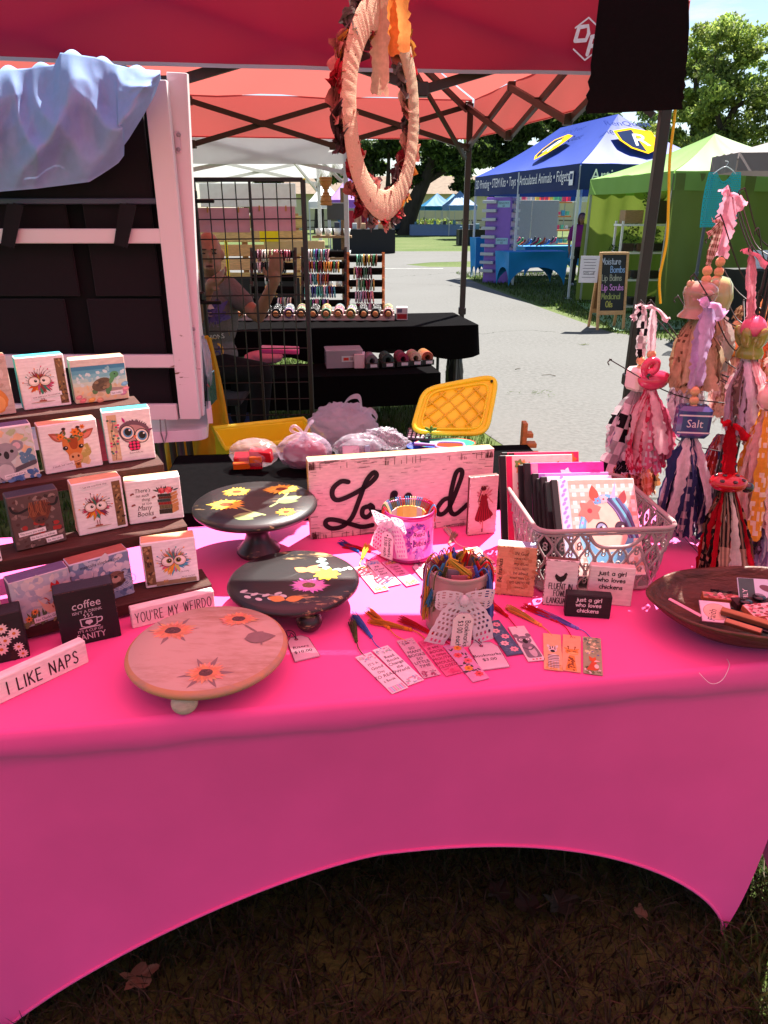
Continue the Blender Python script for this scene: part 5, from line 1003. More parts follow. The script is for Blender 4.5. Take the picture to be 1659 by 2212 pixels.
# ---- decorated cans
LACE = mat('lace', .9, .06, 90, spec=.1, trans=.3)
def lace_strip(m, pts, side, wid, col=(.78, .74, .76), nseg=None, nv=9, wave=.0):
  """openwork ribbon along pts (Vectors); side: function/Vector across"""
  pts = [Vector(p) for p in pts]; n = len(pts); vs = []
  for i, p in enumerate(pts):
    sd = side(i/(n-1)) if callable(side) else side
    for j in range(nv+1):
      t = j/nv-.5; e = wid*(1+.10*(abs(math.sin(i*.8)) if abs(t) > .45 else 0)); vs.append(p + sd*t*e)
  fs = []
  for i in range(n-1):
    for j in range(nv):
      if 1 <= j <= nv-2 and (i % 2 == 0) and ((j + (i//2)) % 2 == 0): continue
      a = i*(nv+1)+j; fs.append((a, a+1, a+nv+2, a+nv+1))
  m.add(vs, fs, col, True)
def can(label, cpx, base_py, rpx, top_py, body, rim_col, name='tin_can'):
  c = tp(cpx, base_py); r = rpx*mpp(c); h = zat(c.y, top_py)-TZ; o = thing(name, label, 'can', (c.x, c.y, TZ)); m = M(body)
  prof = [(0, .001), (r*.96, .001), (r*1.02, .004), (r*1.02, .008), (r*.985, .011)]
  k = 26
  for i in range(k+1): z = .014+(h-.028)*i/k; prof.append((r*(.985+(.008 if (i % 2 and .25 < i/k < .75) else 0)), z))
  prof += [(r*.99, h-.011), (r*1.025, h-.008), (r*1.03, h-.003), (r*1.0, h), (r*.965, h-.004), (r*.955, h-.02), (r*.955, .02), (0, .02)]
  m.lathe(prof, 48, cols=[rim_col]*4+[body]*(k+1)+[rim_col]*5+[rgb(150, 140, 136)]*3); m.build('shell', CAN, o); return o, c, r, h
CAN = mat('painted_tin', .32, .06, 30, spec=.5, metal=.15)
def wrap_print(pm, r, z0=0.0):
  """bend a flat print round a can of radius r facing -y"""
  pm.v = [((r+z)*math.sin(x/r), -(r+z)*math.cos(x/r), y+z0) for x, y, z in pm.v]
random.seed(71)
o, c, r, h = can('pink tin can with lace bow and label reading Read your Bible', 882, 1196, 53, 1096, rgb(230, 140, 206), rgb(160, 30, 110))
pm = M();
for k in range(24):
  a = k*.262; x, y = .026+.030*math.cos(a), h*.5+.036*math.sin(a)
  for j in range(2): pm.leaf(x, y, random.uniform(0, 6.28), .014, .007, random.choice([rgb(120, 70, 170), rgb(90, 60, 130), rgb(190, 110, 200), rgb(206, 150, 210)]))
for x, y in ((.0, h*.68), (.052, h*.42), (.004, h*.45)):
  for j in range(8): pm.leaf(x, y, j*.785, .013, .009, rgb(140, 60, 160))
  pm.oval(x, y, .003, None, rgb(60, 30, 70))
pm.oval(.026, h*.5, .024, .029, rgb(236, 180, 222)); pm.text('Read', .024, h*.58, .012, rgb(50, 20, 60), slant=.2, wx=.9); pm.text('your', .034, h*.5, .006, rgb(110, 60, 140), slant=.2); pm.text('Bible', .026, h*.38, .014, rgb(50, 20, 60), slant=.2, wx=.9)
for a in (-.9, -2.2, -1.2, -1.9): pm.leaf(.026, h*.25, a, .022, .008, rgb(170, 120, 200))
wrap_print(pm, r*.998); pm.build('printed_label', PRINT, o)
def bow_and_tag(o, r, h, ang, s=1.0, zt=.8, tag_lines=('Bookmarks', '$3.00 each')):
  """lace bow tied on the can at angle ang (0 = towards the viewer), with hanging paper tag"""
  R0 = Matrix.Rotation(ang, 3, 'Z'); ctr = R0 @ Vector((0, -r-.006, 0)); ctr.z = h*zt; X = R0 @ Vector((1, 0, 0)); N = R0 @ Vector((0, -1, 0)); Z = Vector((0, 0, 1))
  m = M()
  for sx2 in (-1, 1):
    lp = [ctr+X*sx2*.002, ctr+X*sx2*.022*s+Z*.012*s+N*.014, ctr+X*sx2*.044*s+Z*.014*s+N*.016, ctr+X*sx2*.05*s+Z*.004*s+N*.009, ctr+X*sx2*.036*s-Z*.008*s+N*.004, ctr+X*sx2*.004]
    lace_strip(m, smooth3(lp, 4), (Z*.9+N*.35).normalized(), .030*s)
    tl = [ctr+N*.004, ctr+X*sx2*.022*s-Z*.026*s+N*.006, ctr+X*sx2*.034*s-Z*.05*s+N*.008, ctr+X*sx2*(.038 if sx2 > 0 else .05)*s-Z*.085*s+N*.004]
    lace_strip(m, smooth3(tl, 6), (X*.9+Z*.3*sx2).normalized(), .034*s)
  m.ell(ctr+N*.006, (.009*s, .008*s, .011*s), 12, 8, col=(.76, .72, .74)); b = m.build('lace_bow', LACE, o)
  m = M(rgb(222, 210, 204)); w2, h2 = .036*s, .072*s; base = ctr - Z*.022*s + N*.014; m.mat4 = Matrix.Translation(base) @ Matrix.Rotation(ang+.05, 4, 'Z') @ Matrix.Rotation(.06, 4, 'Y')
  m.add([(x, 0, z) for x, z in ((-w2/2, -h2), (w2/2, -h2), (w2/2, -.012), (w2/2-.010, 0), (-w2/2+.010, 0), (-w2/2, -.012))] + [(x, .0012, z) for x, z in ((-w2/2, -h2), (w2/2, -h2), (w2/2, -.012), (w2/2-.010, 0), (-w2/2+.010, 0), (-w2/2, -.012))], [(0, 1, 2, 3, 4, 5), (11, 10, 9, 8, 7, 6)] + [(i, (i+1) % 6, (i+1) % 6+6, i+6) for i in range(6)])
  t = m.build('paper_tag', PLAIN, o); pm = M(); pm.hand(tag_lines[0], .004*s, -h2/2-.004, .009*s, .0012, rgb(40, 30, 44), a=R(-90), gap=.2); pm.hand(tag_lines[1], -.009*s, -h2/2-.004, .009*s, .0012, rgb(40, 30, 44), a=R(-90), gap=.2); pm.oval(0, -.008, .0022, None, rgb(60, 50, 50))
  pm.build('writing', PRINT, t, m.mat4 @ FRONT)
bow_and_tag(o, r, h, R(-40), 1.0, .86)
# loops of bookmark cords over the rim and cards inside
for k in range(15):
  a = R(-15+k*15+random.uniform(-5, 5)); cc = random.choice([RDT, YEL, rgb(60, 140, 190), GRN, rgb(220, 200, 150), RDT]); m = M(cc); q = Vector((math.cos(a), math.sin(a), 0))
  for j in range(3): t = q.cross(Vector((0, 0, 1)))*.004*(j-1); m.tube(smooth3([q*r*.7+t+Vector((0, 0, h-.03)), q*r*.95+t*1.5+Vector((0, 0, h+.004)), q*r*1.07+t*1.6+Vector((0, 0, h-.004)), q*r*1.05+t*2+Vector((0, 0, h-.03))], 4), .0011, 4)
  m.build('cord_loop', CLOTH, o)
for k in range(7):
  a = R(k*27-10); m = M(random.choice([rgb(226, 150, 60), rgb(214, 190, 200), rgb(190, 70, 60), rgb(236, 200, 100)])); m.box((r*.62*math.cos(a), r*.62*math.sin(a), h*.5), (.033, .0016, h*.82), 0, rot3('Z', a+1.57)); m.build('bookmark_card', CARD, o)
random.seed(72)
o, c, r, h = can('ribbed tin can full of tasselled bookmarks with white lace bow', 985, 1350, 63, 1222, rgb(176, 150, 140), rgb(170, 146, 136))
pm = M(); pm.poly([(.028, .008), (.075, .012), (.078, h*.86), (.03, h*.84)], rgb(210, 200, 206)); pm.text('my', .052, h*.72, .018, INK, slant=.2); pm.text('BOOKS', .056, .014, .02, rgb(110, 110, 140), wx=.8); pm.poly([(.04, h*.3), (.072, h*.32), (.07, h*.5), (.042, h*.48)], rgb(90, 120, 170)); pm.rect(.044, h*.2, .07, h*.27, rgb(70, 80, 110)); wrap_print(pm, r*.998); pm.build('printed_label', PRINT, o)
bow_and_tag(o, r, h, R(4), 1.16, .72)
CANC = [RDT, YEL, BLU, GRN, rgb(190, 150, 60), rgb(214, 120, 60), rgb(120, 40, 50), rgb(60, 130, 170), rgb(206, 190, 150)]
for k in range(22):
  a = R(-30+k*12+random.uniform(-5, 5)); q = Vector((math.cos(a), math.sin(a), 0)); cc = random.choice(CANC); m = M(cc); P = [q*r*.55+Vector((0, 0, h-.02)), q*r*.9+Vector((0, 0, h+.008+random.uniform(0, .008))), q*r*1.12+Vector((0, 0, h-.004)), q*r*1.16+Vector((0, 0, h-.03))]
  m.tube(smooth3(P, 4), .0016, 4); strands(m, P[1]-q*.02, P[3]-Vector((0, 0, .045)) if (a < .5 or a > 2.6) else P[0]+Vector((random.uniform(-.03, .03), random.uniform(-.03, .03), .012)), 22, .003, .006, cc); m.build('tassel', CLOTH, o)
for k, (an, cc) in enumerate(((R(182), rgb(206, 160, 200)), (R(196), rgb(214, 150, 60)), (R(172), rgb(196, 140, 186)), (R(-2), BLU), (R(-12), rgb(60, 90, 160)), (R(-24), rgb(70, 110, 190)), (R(8), YEL), (R(-34), rgb(40, 70, 130)))):
  q = Vector((math.cos(an), math.sin(an), 0)); m = M(cc); m.tube([q*r*.9+Vector((0, 0, h-.01)), q*r*1.06+Vector((0, 0, h+.006)), q*r*1.1+Vector((0, 0, h-.02))], .0016, 4); strands(m, q*r*1.09+Vector((0, 0, h-.016)), q*r*1.14+Vector((0, 0, h*.2)), 40, .003, .007, cc); m.build('tassel', CLOTH, o)
for k in range(9):
  a = R(180+k*22); m = M(random.choice([rgb(196, 140, 60), rgb(206, 180, 190), rgb(60, 50, 56), rgb(190, 110, 120), rgb(160, 150, 160), rgb(214, 170, 90)])); rr = r*random.uniform(.2, .75); m.box((rr*math.cos(a), rr*math.sin(a), h*.56), (.034, .0016, h*.86), 0, rot3('Z', random.uniform(-.7, .7))); m.build('bookmark_card', CARD, o)
m = M(rgb(196, 150, 50)); P = [Vector((-r*.5, -.01, h-.01)), Vector((-r*.35, -.015, h+.022)), Vector((-r*.05, -.02, h+.02)), Vector((r*.3, -.035, h-.005))]; m.tube(smooth3(P[:3], 4), .002, 5); strands(m, P[1], P[3], 70, .004, .009, rgb(196, 150, 50)); m.build('tassel', CLOTH, o)
# ================================================================== plastic basket of notebooks
BC = rgb(162, 148, 144); bz = TZ+.002; bh = .165
bFL, bFR, bBL = Vector((.338, 1.414, 0)), Vector((.658, 1.44, 0)), Vector((.309, 1.765, 0))
bx = (bFR-bFL).normalized(); bw = (bFR-bFL).length; bd = (bBL-bFL).length; byaw = math.atan2(bx.y, bx.x); bc = bFL + bx*bw/2 + Vector((-bx.y, bx.x, 0))*bd/2
basket = thing('plastic_basket', 'grey beige woven pattern plastic basket full of notebooks', 'basket', (bc.x, bc.y, bz), byaw)
def rr_path(w2, d2, r, s):
  """point at fraction s along a rounded rectangle, starting front left going right"""
  seg = [w2-2*r, math.pi*r/2, d2-2*r, math.pi*r/2]*2; tot = sum(seg); t = (s % 1.0)*tot
  c = [(-w2/2+r, -d2/2), None, (w2/2, -d2/2+r), None, (w2/2-r, d2/2), None, (-w2/2, d2/2-r), None]; dirs = [(1, 0), (0, 1), (-1, 0), (0, -1)]
  cen = [(w2/2-r, -d2/2+r), (w2/2-r, d2/2-r), (-w2/2+r, d2/2-r), (-w2/2+r, -d2/2+r)]; a0 = [-90, 0, 90, 180]
  for i, L in enumerate(seg):
    if t <= L or i == 7:
      if i % 2 == 0: d = dirs[i//2]; q = c[i]; return q[0]+d[0]*t, q[1]+d[1]*t
      k = i//2; a = R(a0[k]+90*t/L); return cen[k][0]+r*math.cos(a), cen[k][1]+r*math.sin(a)
    t -= L
def bk(s, z):
  f = z/bh; x, y = rr_path(bw-.045*(1-f), bd-.045*(1-f), .034, s); return Vector((x, y, z))
hole = lambda s, z: abs(s-.113) < .048 and z > bh-.042
sides = [M(BC) for _ in range(4)]; NC = 64
for k in range(NC):
  mm = sides[min(3, int(k/NC*4))]; s0 = (k+.5)/NC; amp = .0066
  P = []
  for j in range(29):
    z = .008+(bh-.016)*j/28; s = s0 + amp*math.sin(z/.036*math.pi + math.pi*k); q = bk(s, z)
    if hole(s, z): break
    P.append(q)
  if len(P) > 2: mm.tube(P, .0036, 4)
  for j in range(5):
    z = .018 + .036*j + (.018 if k % 2 else 0); s = s0+.5/NC
    if z > bh-.012 or hole(s, z+.01): continue
    c0 = bk(s, z); dx = (bk(s+.002, z)-bk(s-.002, z)).normalized()
    for dz2 in (-.006, .003): mm.tube([c0 + dx*.0042*math.cos(t*.785) + Vector((0, 0, dz2+.0048*math.sin(t*.785))) for t in range(8)], .0022, 3, closed=True)
for mm in sides: mm.build('woven_side', PLASTIC, basket)
m = M(BC); rim = [bk(s/80, bh) for s in range(80)]; m.tube([q*1.0 for q in rim], .0055, 7, closed=True); m.tube([bk(s/80, bh-.010) for s in range(80)], .003, 5, closed=True)
m.tube([bk(s, bh-.012-.034*max(0, 1-((s-.113)/.05)**4)) for s in np.linspace(.063, .163, 22)], .0045, 6); m.build('rim', PLASTIC, basket)
m = M(BC); P = [(bk(s/64, 0).x, bk(s/64, 0).y) for s in range(64)]; m.prism(P, 0.0, .004); m.tube([bk(s/64, .005) for s in range(64)], .005, 6, closed=True); m.build('base', PLASTIC, basket)
# ---- notebooks standing in it
BOOKM = mat('cloth_bound_cover', .55, .05, 80, bump=.1, bscale=700, spec=.35)
def notebook(label, tl, tr, Y, art, cover, hgt=.232, seed=1, thick=.011, lean=.17, spine=rgb(18, 17, 19)):
  a, b = onY(*tl, Y), onY(*tr, Y+.012); b.z = a.z; d = b-a; w2 = d.length; rz = math.atan2(d.y, d.x); random.seed(seed)
  hgt = min(hgt, (a.z-TZ-.012)/math.cos(lean)); top = (a+b)/2; o = thing('notebook', label, 'notebook', top, rz); o.rotation_euler = (-lean, 0, rz)
  m = M(cover); m.box((0, .001, -hgt/2), (w2, .002, hgt), .0008); cv = m.build('cover', BOOKM, o)
  m = M(cover); m.box((0, thick, -hgt/2), (w2, .002, hgt), .0008); m.build('cover', BOOKM, o)
  m = M(rgb(214, 206, 196)); m.box((.003, thick/2, -hgt/2), (w2-.008, thick-.003, hgt-.006), 0); m.build('pages', PLAIN, o)
  m = M(spine); m.box((-w2/2+.006, thick/2, -hgt/2), (.016, thick+.004, hgt+.001), .0015); m.build('spine_tape', BOOKM, o)
  if art: pm = M(); A = Art(pm, w2, hgt, 0, -hgt); art(A); pm.build('picture', PRINT, cv, FRONT)
  return o
def n_unicorn(A):
  H = A.H; A.rect(-.42, .01, .49, H-.01, rgb(236, 226, 222))
  for k in range(9): A.rect(-.3+.1*k-.02, .01, min(.49, -.3+.1*k+.03), H-.01, rgb(230, 176, 162))
  for k in range(12): A.rect(-.3, .01+.1*k, .49, .06+.1*k, rgb(226, 166, 152) if k % 2 else rgb(240, 206, 196))
  A.rect(-.42, .01, -.31, H-.01, rgb(176, 206, 226))
  for k in range(22): A.oval(-.365+.012*(-1)**k, .05+k*.055, .03, .016, rgb(160, 130, 206), .8)
  cx, cy = .1, .58
  A.poly([(-.2, .3), (-.24, .55), (-.12, .85), (.1, .98), (.3, .92), (.42, .7), (.4, .4), (.3, .2), (.1, .1), (-.1, .15)], rgb(106, 170, 206), True)
  A.poly([(-.16, .5), (-.08, .8), (.1, .88), (.28, .82), (.36, .6), (.3, .38), (.12, .28), (-.04, .32)], rgb(236, 196, 176), True)
  A.leaf(0, .88, R(96), .22, .12, rgb(206, 84, 70)); A.leaf(.3, .84, R(70), .2, .1, rgb(160, 70, 76)); A.poly([(.17, .9), (.24, .9), (.27, 1.14)], rgb(214, 170, 206))
  for k in range(9): A.line([(.12+.02*k, .92), (.24+.02*k, .76-.01*k), (.36+.012*k, .45)], .03, random.choice([rgb(96, 90, 140), rgb(110, 190, 210), rgb(140, 110, 170), rgb(76, 70, 110)]))
  for k in range(6): A.line([(-.16-.01*k, .7-.03*k), (-.22, .45), (-.1-.01*k, .14)], .028, random.choice([rgb(110, 196, 216), rgb(140, 206, 220), rgb(190, 150, 206)]))
  for x in (.04, .27): A.oval(x, .56, .075, .085, rgb(60, 44, 60)); A.oval(x, .555, .06, .07, rgb(150, 160, 196) if x < .1 else rgb(70, 50, 70)); A.oval(x, .55, .032, .04, INK); A.oval(x+.025, .58, .016, None, WHITE)
  for x, y, s2, c in ((-.08, .78, .15, rgb(230, 120, 110)), (.1, .92, .06, rgb(236, 180, 190)), (.03, .9, .05, rgb(110, 160, 206))):
    for k in range(6): A.leaf(x, y, k*1.047+.3, s2, s2*.75, c)
    A.oval(x, y, s2*.2, None, rgb(190, 60, 70))
def n_flowers(bgc, cols, left):
  def f(A):
    A.rect(-.42, .01, .49, A.H-.01, bgc); A.rect(-.42, .01, -.34, A.H-.01, left)
    for k in range(26):
      x, y, s2, c = random.uniform(-.28, .42), random.uniform(.1, A.H-.1), random.uniform(.05, .1), random.choice(cols)
      for j in range(5): A.leaf(x, y, j*1.257, s2, s2*.7, c)
      A.oval(x, y, s2*.2, None, YL)
  return f
g6 = lambda x, y: ((1950+x/1.952)/1.852, (1750+y/1.952)/1.852)
MAG = rgb(206, 60, 170); SP = rgb(26, 25, 27)
notebook('notebook of peach checks with floral unicorn, frontmost in the basket', g6(500, 332), g6(1135, 352), 1.575, n_unicorn, rgb(236, 226, 222), seed=81, lean=.66)
notebook('lavender edged notebook right behind the unicorn notebook', g6(452, 348), g6(1060, 340), 1.595, n_flowers(rgb(206, 190, 230), [rgb(150, 110, 206)], rgb(150, 110, 190)), rgb(196, 170, 226), seed=82, lean=.62)
notebook('black spined notebook with purple floral edge, third in the basket', g6(420, 308), g6(965, 318), 1.612, n_flowers(rgb(230, 220, 240), [rgb(150, 120, 206), rgb(190, 140, 210)], rgb(230, 226, 236)), rgb(226, 216, 236), seed=83, lean=.58)
notebook('thin black notebook fourth from the basket front', g6(388, 322), g6(930, 330), 1.626, None, SP, seed=84, lean=.55)
notebook('black spined notebook just before the magenta notebook', g6(355, 282), g6(940, 300), 1.642, n_flowers(rgb(196, 150, 220), [rgb(230, 220, 240)], rgb(160, 110, 196)), rgb(190, 150, 216), seed=85, lean=.52)
notebook('magenta notebook with pale motifs standing in mid basket', g6(292, 200), g6(905, 208), 1.668, n_flowers(MAG, [rgb(240, 220, 232), rgb(230, 180, 210)], rgb(236, 170, 200)), MAG, seed=86, lean=.48)
notebook('black notebook edge behind the magenta notebook', g6(250, 215), g6(820, 222), 1.69, None, SP, seed=87, lean=.46)
notebook('notebook with cream fabric and orange flowers at the basket back', g6(100, 142), g6(662, 122), 1.715, n_flowers(rgb(236, 224, 210), [rgb(214, 130, 70), rgb(230, 170, 110), rgb(120, 160, 80), rgb(220, 60, 100)], rgb(220, 50, 100)), rgb(236, 224, 210), seed=88, lean=.42)
notebook('pink and red dotted notebook furthest back in the basket', g6(115, 118), g6(712, 110), 1.735, n_flowers(rgb(226, 60, 110), [rgb(240, 200, 210), rgb(240, 120, 60)], SP), rgb(226, 60, 100), seed=89, lean=.40)
# ================================================================== wooden dough bowl
bq = onZ(1628, 1302, TZ+.062); bowl = thing('dough_bowl', 'carved dark wooden dough bowl holding small painted tiles', 'bowl', (bq.x, bq.y, TZ), R(4))
BOWLM = mat('carved_walnut', .5, .45, 16, bump=.5, bscale=30, stretch=(1, 3, 3))
m = M(rgb(84, 52, 36)); bA, bB, bH = .222, .150, .066
def bowlpt(a, f, off=0.0):
  """f 0..1 outside bottom to rim, 1..2 rim to inside bottom"""
  wob = 1+.02*math.sin(3*a+1)+.012*math.sin(7*a)
  prof = [(0, .0), (.45, .0), (.62, .012), (.8, .034), (.93, .055), (.985, .066), (1.0, .071), (.985, .074), (.955, .072), (.93, .062), (.86, .042), (.7, .024), (.45, .015), (0, .013)]
  i = min(len(prof)-1, int(round(f*(len(prof)-1)))); r_, z = prof[i]; return Vector((bA*r_*wob*math.cos(a), bB*r_*wob*math.sin(a), z + .004*math.sin(2*a+.5)*(z/.07)))
m.grid(lambda u, v: bowlpt(u*2*math.pi, v), 72, 13); m.build('bowl_body', BOWLM, bowl)
def bowl_item(name, label, px, py, z, size, rz, tilt, col, art=None, cat='tile', sidec=None, m_=WOOD, roll=0.0):
  p = onZ(px, py, TZ+z); mm = M(col); sc2 = sidec or col; mm.box((0, 0, 0), size, .0012, col=[sc2, sc2, sc2, sc2, sc2, col]); o = mm.build(name, m_); o.location = p; o.rotation_euler = (tilt, roll, rz); tag(o, label, cat)
  if art: pm = M(); art(pm, size); pm.build('picture', PRINT, o, Matrix.Translation((0, 0, size[2]/2-.0002)))
  return o
def p_faith(pm, s):
  pm.rect(-s[0]*.46, -s[1]*.46, s[0]*.46, s[1]*.46, rgb(226, 206, 216)); pm.oval(0, 0, s[0]*.4, s[1]*.38, rgb(150, 110, 96), n=28); pm.oval(0, 0, s[0]*.385, s[1]*.365, rgb(222, 186, 164), n=28); pm.text('Faith', -.002, -s[1]*.18, .0135, INK, a=R(75), wx=.85, align='c');
  st = []
  for k in range(10): rr = .0075 if k % 2 == 0 else .003; st.append((s[0]*.2+rr*math.sin(k*.628), -.004+rr*math.cos(k*.628)))
  pm.poly(st, INK)
def p_rose(pm, s):
  for k in range(60): pm.oval(random.uniform(-.45, .45)*s[0], random.uniform(-.45, .45)*s[1], .004, .003, random.choice([rgb(206, 110, 120), rgb(226, 170, 170), rgb(150, 60, 60), rgb(120, 110, 90)]))
def p_card(pm, s):
  pm.rect(-.48*s[0], -.48*s[1], -.1*s[0], .48*s[1], rgb(70, 96, 90)); pm.text('HLY', -.28*s[0], -.2*s[1], .010, WHITE, a=R(90)); pm.oval(.2*s[0], .1*s[1], .016, .007, rgb(120, 90, 96), -.3); pm.text('FAITH', .2*s[0], -.35*s[1], .006, INK)
fz = lambda x, y: ((2600+x/3.5148)/1.852, (2250+y/3.5148)/1.852)
random.seed(90)
bowl_item('faith_tile', 'small white tile reading Faith with a star, propped in the bowl', *fz(925, 705), .050, (.062, .058, .005), R(-12), R(20), rgb(214, 196, 206), p_faith, sidec=rgb(120, 90, 100))
bowl_item('paper_strip', 'narrow pink paper strip lying against the bowl wall', *fz(490, 630), .055, (.074, .0075, .0012), R(-52), .25, rgb(226, 170, 186), m_=PLAIN, cat='paper strip', roll=.1)
bowl_item('wood_tile', 'long bare wooden tile stick beside the Faith tile', *fz(1350, 780), .060, (.094, .014, .012), R(-38), .25, rgb(176, 120, 76), sidec=rgb(140, 90, 56), m_=RAWWOOD)
bowl_item('wood_tile', 'bare wooden tile row nearest the bowl rim', *fz(1310, 905), .055, (.068, .013, .010), R(-38), .3, rgb(186, 130, 92), sidec=rgb(120, 80, 54), m_=RAWWOOD)
bowl_item('blue_tile', 'dusty blue tile tucked between two wooden sticks', *fz(1190, 770), .050, (.03, .014, .006), R(-30), .3, rgb(70, 110, 150))
bowl_item('clear_box', 'black and clear plastic strip between the wooden sticks', *fz(1440, 890), .050, (.086, .016, .008), R(-38), .2, rgb(30, 28, 34), m_=GLOSS, cat='plastic strip')
bowl_item('wood_block', 'small wooden block with rounded end at the back of the bowl', *fz(1030, 525), .038, (.086, .024, .018), R(-14), .1, rgb(190, 130, 110), p_rose, sidec=rgb(176, 106, 66), m_=RAWWOOD, cat='wood block')
bowl_item('black_bar', 'black plastic bar resting across tiles at the bowl back', *fz(1180, 450), .045, (.095, .012, .008), R(-16), .1, rgb(26, 22, 26), m_=GLOSS, cat='plastic bar')
bowl_item('dark_tile', 'row of dark brown tiles with black buttons on top', *fz(1450, 580), .042, (.085, .030, .016), R(2), .05, rgb(60, 36, 36), cat='tile')
for (x, y, lab) in ((1345, 560, 'black round button on the dark tiles nearer the Faith tile'), (1535, 505, 'black round button on the dark tiles near the greeting card')):
  p = onZ(*fz(x, y), TZ+.054); mm = M(rgb(20, 18, 22)); mm.lathe([(0, 0), (.013, 0), (.0135, .003), (.012, .0055), (0, .006)], 20); o = mm.build('round_magnet', GLOSS); o.location = p; tag(o, lab, 'magnet')
bowl_item('rose_tile', 'wooden tile painted with pink roses at the picture edge', *fz(1560, 700), .052, (.062, .042, .014), R(10), .12, rgb(226, 190, 186), p_rose, sidec=rgb(186, 110, 70), m_=RAWWOOD)
bowl_item('rose_tile', 'second rose painted tile lower in the bowl at the edge', *fz(1650, 860), .045, (.04, .035, .012), R(-40), .2, rgb(220, 180, 170), p_rose, sidec=rgb(176, 100, 66), m_=RAWWOOD)
bowl_item('greeting_card', 'pale greeting card with green band at the back of the bowl', *fz(1530, 400), .060, (.085, .055, .003), R(-8), .75, rgb(190, 206, 216), p_card, cat='card', m_=CARD)
# ================================================================== wire tree with rag ornaments
BLKW = (.018, .014, .013)
tree = thing('ornament_tree', 'black wire ornament tree with branching hooked arms', 'ornament stand', tp(1548, 1178)); tb = Vector(tree.location)
def stem_pt(t): return onY(1535, 1165, 1.74).lerp(onY(1690, 480, 1.80), t)
random.seed(95); m = M(BLKW)
for k in range(20):
  a, q = random.uniform(0, 6.28), math.sqrt(random.random())*.021; f = random.uniform(.55, 1.0)
  P = [stem_pt(t*f) - tb + Vector((math.cos(a)*q, math.sin(a)*q, 0))*(1.1-.3*t+.25*math.sin(t*6+k)*.2) for t in (0, .25, .5, .75, 1)]
  m.tube(P, .0028, 4)
for t in (.25, .5, .7):
  c0 = stem_pt(t)-tb; m.tube([c0+Vector((.018*math.cos(k*.63), .018*math.sin(k*.63), .003*math.sin(k))) for k in range(11)], .0016, 4)
m.build('wire_stem', METAL, tree)
m = M(BLKW)
for k in range(9): x = -.07+.0175*k; m.tube([(x, -.06, .002), (x, -.061, .03)], .0013, 4); m.tube([(x, -.06, .003), (x, .08, .003)], .0013, 4)
m.tube([(-.075, -.0605, .03), (.075, -.0605, .03)], .0018, 5); m.tube([(-.075, -.0605, .004), (.075, -.0605, .004)], .0018, 5); m.tube([(-.075, .08, .004), (.075, .08, .004)], .0018, 5); m.build('wire_base', METAL, tree)
def arm(hook, t0, bend=.03):
  a = stem_pt(t0); h = Vector(hook); d = h-a; mid = a + d*.5 + Vector((0, 0, -bend)); side = Vector((d.x, d.y, 0)).normalized() if Vector((d.x, d.y, 0)).length > 1e-4 else Vector((-1, 0, 0))
  P = smooth3([a, mid, h-Vector((0, 0, .0)), h+side*.008+Vector((0, 0, .007)), h+side*.017+Vector((0, 0, .001)), h+side*.013-Vector((0, 0, .007))], 5); m = M(BLKW); m.tube([p-tb for p in P], .0016, 5); m.build('hooked_arm', METAL, tree)
# rag patterns: colour at (across, along)
def solid(c): return lambda u, v: tuple(x*(1+.1*math.sin(v*9+u*3)) for x in c)
def buffalo(c1, c2, n=7): return lambda u, v: (c1, tuple((a+b)/2 for a, b in zip(c1, c2)), c2)[(int(u*2) + int(v*n)) % 2 + (1 if (int(u*2)+int(v*n)) % 4 == 3 else 0)]
def check(c1, c2, n=26): return lambda u, v: (c1, tuple((a+b)/2 for a, b in zip(c1, c2)), c2)[int(u*6) % 2 + int(v*n) % 2]
def stripe(c1, c2): return lambda u, v: c2 if int(u*6) in (1, 4) else c1
def speck(c1, c2): return lambda u, v: c2 if (math.sin(u*53+v*97)*43758.5) % 1 < .28 else c1
def rag(m, a, b, wid, pat, out, twist=0.0, nu=6, nv=26, ph=0.0):
  """torn fabric strip from a hanging to b, bowing along out"""
  a, b = Vector(a), Vector(b); d = b-a; side0 = d.cross(out).normalized(); n0 = out.normalized(); vs = []; cs = []; fs = []
  for j in range(nv+1):
    v = j/nv; c = a.lerp(b, v) + n0*(.35*math.sin(math.pi*min(1, v*1.15))*wid + .006*math.sin(v*7+ph)*v); tw = twist*v + .35*math.sin(v*5+ph); sd = side0*math.cos(tw) + n0*math.sin(tw); wv = wid*(.45+.55*min(1, v*3.5))*(1+.07*math.sin(j*2.3+ph)+.05*random.uniform(-1, 1))
    for i in range(nu+1):
      u = i/nu-.5; e = random.uniform(-.10, .10)*wid if abs(u) > .4 else 0; z = random.uniform(-.006, .006) if j == nv else 0
      vs.append(c + sd*(u*wv+e) + n0*(.10*wid*math.cos(u*6+ph)) + Vector((0, 0, z)))
  for j in range(nv):
    for i in range(nu): q = j*(nu+1)+i; fs.append((q, q+1, q+nu+2, q+nu+1)); cs.append(pat((i+.5)/nu, (j+.5)/nv))
  m.add(vs, fs, cs, True)
def bead(m, p, r, col=rgb(206, 160, 116)): m.lathe([(.0012, -r), (r*.5, -r*.88), (r*.87, -r*.5), (r, 0), (r*.87, r*.5), (r*.5, r*.88), (.0012, r)], 16, p, col=col)
FSC = {'f_dice': 1.2, 'f_flamingo': .86, 'f_bear': .74, 'f_salt': 1.25, 'f_lady': .84, 'f_tulip': 1.05, 'f_pump': .8, 'f_bird': .9}
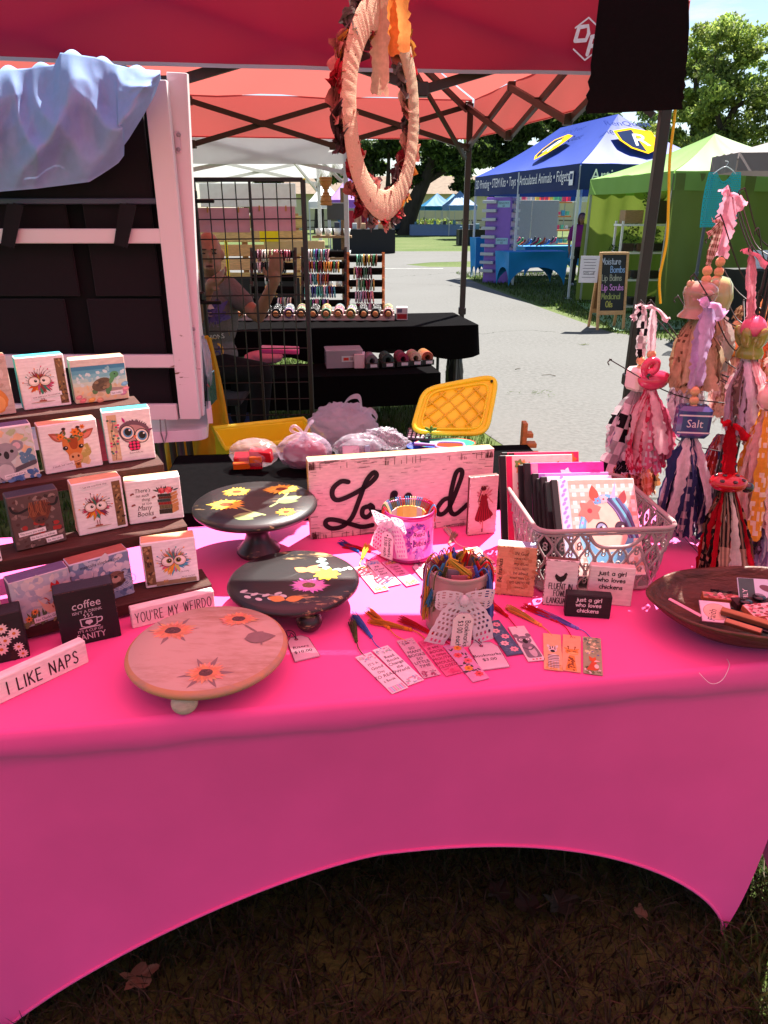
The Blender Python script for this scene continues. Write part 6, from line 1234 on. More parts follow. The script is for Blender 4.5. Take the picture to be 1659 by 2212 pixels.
def ornament(label, hook, Y, beads, fig, collar, bot, half, pats, loop_pat, t0=None, n=18, loopw=.022, knot=True, wid=.024, seed=1, front=None, cat='ornament', depth=.7, arm_bend=.03):
  """rag tassel ornament hung from a wire hook; all px positions lie at distance Y"""
  random.seed(seed); H = onY(*hook, Y); C = onY(*collar, Y); B = onY(bot[0], bot[1], Y); k = mpp(C); o = thing('rag_ornament', label, cat, C, 0, 'fabric tassel ornaments on the wire tree')
  if t0 is not None: arm(H+Vector((0, 0, .006)), t0, arm_bend)
  tops = [onY(*q, Y)-C for q in beads]; br = .0115
  m = M(); h = H-C; bt = (tops[0]+Vector((0, 0, br))) if tops else Vector((0, 0, .03));
  rag(m, h, bt, loopw, loop_pat, Vector((0, -1, 0)), .4, ph=seed); rag(m, h+Vector((0, .006, 0)), bt+Vector((0, .006, 0)), loopw, loop_pat, Vector((0, 1, 0)), -.3, ph=seed+1)
  m.build('hanging_loop', RAG, o)
  if knot: m = M(); rag(m, h, h+Vector((.035*random.choice((-1, 1)), -.012, -.03)), loopw*.9, loop_pat, Vector((0, -1, .6)), .3, nv=8); rag(m, h, h+Vector((-.03, -.01, .004)), loopw*.7, loop_pat, Vector((0, -1, .5)), -.4, nv=8); m.build('knot_tail', RAG, o)
  for q in tops: m = M(); bead(m, q, br); m.build('wooden_bead', RAWWOOD, o)
  if fig:
    old = set(o.children); fig(o, k); fs_ = FSC.get(fig.__name__, 1.0)
    for ch in o.children:
      if ch not in old: ch.scale = (fs_,)*3
  L = (B-C);
  for i in range(n+14):
    a = 6.283*(i*.618 % 1.0); rr = half*k*math.sqrt(random.uniform(.25, 1)); e = Vector((rr*math.cos(a), rr*math.sin(a)*depth, L.z*random.uniform(.82, 1.03))) + Vector((L.x, 0, 0)); out = Vector((math.cos(a), math.sin(a), .15)); m = M()
    rag(m, Vector((math.cos(a)*.008, math.sin(a)*.008, 0)), e, wid*1.45*random.uniform(.75, 1.25), pats[i % len(pats)], out, random.uniform(-.5, .5), ph=i*1.7); s_ = m.build('fabric_strip', RAG, o)
    if i % 2 == 0:
      m = M(); cc = pats[i % len(pats)](.3, .4)
      for q in range(5): p0 = e*random.uniform(.8, 1)+Vector((random.uniform(-.01, .01), -.004, 0)); m.tube([p0, p0+Vector((random.uniform(-.012, .012), -.004, -.012)), p0+Vector((random.uniform(-.02, .02), -.006, -.03))], .0004, 3, cc, caps=False)
      m.build('loose_thread', CLOTH, s_)
  for (dx, bot2, wd2, pat2) in (front or []):
    m = M(); e = onY(*bot2, Y)-C; rag(m, Vector((dx*.5, -.012, 0)), e+Vector((0, -.07, 0)), wd2, pat2, Vector((dx*4, -1, .1)), .2, ph=seed*1.3); m.build('fabric_strip', RAG, o)
  return o
# ceramic figures sit on the collar
def f_dice(o, k):
  m = M(rgb(226, 206, 204)); m.box((0, 0, .026), (.048, .048, .050), .007, rot3('Z', .35)); d = m.build('ceramic_die', GLOSS, o); pm = M()
  for x, y in ((-.009, .032), (.010, .024), (.0, .012)): pm.oval(x, y, .0042, None, INK, n=12)
  pm.build('pips', PRINT, d, Matrix.Rotation(.35, 4, 'Z') @ Matrix.Translation((0, -.0240, .002)) @ FRONT)
def f_flamingo(o, k):
  pk_ = rgb(206, 60, 96); m = M(pk_); m.ell((.004, 0, .030), (.046, .03, .030), 22, 14, fn=lambda q: 1+.22*max(0, q.x)**2*(q.z > -.2)); m.tube(smooth3([(-.018, -.012, .04), (-.034, -.02, .066), (-.024, -.022, .088), (-.004, -.024, .088), (-.004, -.026, .068), (-.018, -.03, .058)], 5), [.012]*4+[.011]*20+[.009]*2 if False else .0115, 10); m.ell((-.016, -.03, .06), (.013, .011, .012), 12, 8); m.build('ceramic_flamingo', GLOSS, o)
  m = M(INK); m.tube([(-.022, -.034, .055), (-.028, -.037, .046), (-.024, -.037, .040)], [.005, .004, .002], 7); m.build('beak', GLOSS, o)
def f_bear(o, k):
  bg_ = rgb(150, 128, 110); m = M(bg_); m.lathe([(.062, .0), (.060, .006), (.046, .022), (.044, .04), (.05, .06), (.055, .075), (.052, .092), (.04, .106), (.02, .113), (0, .115)], 30); b = m.build('ceramic_bear', GLOSS, o)
  for x in (-.040, .040): m = M(rgb(176, 156, 120)); m.ell((x, -.008, .104), (.014, .009, .014), 12, 8); m.build('ear', GLOSS, b)
  m = M(rgb(160, 138, 120)); m.ell((0, -.05, .078), (.022, .016, .014), 16, 10); m.tube(smooth3([(-.017, -.064, .079), (0, -.069, .074), (.017, -.064, .079)], 4), .0016, 5, rgb(96, 76, 64)); m.build('snout', GLOSS, b)
def f_salt(o, k):
  m = M(rgb(52, 66, 120)); m.box((0, 0, .032), (.064, .04, .064), .008, rot3('Z', -.15)); b = m.build('ceramic_box', GLOSS, o); pm = M(); wc = rgb(206, 200, 206)
  pm.rect(-.031, .046, .031, .049, wc); pm.rect(-.031, .012, .031, .015, wc); pm.text('Salt', 0, .024, .0155, wc, wx=.95); pm.build('lettering', PRINT, b, Matrix.Rotation(-.15, 4, 'Z') @ Matrix.Translation((0, -.0197, 0)) @ FRONT)
def f_tulip(o, k):
  m = M(rgb(116, 120, 50)); m.lathe([(.028, 0), (.03, .012), (.022, .03), (.03, .045), (.036, .052)], 24); b = m.build('ceramic_tulip', GLOSS, o)
  for a in range(5): q = a*1.257; m = M(rgb(126, 128, 56)); m.ell((.026*math.cos(q), .026*math.sin(q), .045), (.012, .012, .026), 12, 8, Matrix.Rotation(q, 3, 'Z') @ Matrix.Rotation(.35, 3, 'Y')); m.build('sepal', GLOSS, b)
  m = M(rgb(206, 96, 130)); m.ell((0, 0, .064), (.027, .027, .028), 20, 12, fn=lambda q: 1+.08*math.sin(5*math.atan2(q.y, q.x))); m.build('bud', GLOSS, b)
def f_bird(o, k):
  m = M(rgb(226, 176, 170)); m.ell((0, 0, .036), (.034, .03, .036), 20, 12); m.ell((0, -.004, .082), (.022, .022, .022), 16, 10); m.tube([(0, 0, .05), (0, -.002, .08)], [.024, .016], 12); b = m.build('ceramic_chick', GLOSS, o); m = M(rgb(220, 130, 60)); m.tube([(-.018, -.012, .082), (-.034, -.018, .079)], [.006, .001], 8); m.build('beak', GLOSS, b)
  m = M(INK); m.ell((-.012, -.021, .088), .0028, 8, 6); m.build('eye', GLOSS, b)
def f_lady(o, k):
  m = M(rgb(170, 14, 28)); m.ell((0, 0, .024), (.050, .042, .026), 26, 14); b = m.build('ceramic_ladybug', GLOSS, o); m = M(INK); m.ell((.047, -.012, .014), (.017, .016, .015), 14, 10); m.build('head', GLOSS, b)
  for x, y in ((-.03, -.026), (.0, -.036), (.026, -.026), (-.018, -.01), (.014, -.012), (-.034, .004)): m = M(INK); z = .024+.026*math.sqrt(max(0, 1-(x/.05)**2-(y/.042)**2)); m.ell((x, y, z), (.0065, .0065, .004), 10, 6); m.build('spot', GLOSS, b)
def f_pump(o, k):
  m = M(rgb(206, 130, 50)); m.ell((0, 0, .03), (.04, .036, .03), 24, 12, fn=lambda q: 1+.07*math.cos(8*math.atan2(q.y, q.x))); m.build('ceramic_pumpkin', GLOSS, o)
def f_jar(o, k):
  m = M(rgb(160, 176, 120)); m.lathe([(.03, 0), (.036, .03), (.03, .06), (.02, .075), (0, .08)], 22); m.build('ceramic_cactus', GLOSS, o)
WHR, LAVR, BLR, TAN, TAN2, PKR, NVY, RDR = rgb(214, 200, 204), rgb(200, 176, 216), rgb(24, 22, 26), rgb(176, 140, 110), rgb(206, 176, 146), rgb(220, 110, 140), rgb(52, 58, 100), rgb(160, 14, 30)
buf = buffalo(WHR, BLR, 7)
ornament('black and white plaid rag ornament topped by a white die', (1392, 664), 1.86, [(1384, 779), (1383, 797)], f_dice, (1378, 843), (1352, 1008), 56, [buf, solid(WHR), buf, solid(rgb(150, 150, 166)), stripe(WHR, rgb(130, 120, 150))], buf, .52, 18, seed=101, front=[(-.02, (1288, 1010), .042, buf), (-.01, (1340, 1005), .040, buf)])
ornament('pink floral rag ornament topped by a flamingo', (1413, 664), 1.80, [(1407, 766), (1405, 785)], f_flamingo, (1405, 842), (1398, 1012), 52, [solid(PKR), speck(rgb(190, 50, 80), rgb(226, 130, 150)), solid(rgb(226, 170, 180)), speck(rgb(214, 110, 140), WHR)], solid(rgb(220, 200, 206)), .50, 18, loopw=.016, seed=102, front=[(.0, (1412, 960), .03, solid(rgb(230, 190, 196)))])
ornament('tan burlap rag ornament topped by a brown ceramic bear', (1560, 480), 1.78, [(1528, 585), (1526, 604)], f_bear, (1505, 685), (1500, 838), 60, [solid(TAN), solid(TAN2), speck(rgb(190, 150, 120), rgb(110, 80, 60)), stripe(rgb(150, 116, 90), TAN2), solid(rgb(196, 160, 130))], check(rgb(120, 70, 56), rgb(214, 190, 176), 40), .78, 20, loopw=.013, seed=103)
ornament('pale pink rag ornament with long loose bow and cactus', (1577, 418), 1.84, [(1556, 566), (1553, 587), (1547, 605)], f_jar, (1546, 668), (1530, 800), 44, [solid(rgb(214, 206, 196)), check(rgb(120, 110, 90), WHR), solid(TAN2)], solid(rgb(226, 170, 190)), .86, 14, loopw=.034, seed=104)
ornament('navy striped rag ornament topped by a blue Salt box', (1532, 655), 1.70, [(1501, 845), (1499, 865), (1497, 881)], f_salt, (1490, 943), (1470, 1150), 62, [solid(NVY), stripe(NVY, WHR), solid(rgb(180, 170, 190)), check(NVY, WHR, 40), solid(rgb(120, 120, 156)), stripe(rgb(70, 80, 130), rgb(200, 196, 210))], solid(rgb(198, 172, 212)), .60, 18, loopw=.036, seed=105, front=[(-.02, (1422, 1120), .032, solid(WHR)), (.02, (1515, 1120), .026, solid(rgb(206, 186, 196)))])
ornament('rose gingham rag ornament topped by a pink tulip', (1624, 545), 1.72, [(1623, 698), (1620, 714)], f_tulip, (1617, 772), (1612, 955), 55, [check(rgb(206, 130, 140), rgb(226, 200, 200), 44), solid(rgb(206, 190, 206)), speck(rgb(120, 96, 90), rgb(190, 160, 150)), solid(rgb(190, 150, 160))], solid(rgb(214, 140, 156)), .74, 18, loopw=.020, seed=106, front=[(-.02, (1600, 930), .03, solid(rgb(206, 190, 208))), (.01, (1628, 900), .026, check(rgb(206, 130, 140), rgb(226, 200, 200), 44))])
ornament('orange floral and cream rag ornament topped by a pink chick', (1668, 770), 1.62, [(1664, 800)], f_bird, (1660, 886), (1635, 1150), 62, [speck(rgb(226, 160, 60), rgb(236, 210, 180)), solid(rgb(230, 204, 190)), solid(rgb(226, 176, 170)), speck(rgb(230, 200, 190), rgb(214, 150, 150))], solid(rgb(226, 180, 170)), None, 18, seed=107, knot=False, front=[(-.02, (1598, 1140), .032, speck(rgb(226, 160, 60), rgb(236, 214, 190))), (0, (1640, 1160), .034, solid(rgb(230, 200, 194)))])
ornament('red and black plaid rag ornament topped by a ladybug', (1582, 916), 1.50, [], f_lady, (1570, 1060), (1560, 1275), 62, [check(rgb(40, 30, 30), rgb(190, 150, 120), 44), check(rgb(46, 36, 34), rgb(160, 120, 96), 50), solid(RDR), check(rgb(150, 90, 84), rgb(40, 30, 30), 50), speck(rgb(36, 28, 28), rgb(170, 130, 104))], solid(RDR), .36, 20, loopw=.022, seed=108, front=[(.0, (1556, 1285), .028, solid(rgb(222, 206, 196))), (-.03, (1504, 1245), .011, solid(RDR)), (.03, (1606, 1268), .012, solid(RDR)), (.015, (1580, 1270), .022, check(rgb(46, 36, 34), rgb(190, 150, 126), 50)), (-.015, (1530, 1262), .024, check(rgb(40, 30, 30), rgb(196, 156, 130), 50))], arm_bend=-.03)
ornament('brown plaid rag ornament low behind the notebook basket', (1378, 890), 2.02, [], None, (1362, 945), (1368, 1068), 50, [check(rgb(190, 110, 66), rgb(226, 180, 140), 40), check(rgb(60, 40, 36), rgb(190, 130, 80), 40), speck(rgb(150, 70, 56), rgb(206, 150, 120)), check(rgb(120, 60, 50), rgb(206, 160, 130), 36)], solid(TAN), .30, 16, seed=109, knot=False)
ornament('white and grey rag ornament hanging behind the bear ornament', (1492, 760), 1.95, [], None, (1490, 800), (1480, 910), 40, [solid(WHR), solid(rgb(206, 196, 206)), check(rgb(70, 70, 90), WHR, 40)], solid(WHR), .55, 12, seed=110, knot=False)
ornament('red white and blue patchwork rag ornament near the ladybug loop', (1572, 905), 1.88, [], None, (1558, 940), (1545, 1090), 36, [buffalo(rgb(60, 110, 150), rgb(200, 60, 56), 9), speck(rgb(190, 90, 70), WHR), solid(rgb(196, 60, 60)), buffalo(rgb(214, 200, 196), rgb(60, 70, 120), 10)], solid(rgb(190, 60, 60)), .3, 14, seed=111, knot=False)
ornament('lilac striped rag ornament at the right picture edge by the bowl', (1662, 1080), 1.66, [], None, (1660, 1105), (1648, 1232), 46, [stripe(rgb(140, 126, 160), rgb(206, 190, 206)), solid(rgb(150, 130, 156)), speck(rgb(96, 80, 90), rgb(180, 160, 176))], solid(rgb(160, 140, 170)), None, 14, seed=112, knot=False)
ornament('rust and cream rag ornament with a pumpkin far side of the wire stem', (1606, 660), 2.0, [(1592, 700), (1590, 718)], f_pump, (1588, 770), (1578, 900), 42, [speck(TAN2, rgb(150, 110, 80)), solid(TAN2), check(rgb(190, 130, 120), rgb(220, 190, 180), 40)], check(rgb(110, 70, 50), TAN, 30), .62, 14, seed=113, knot=False)
ornament('peach checked rag ornament with star at the right picture edge', (1655, 640), 1.98, [], None, (1650, 730), (1640, 830), 36, [check(rgb(206, 140, 110), rgb(226, 196, 180), 40), solid(rgb(206, 110, 60)), solid(TAN2)], solid(rgb(206, 130, 90)), .68, 12, seed=114, knot=False)
for (hx, hy, Y, t0) in ((1328, 783, 1.80, .46), (1505, 600, 1.72, .68), (1588, 425, 1.86, .88), (1602, 440, 1.92, .9), (1612, 415, 1.8, .92), (1560, 625, 1.9, .7), (1470, 648, 1.9, .55), (1536, 520, 1.95, .75), (1444, 700, 1.92, .5), (1640, 500, 1.75, .9)): arm(onY(hx, hy, Y), t0)
# stray white thread on the cloth
m = M((.75, .72, .72)); P = [tp(1510, 1455), tp(1535, 1478), tp(1560, 1470), tp(1575, 1440), tp(1570, 1425)]; c0 = P[0].copy(); m.tube(smooth3([p-c0+Vector((0, 0, .0015)) for p in P], 6), .0006, 4); o = m.build('loose_thread', CLOTH); o.location = c0; tag(o, 'fine white thread lying on the pink cloth corner', 'thread')
# ================================================================== white folding table with the painted display frame
YF = 2.72
def rectpx(m, x0, y0, x1, y1, Y, t, col=None, b=.003):
  """upright board facing the viewer: photo rectangle at distance Y, thickness t behind"""
  a, c = onY(x0, y0, Y), onY(x1, y1, Y); m.box(((a.x+c.x)/2, Y+t/2, (a.z+c.z)/2), (abs(c.x-a.x), t, abs(a.z-c.z)), b, col=col)
def slantpx(m, x0, y0, x1, y1, wpx, Y, t, col=None):
  a, c = onY(x0, y0, Y), onY(x1, y1, Y); w2 = wpx*mpp((0, Y, (a.z+c.z)/2)); m.bar(a+Vector((0, t/2, 0)), c+Vector((0, t/2, 0)), t, w2, up=(1, 0, 0), col=col, bev=.002)
PEEL = worn('chipped_white_paint', rgb(120, 84, 66), .40, .43, .55)
WP = rgb(226, 214, 214)
tz2 = .755; wfr = onZ(447, 927, tz2); wt = thing('folding_table', 'white plastic folding table under the white display frame', 'table', (wfr.x-.9*math.cos(R(12)), wfr.y-.9*math.sin(R(12)), 0), R(12))
m = M(rgb(222, 216, 220)); P = []
for (cx, cy2, a0) in ((.9-.05, .05, -90), (.9-.05, .70, 0), (-.9+.05, .70, 90), (-.9+.05, .05, 180)):
  for k in range(6): a = R(a0+18*k); P.append((cx+.05*math.cos(a), cy2+.05*math.sin(a)))
m.prism(P, tz2-.045, tz2); m.build('tabletop', PLASTIC, wt)
for x in (.78, .70, -.7):
  m = M(rgb(60, 56, 60)); m.tube([(x, .12, tz2-.05), (x+.01, .12, .01)], .016, 10); m.tube([(x, .62, tz2-.05), (x+.01, .62, .01)], .016, 10); m.tube([(x, .12, .3), (x, .62, .3)], .012, 8); m.build('leg', METAL, wt)
m = M(rgb(70, 66, 70)); m.bar((.40, .10, tz2-.06), (.74, .10, tz2-.26), .026, .006); m.bar((.60, .105, tz2-.06), (.62, .105, tz2-.2), .022, .005); m.build('hinged_brace', METAL, wt)
fr = thing('display_stand', 'chipped white painted wooden display frame with hinged panels and black backing', 'display stand', (0, YF, tz2))
def fpart(name, fn, mt): m = M(WP); fn(m); m.v = [(x, y-YF, z-tz2) for x, y, z in m.v]; return m.build(name, mt, fr)
fpart('stile', lambda m: slantpx(m, 333, 172, 410, 906, 46, YF, .03), PEEL)
fpart('stile', lambda m: slantpx(m, -190, 172, -205, 906, 46, YF, .03), PEEL)
for (y0, y1, x1) in ((196, 238, 318), (494, 526, 352), (767, 795, 380), (874, 908, 384)):
  fpart('rail', lambda m: rectpx(m, -190, y0, x1, y1, YF+.003, .024), PEEL)
fpart('stile', lambda m: slantpx(m, 381, 156, 421, 898, 40, YF+.045, .03), PEEL)
def panelB(m):
  for z0, z1 in ((1.90, 1.96), (1.32, 1.37), (tz2+.01, tz2+.07)):
    a = onY(400, 500, YF+.06); m.bar((a.x+.02, YF+.075, (z0+z1)/2), (a.x-.065, YF+.40, (z0+z1)/2), .02, z1-z0, up=(0, 0, 1))
  a = onY(400, 500, YF+.06); m.bar((a.x-.085, YF+.4, tz2), (a.x-.085, YF+.4, 1.97), .03, .05)
fpart('side_panel', panelB, PEEL)
m = M(rgb(196, 190, 200)); m.v = []; a = onY(404, 500, YF+.07)
m.grid(lambda u, v: Vector((a.x+.012-.075*u+.006*math.sin(v*14), YF+.08+.3*u-YF, tz2+.06+v*1.12-tz2)), 6, 24); m.build('side_curtain', CLOTH, fr)
for (hx, hy) in ((380, 307), (412, 727)):
  def hinge(m, hx=hx, hy=hy):
    rectpx(m, hx-6, hy-24, hx+12, hy+24, YF+.040, .004, rgb(206, 190, 196));
    for dy in (-16, 16): q = onY(hx+5, hy+dy, YF+.038); m.lathe([(0, 0), (.007, 0), (.008, .004)], 10, q, rot3('X', R(-90)), col=rgb(150, 140, 146))
  fpart('hinge', hinge, METAL)
BK = rgb(30, 24, 27)
fpart('backing_sheet', lambda m: m.add([onY(-190, 215, YF+.09), onY(352, 215, YF+.09), onY(424, 904, YF+.09), onY(-190, 904, YF+.09)], [(0, 1, 2, 3)], rgb(14, 12, 13)), CLOTH)
for (x0, y0, x1, y1, Y) in ((-190, 225, 330, 432, YF+.05), (-190, 440, 172, 640, YF+.07), (177, 440, 348, 640, YF+.068), (-190, 646, 180, 900, YF+.07), (186, 646, 375, 900, YF+.068)):
  fpart('backing_panel', lambda m: rectpx(m, x0, y0, x1, y1, Y, .012, BK), CLOTH)
fpart('backing_bar', lambda m: rectpx(m, -190, 428, 345, 441, YF+.035, .012, rgb(70, 70, 86)), METAL)
for sx_ in (18, 262):
  def strap(m, sx_=sx_):
    m.col = (.012, .011, .012)
    for k in (0, 1): a, b = onY(sx_+8+k*14, 442, YF-.004-k*.004), onY(sx_-6+k*8, 532, YF-.012-k*.004); m.bar(a, b, .004, .034*1.0, up=(1, 0, 0), col=(.012, .011, .012));
    a = onY(sx_+10, 443, YF); m.bar(a, a+Vector((0, .06, 0)), .034, .004, col=(.012, .011, .012)); a = onY(sx_-4, 530, YF-.01); m.bar(a, a+Vector((0, .05, 0)), .034, .004, col=(.012, .011, .012))
  fpart('strap', strap, CLOTH)
m = M(); ch = [(0, 0, -.02+.0), (.0, 0, 0)]
q = onY(351, 893, YF-.006); m.tube([(q.x-.012, YF-.008-YF, tz2+.05-tz2), (q.x-.014, -.012, -.004), (q.x-.004, -.016, -.05), (q.x+.008, -.012, -.01), (q.x+.008, -.008, .05)], .0028, 6, rgb(150, 150, 156)); m.build('wire_clip', CHROME, fr)
# blue cloth thrown over the frame
bot = [(-240, 425), (-120, 428), (0, 416), (90, 408), (180, 393), (235, 352), (275, 300), (310, 246), (334, 205), (346, 172)]
def cloth_bot(x):
  for (a, ya), (b, yb) in zip(bot, bot[1:]):
    if x <= b: return ya+(yb-ya)*(x-a)/(b-a)
  return bot[-1][1]
tops = [(-240, 150), (0, 150), (60, 146), (118, 138), (130, 112), (165, 116), (205, 122), (240, 136), (290, 148), (346, 152)]
def cloth_top(x):
  for (a, ya), (b, yb) in zip(tops, tops[1:]):
    if x <= b: return ya+(yb-ya)*(x-a)/(b-a)
  return tops[-1][1]
m = M(rgb(150, 176, 222))
def cloth(u, v):
  x = -240+586*u; yt, yb = cloth_top(x), cloth_bot(x)
  if v < .14:
    t = v/.14; p = onY(x, yt+4*(1-t), YF+.10-.12*t); p.z -= .05*(1-t)**2; return p + Vector((0, 0, .012*math.sin(x*.09)*t))
  t = (v-.14)/.86; swing = 26*math.sin(t*2.2)*math.sin(u*9+.5); px_ = x + swing*t*(1 if x < 250 else .2) ; py_ = yt+(yb-yt)*t
  fold = .035*math.sin(x*.026+3.2*t*u+1.6*math.sin(t*3+u*4)) + .012*math.sin(x*.075-5*t)
  n = mnoise.noise(Vector((x*.014+t*1.5, t*2.6-x*.006, 3.0)))*.09 + mnoise.noise(Vector((x*.03+t*3, t*5-x*.02, 9.0)))*.035
  f1 = 1-math.sqrt(.05+math.sin(x*.019+2.1*t+1.4*mnoise.noise(Vector((x*.008, t*1.5, 1))))**2); f2 = 1-math.sqrt(.06+math.sin(x*.037-3.4*t+2.4*mnoise.noise(Vector((x*.012, t*2, 2))))**2); cre = abs(mnoise.noise(Vector((x*.011+t*2.2, t*2.0-x*.009, 5.0)))); cre2 = abs(mnoise.noise(Vector((x*.03+t*2, t*3-x*.03, 7.0)))); depth = (f1*.075+f2*.035*(.4+t)+n*.22+.02*(.35-cre)+.008*(.3-cre2))*(.35+.9*math.sin(math.pi*min(1, t*1.02)))+.06*math.sin(math.pi*t)
  return onY(min(px_, 350), py_, YF-.03-depth)
m.grid(cloth, 190, 90);
cm = m.build('draped_cloth', mat('blue_cotton', 1, .05, 40, bump=.12, bscale=700, spec=.02, trans=.08)); tag(cm, 'crumpled pale blue cloth thrown over the white display frame', 'cloth')
# yellow cloth hanging behind the white table
m = M(rgb(226, 180, 50))
def ycl(u, v):
  x = 340 + (u)*(118+50*min(1, v*1.5)**1.1+4*math.sin(v*6)); y = 728+40*(1-u)*0+v*330; q = onY(x, y, 3.35+.12*(1-u)); q.y += .03*math.sin(u*16+v*2)+.02*math.sin(u*31); return q
m.grid(ycl, 40, 30); o = m.build('yellow_cloth', mat('yellow_cloth_fabric', .7, .06, 20, trans=.2)); tag(o, 'yellow cloth hanging behind the white folding table', 'cloth')
# pale plastic bag tied at the frame edge, and a drink can carton
FILM = mat('plastic_film', .22, .04, 20, spec=.6, alpha=.62, trans=.35, bump=.5, bscale=45); CLEAR = mat('clear_film', .08, .04, 20, spec=1, alpha=.26, bump=1, bscale=26); WFILM = mat('white_carrier_film', .25, .05, 30, spec=.7, alpha=.55, trans=.45, bump=.5, bscale=60)
def crumple(m, c, r, col, amp=.16, seed=0, nu=64, nv=40, R3=None, flat=None, fr=2.2):
  o3 = Vector((seed*7.3, seed*3.1, 0))
  def fn(q): return 1 + amp*.22*abs(math.sin(5*math.atan2(q.y, q.x)+3*mnoise.noise(q*2+o3)))*(1-q.z*q.z) + .6*amp*mnoise.noise(q*fr+o3) + amp*.7*abs(mnoise.noise(q*fr*2.3+o3)) + amp*.3*mnoise.noise(q*fr*6+o3) - amp*.5*abs(mnoise.noise(Vector((q.x*3.1, q.y*3.1, q.z*1.4))*fr+o3))
  k = len(m.v); m.ell(c, r, nu, nv, R3, col, fn)
  if flat is not None: m.v = m.v[:k] + [(x, y, max(flat, z)) for x, y, z in m.v[k:]]
m = M(); c0 = onY(440, 790, 2.95); crumple(m, (0, 0, 0), (.03, .05, .12), rgb(190, 190, 206), .2, 3); o = m.build('plastic_bag', WFILM); o.location = c0; tag(o, 'pale plastic bag hanging at the edge of the white frame', 'bag')
p = onY(447, 838, 2.98); m = M(rgb(70, 110, 90)); m.box((0, 0, 0), (.05, .12, .13), .003); o = m.build('drink_carton', CARD); o.location = p; tag(o, 'green ginger ale drink carton behind the white frame', 'carton')
pm = M(); pm.text('DA', .004, .018, .022, rgb(200, 60, 70)); pm.text('Y', .002, -.008, .022, rgb(200, 60, 70)); pm.text('ALE', .006, -.058, .016, WHITE); pm.build('lettering', PRINT, o, Matrix.Translation((0, -.06, 0)) @ FRONT)
# ================================================================== black side table with bags, tote and basket
BLKC = mat('black_cloth', .95, .25, 50, bump=.25, bscale=600, col=(.004, .0036, .004), spec=.02)
bt0 = onZ(1163, 972, .70); bt = thing('side_table', 'low table under a black cloth behind the plank sign', 'table', (bt0.x-.68, bt0.y-.29, 0), R(6))
def draped(root, w2, d2, z, drop, name='black_cloth', mt=None, wav=.012, dropf=None, corner=True):
  """table cloth: top sheet and hanging skirt with soft folds"""
  m = M((.01, .009, .01)); N = 120
  def per(s):
    t = (s % 1)*2*(w2+d2)
    if t < w2: return (-w2/2+t, -d2/2, 0, -1)
    t -= w2
    if t < d2: return (w2/2, -d2/2+t, 1, 0)
    t -= d2
    if t < w2: return (w2/2-t, d2/2, 0, 1)
    t -= w2; return (-w2/2, d2/2-t, -1, 0)
  m.grid(lambda u, v: Vector(((u-.5)*w2, (v-.5)*d2, z+.0015*math.sin(u*14+v*9))), 16, 8)
  def sk(u, v):
    x, y, nx, ny = per(u); q = (.006+wav*(math.sin(u*70)+.6*math.sin(u*133+1)))*v; dz = drop(u) if callable(drop) else drop
    return Vector((x+nx*(q+.003), y+ny*(q+.003), z-v*dz-(.004 if v > 0 else 0)))
  m.grid(sk, N, 8); return m.build(name, mt or BLKC, root)
draped(bt, 1.36, .58, .70, .6); m = M((.03, .03, .03)); m.box((0, 0, .67), (1.3, .52, .03), .003); m.build('tabletop', PLASTIC, bt)
for x in (-.6, .6):
  for y in (-.22, .22): m = M((.03, .03, .03)); m.tube([(x, y, .66), (x, y, .01)], .014, 8); m.build('leg', METAL, bt)
ZB = .703
def bagged(name, label, px, py, r, col, film, seed, cat='bag', knot=None, inner=None, amp=.18, items=None):
  p = onZ(px, py, ZB); o = thing(name, label, cat, p)
  m = M(); crumple(m, (0, 0, r[2]), r, col, amp, seed, flat=.003); m.build('film', film, o)
  if inner: m = M(); crumple(m, (0, 0, r[2]*.86), (r[0]*.82, r[1]*.8, r[2]*.8), inner, .10, seed+5, 24, 16, flat=.008); m.build('contents', CLOTH, o)
  if knot:
    m = M(); k = Vector((knot[0], 0, r[2]*1.95))
    for a in range(11): q = a*.571; b = Vector((r[0]*.62*math.cos(q)+knot[0]*.2, r[1]*.62*math.sin(q), r[2]*1.45)); m.tube(smooth3([b, (b+k)/2+Vector((0, 0, -.012)), k], 4), [.010]*4+[.006]*4+[.004]*1 if False else .0045, 5, col)
    m.tube(smooth3([k, k+Vector((-.030, 0, .030)), k+Vector((-.045, -.01, .018)), k+Vector((-.02, -.01, .004)), k], 4), .0055, 6, col); m.tube(smooth3([k, k+Vector((.020, 0, .034)), k+Vector((.034, -.01, .05))], 4), .0065, 6, col); m.build('knot', film, o)
  for it in (items or []):
    m = M(it[1]); m.box(it[0], it[2], .003, Matrix.Rotation(it[3], 3, 'Z') @ Matrix.Rotation(it[4], 3, 'X')); m.build(it[5], it[6] if len(it) > 6 else CARD, o)
  return o
bagged('plastic_bag', 'clear bag of red and orange packets at the side table end', 552, 1008, (.088, .06, .052), rgb(206, 190, 196), CLEAR, 1, amp=.10, items=[((-.02, -.02, .03), rgb(170, 20, 36), (.10, .05, .05), .1, .15, 'red_packet'), ((.03, -.035, .055), rgb(190, 30, 40), (.08, .03, .045), -.2, .3, 'red_packet'), ((-.04, -.05, .022), rgb(214, 110, 30), (.06, .014, .03), .25, .4, 'orange_label'), ((.012, -.055, .045), rgb(220, 120, 40), (.045, .008, .028), .2, .3, 'orange_label')])
b2 = bagged('plastic_bag', 'knotted film bag holding dark red cloth, with small price sticker', 660, 1012, (.096, .07, .066), rgb(196, 170, 190), mat('tied_film', .25, .04, 20, spec=.6, alpha=.34, trans=.3, bump=.9, bscale=24), 2, amp=.09, knot=(.0, 0), inner=rgb(110, 14, 34))
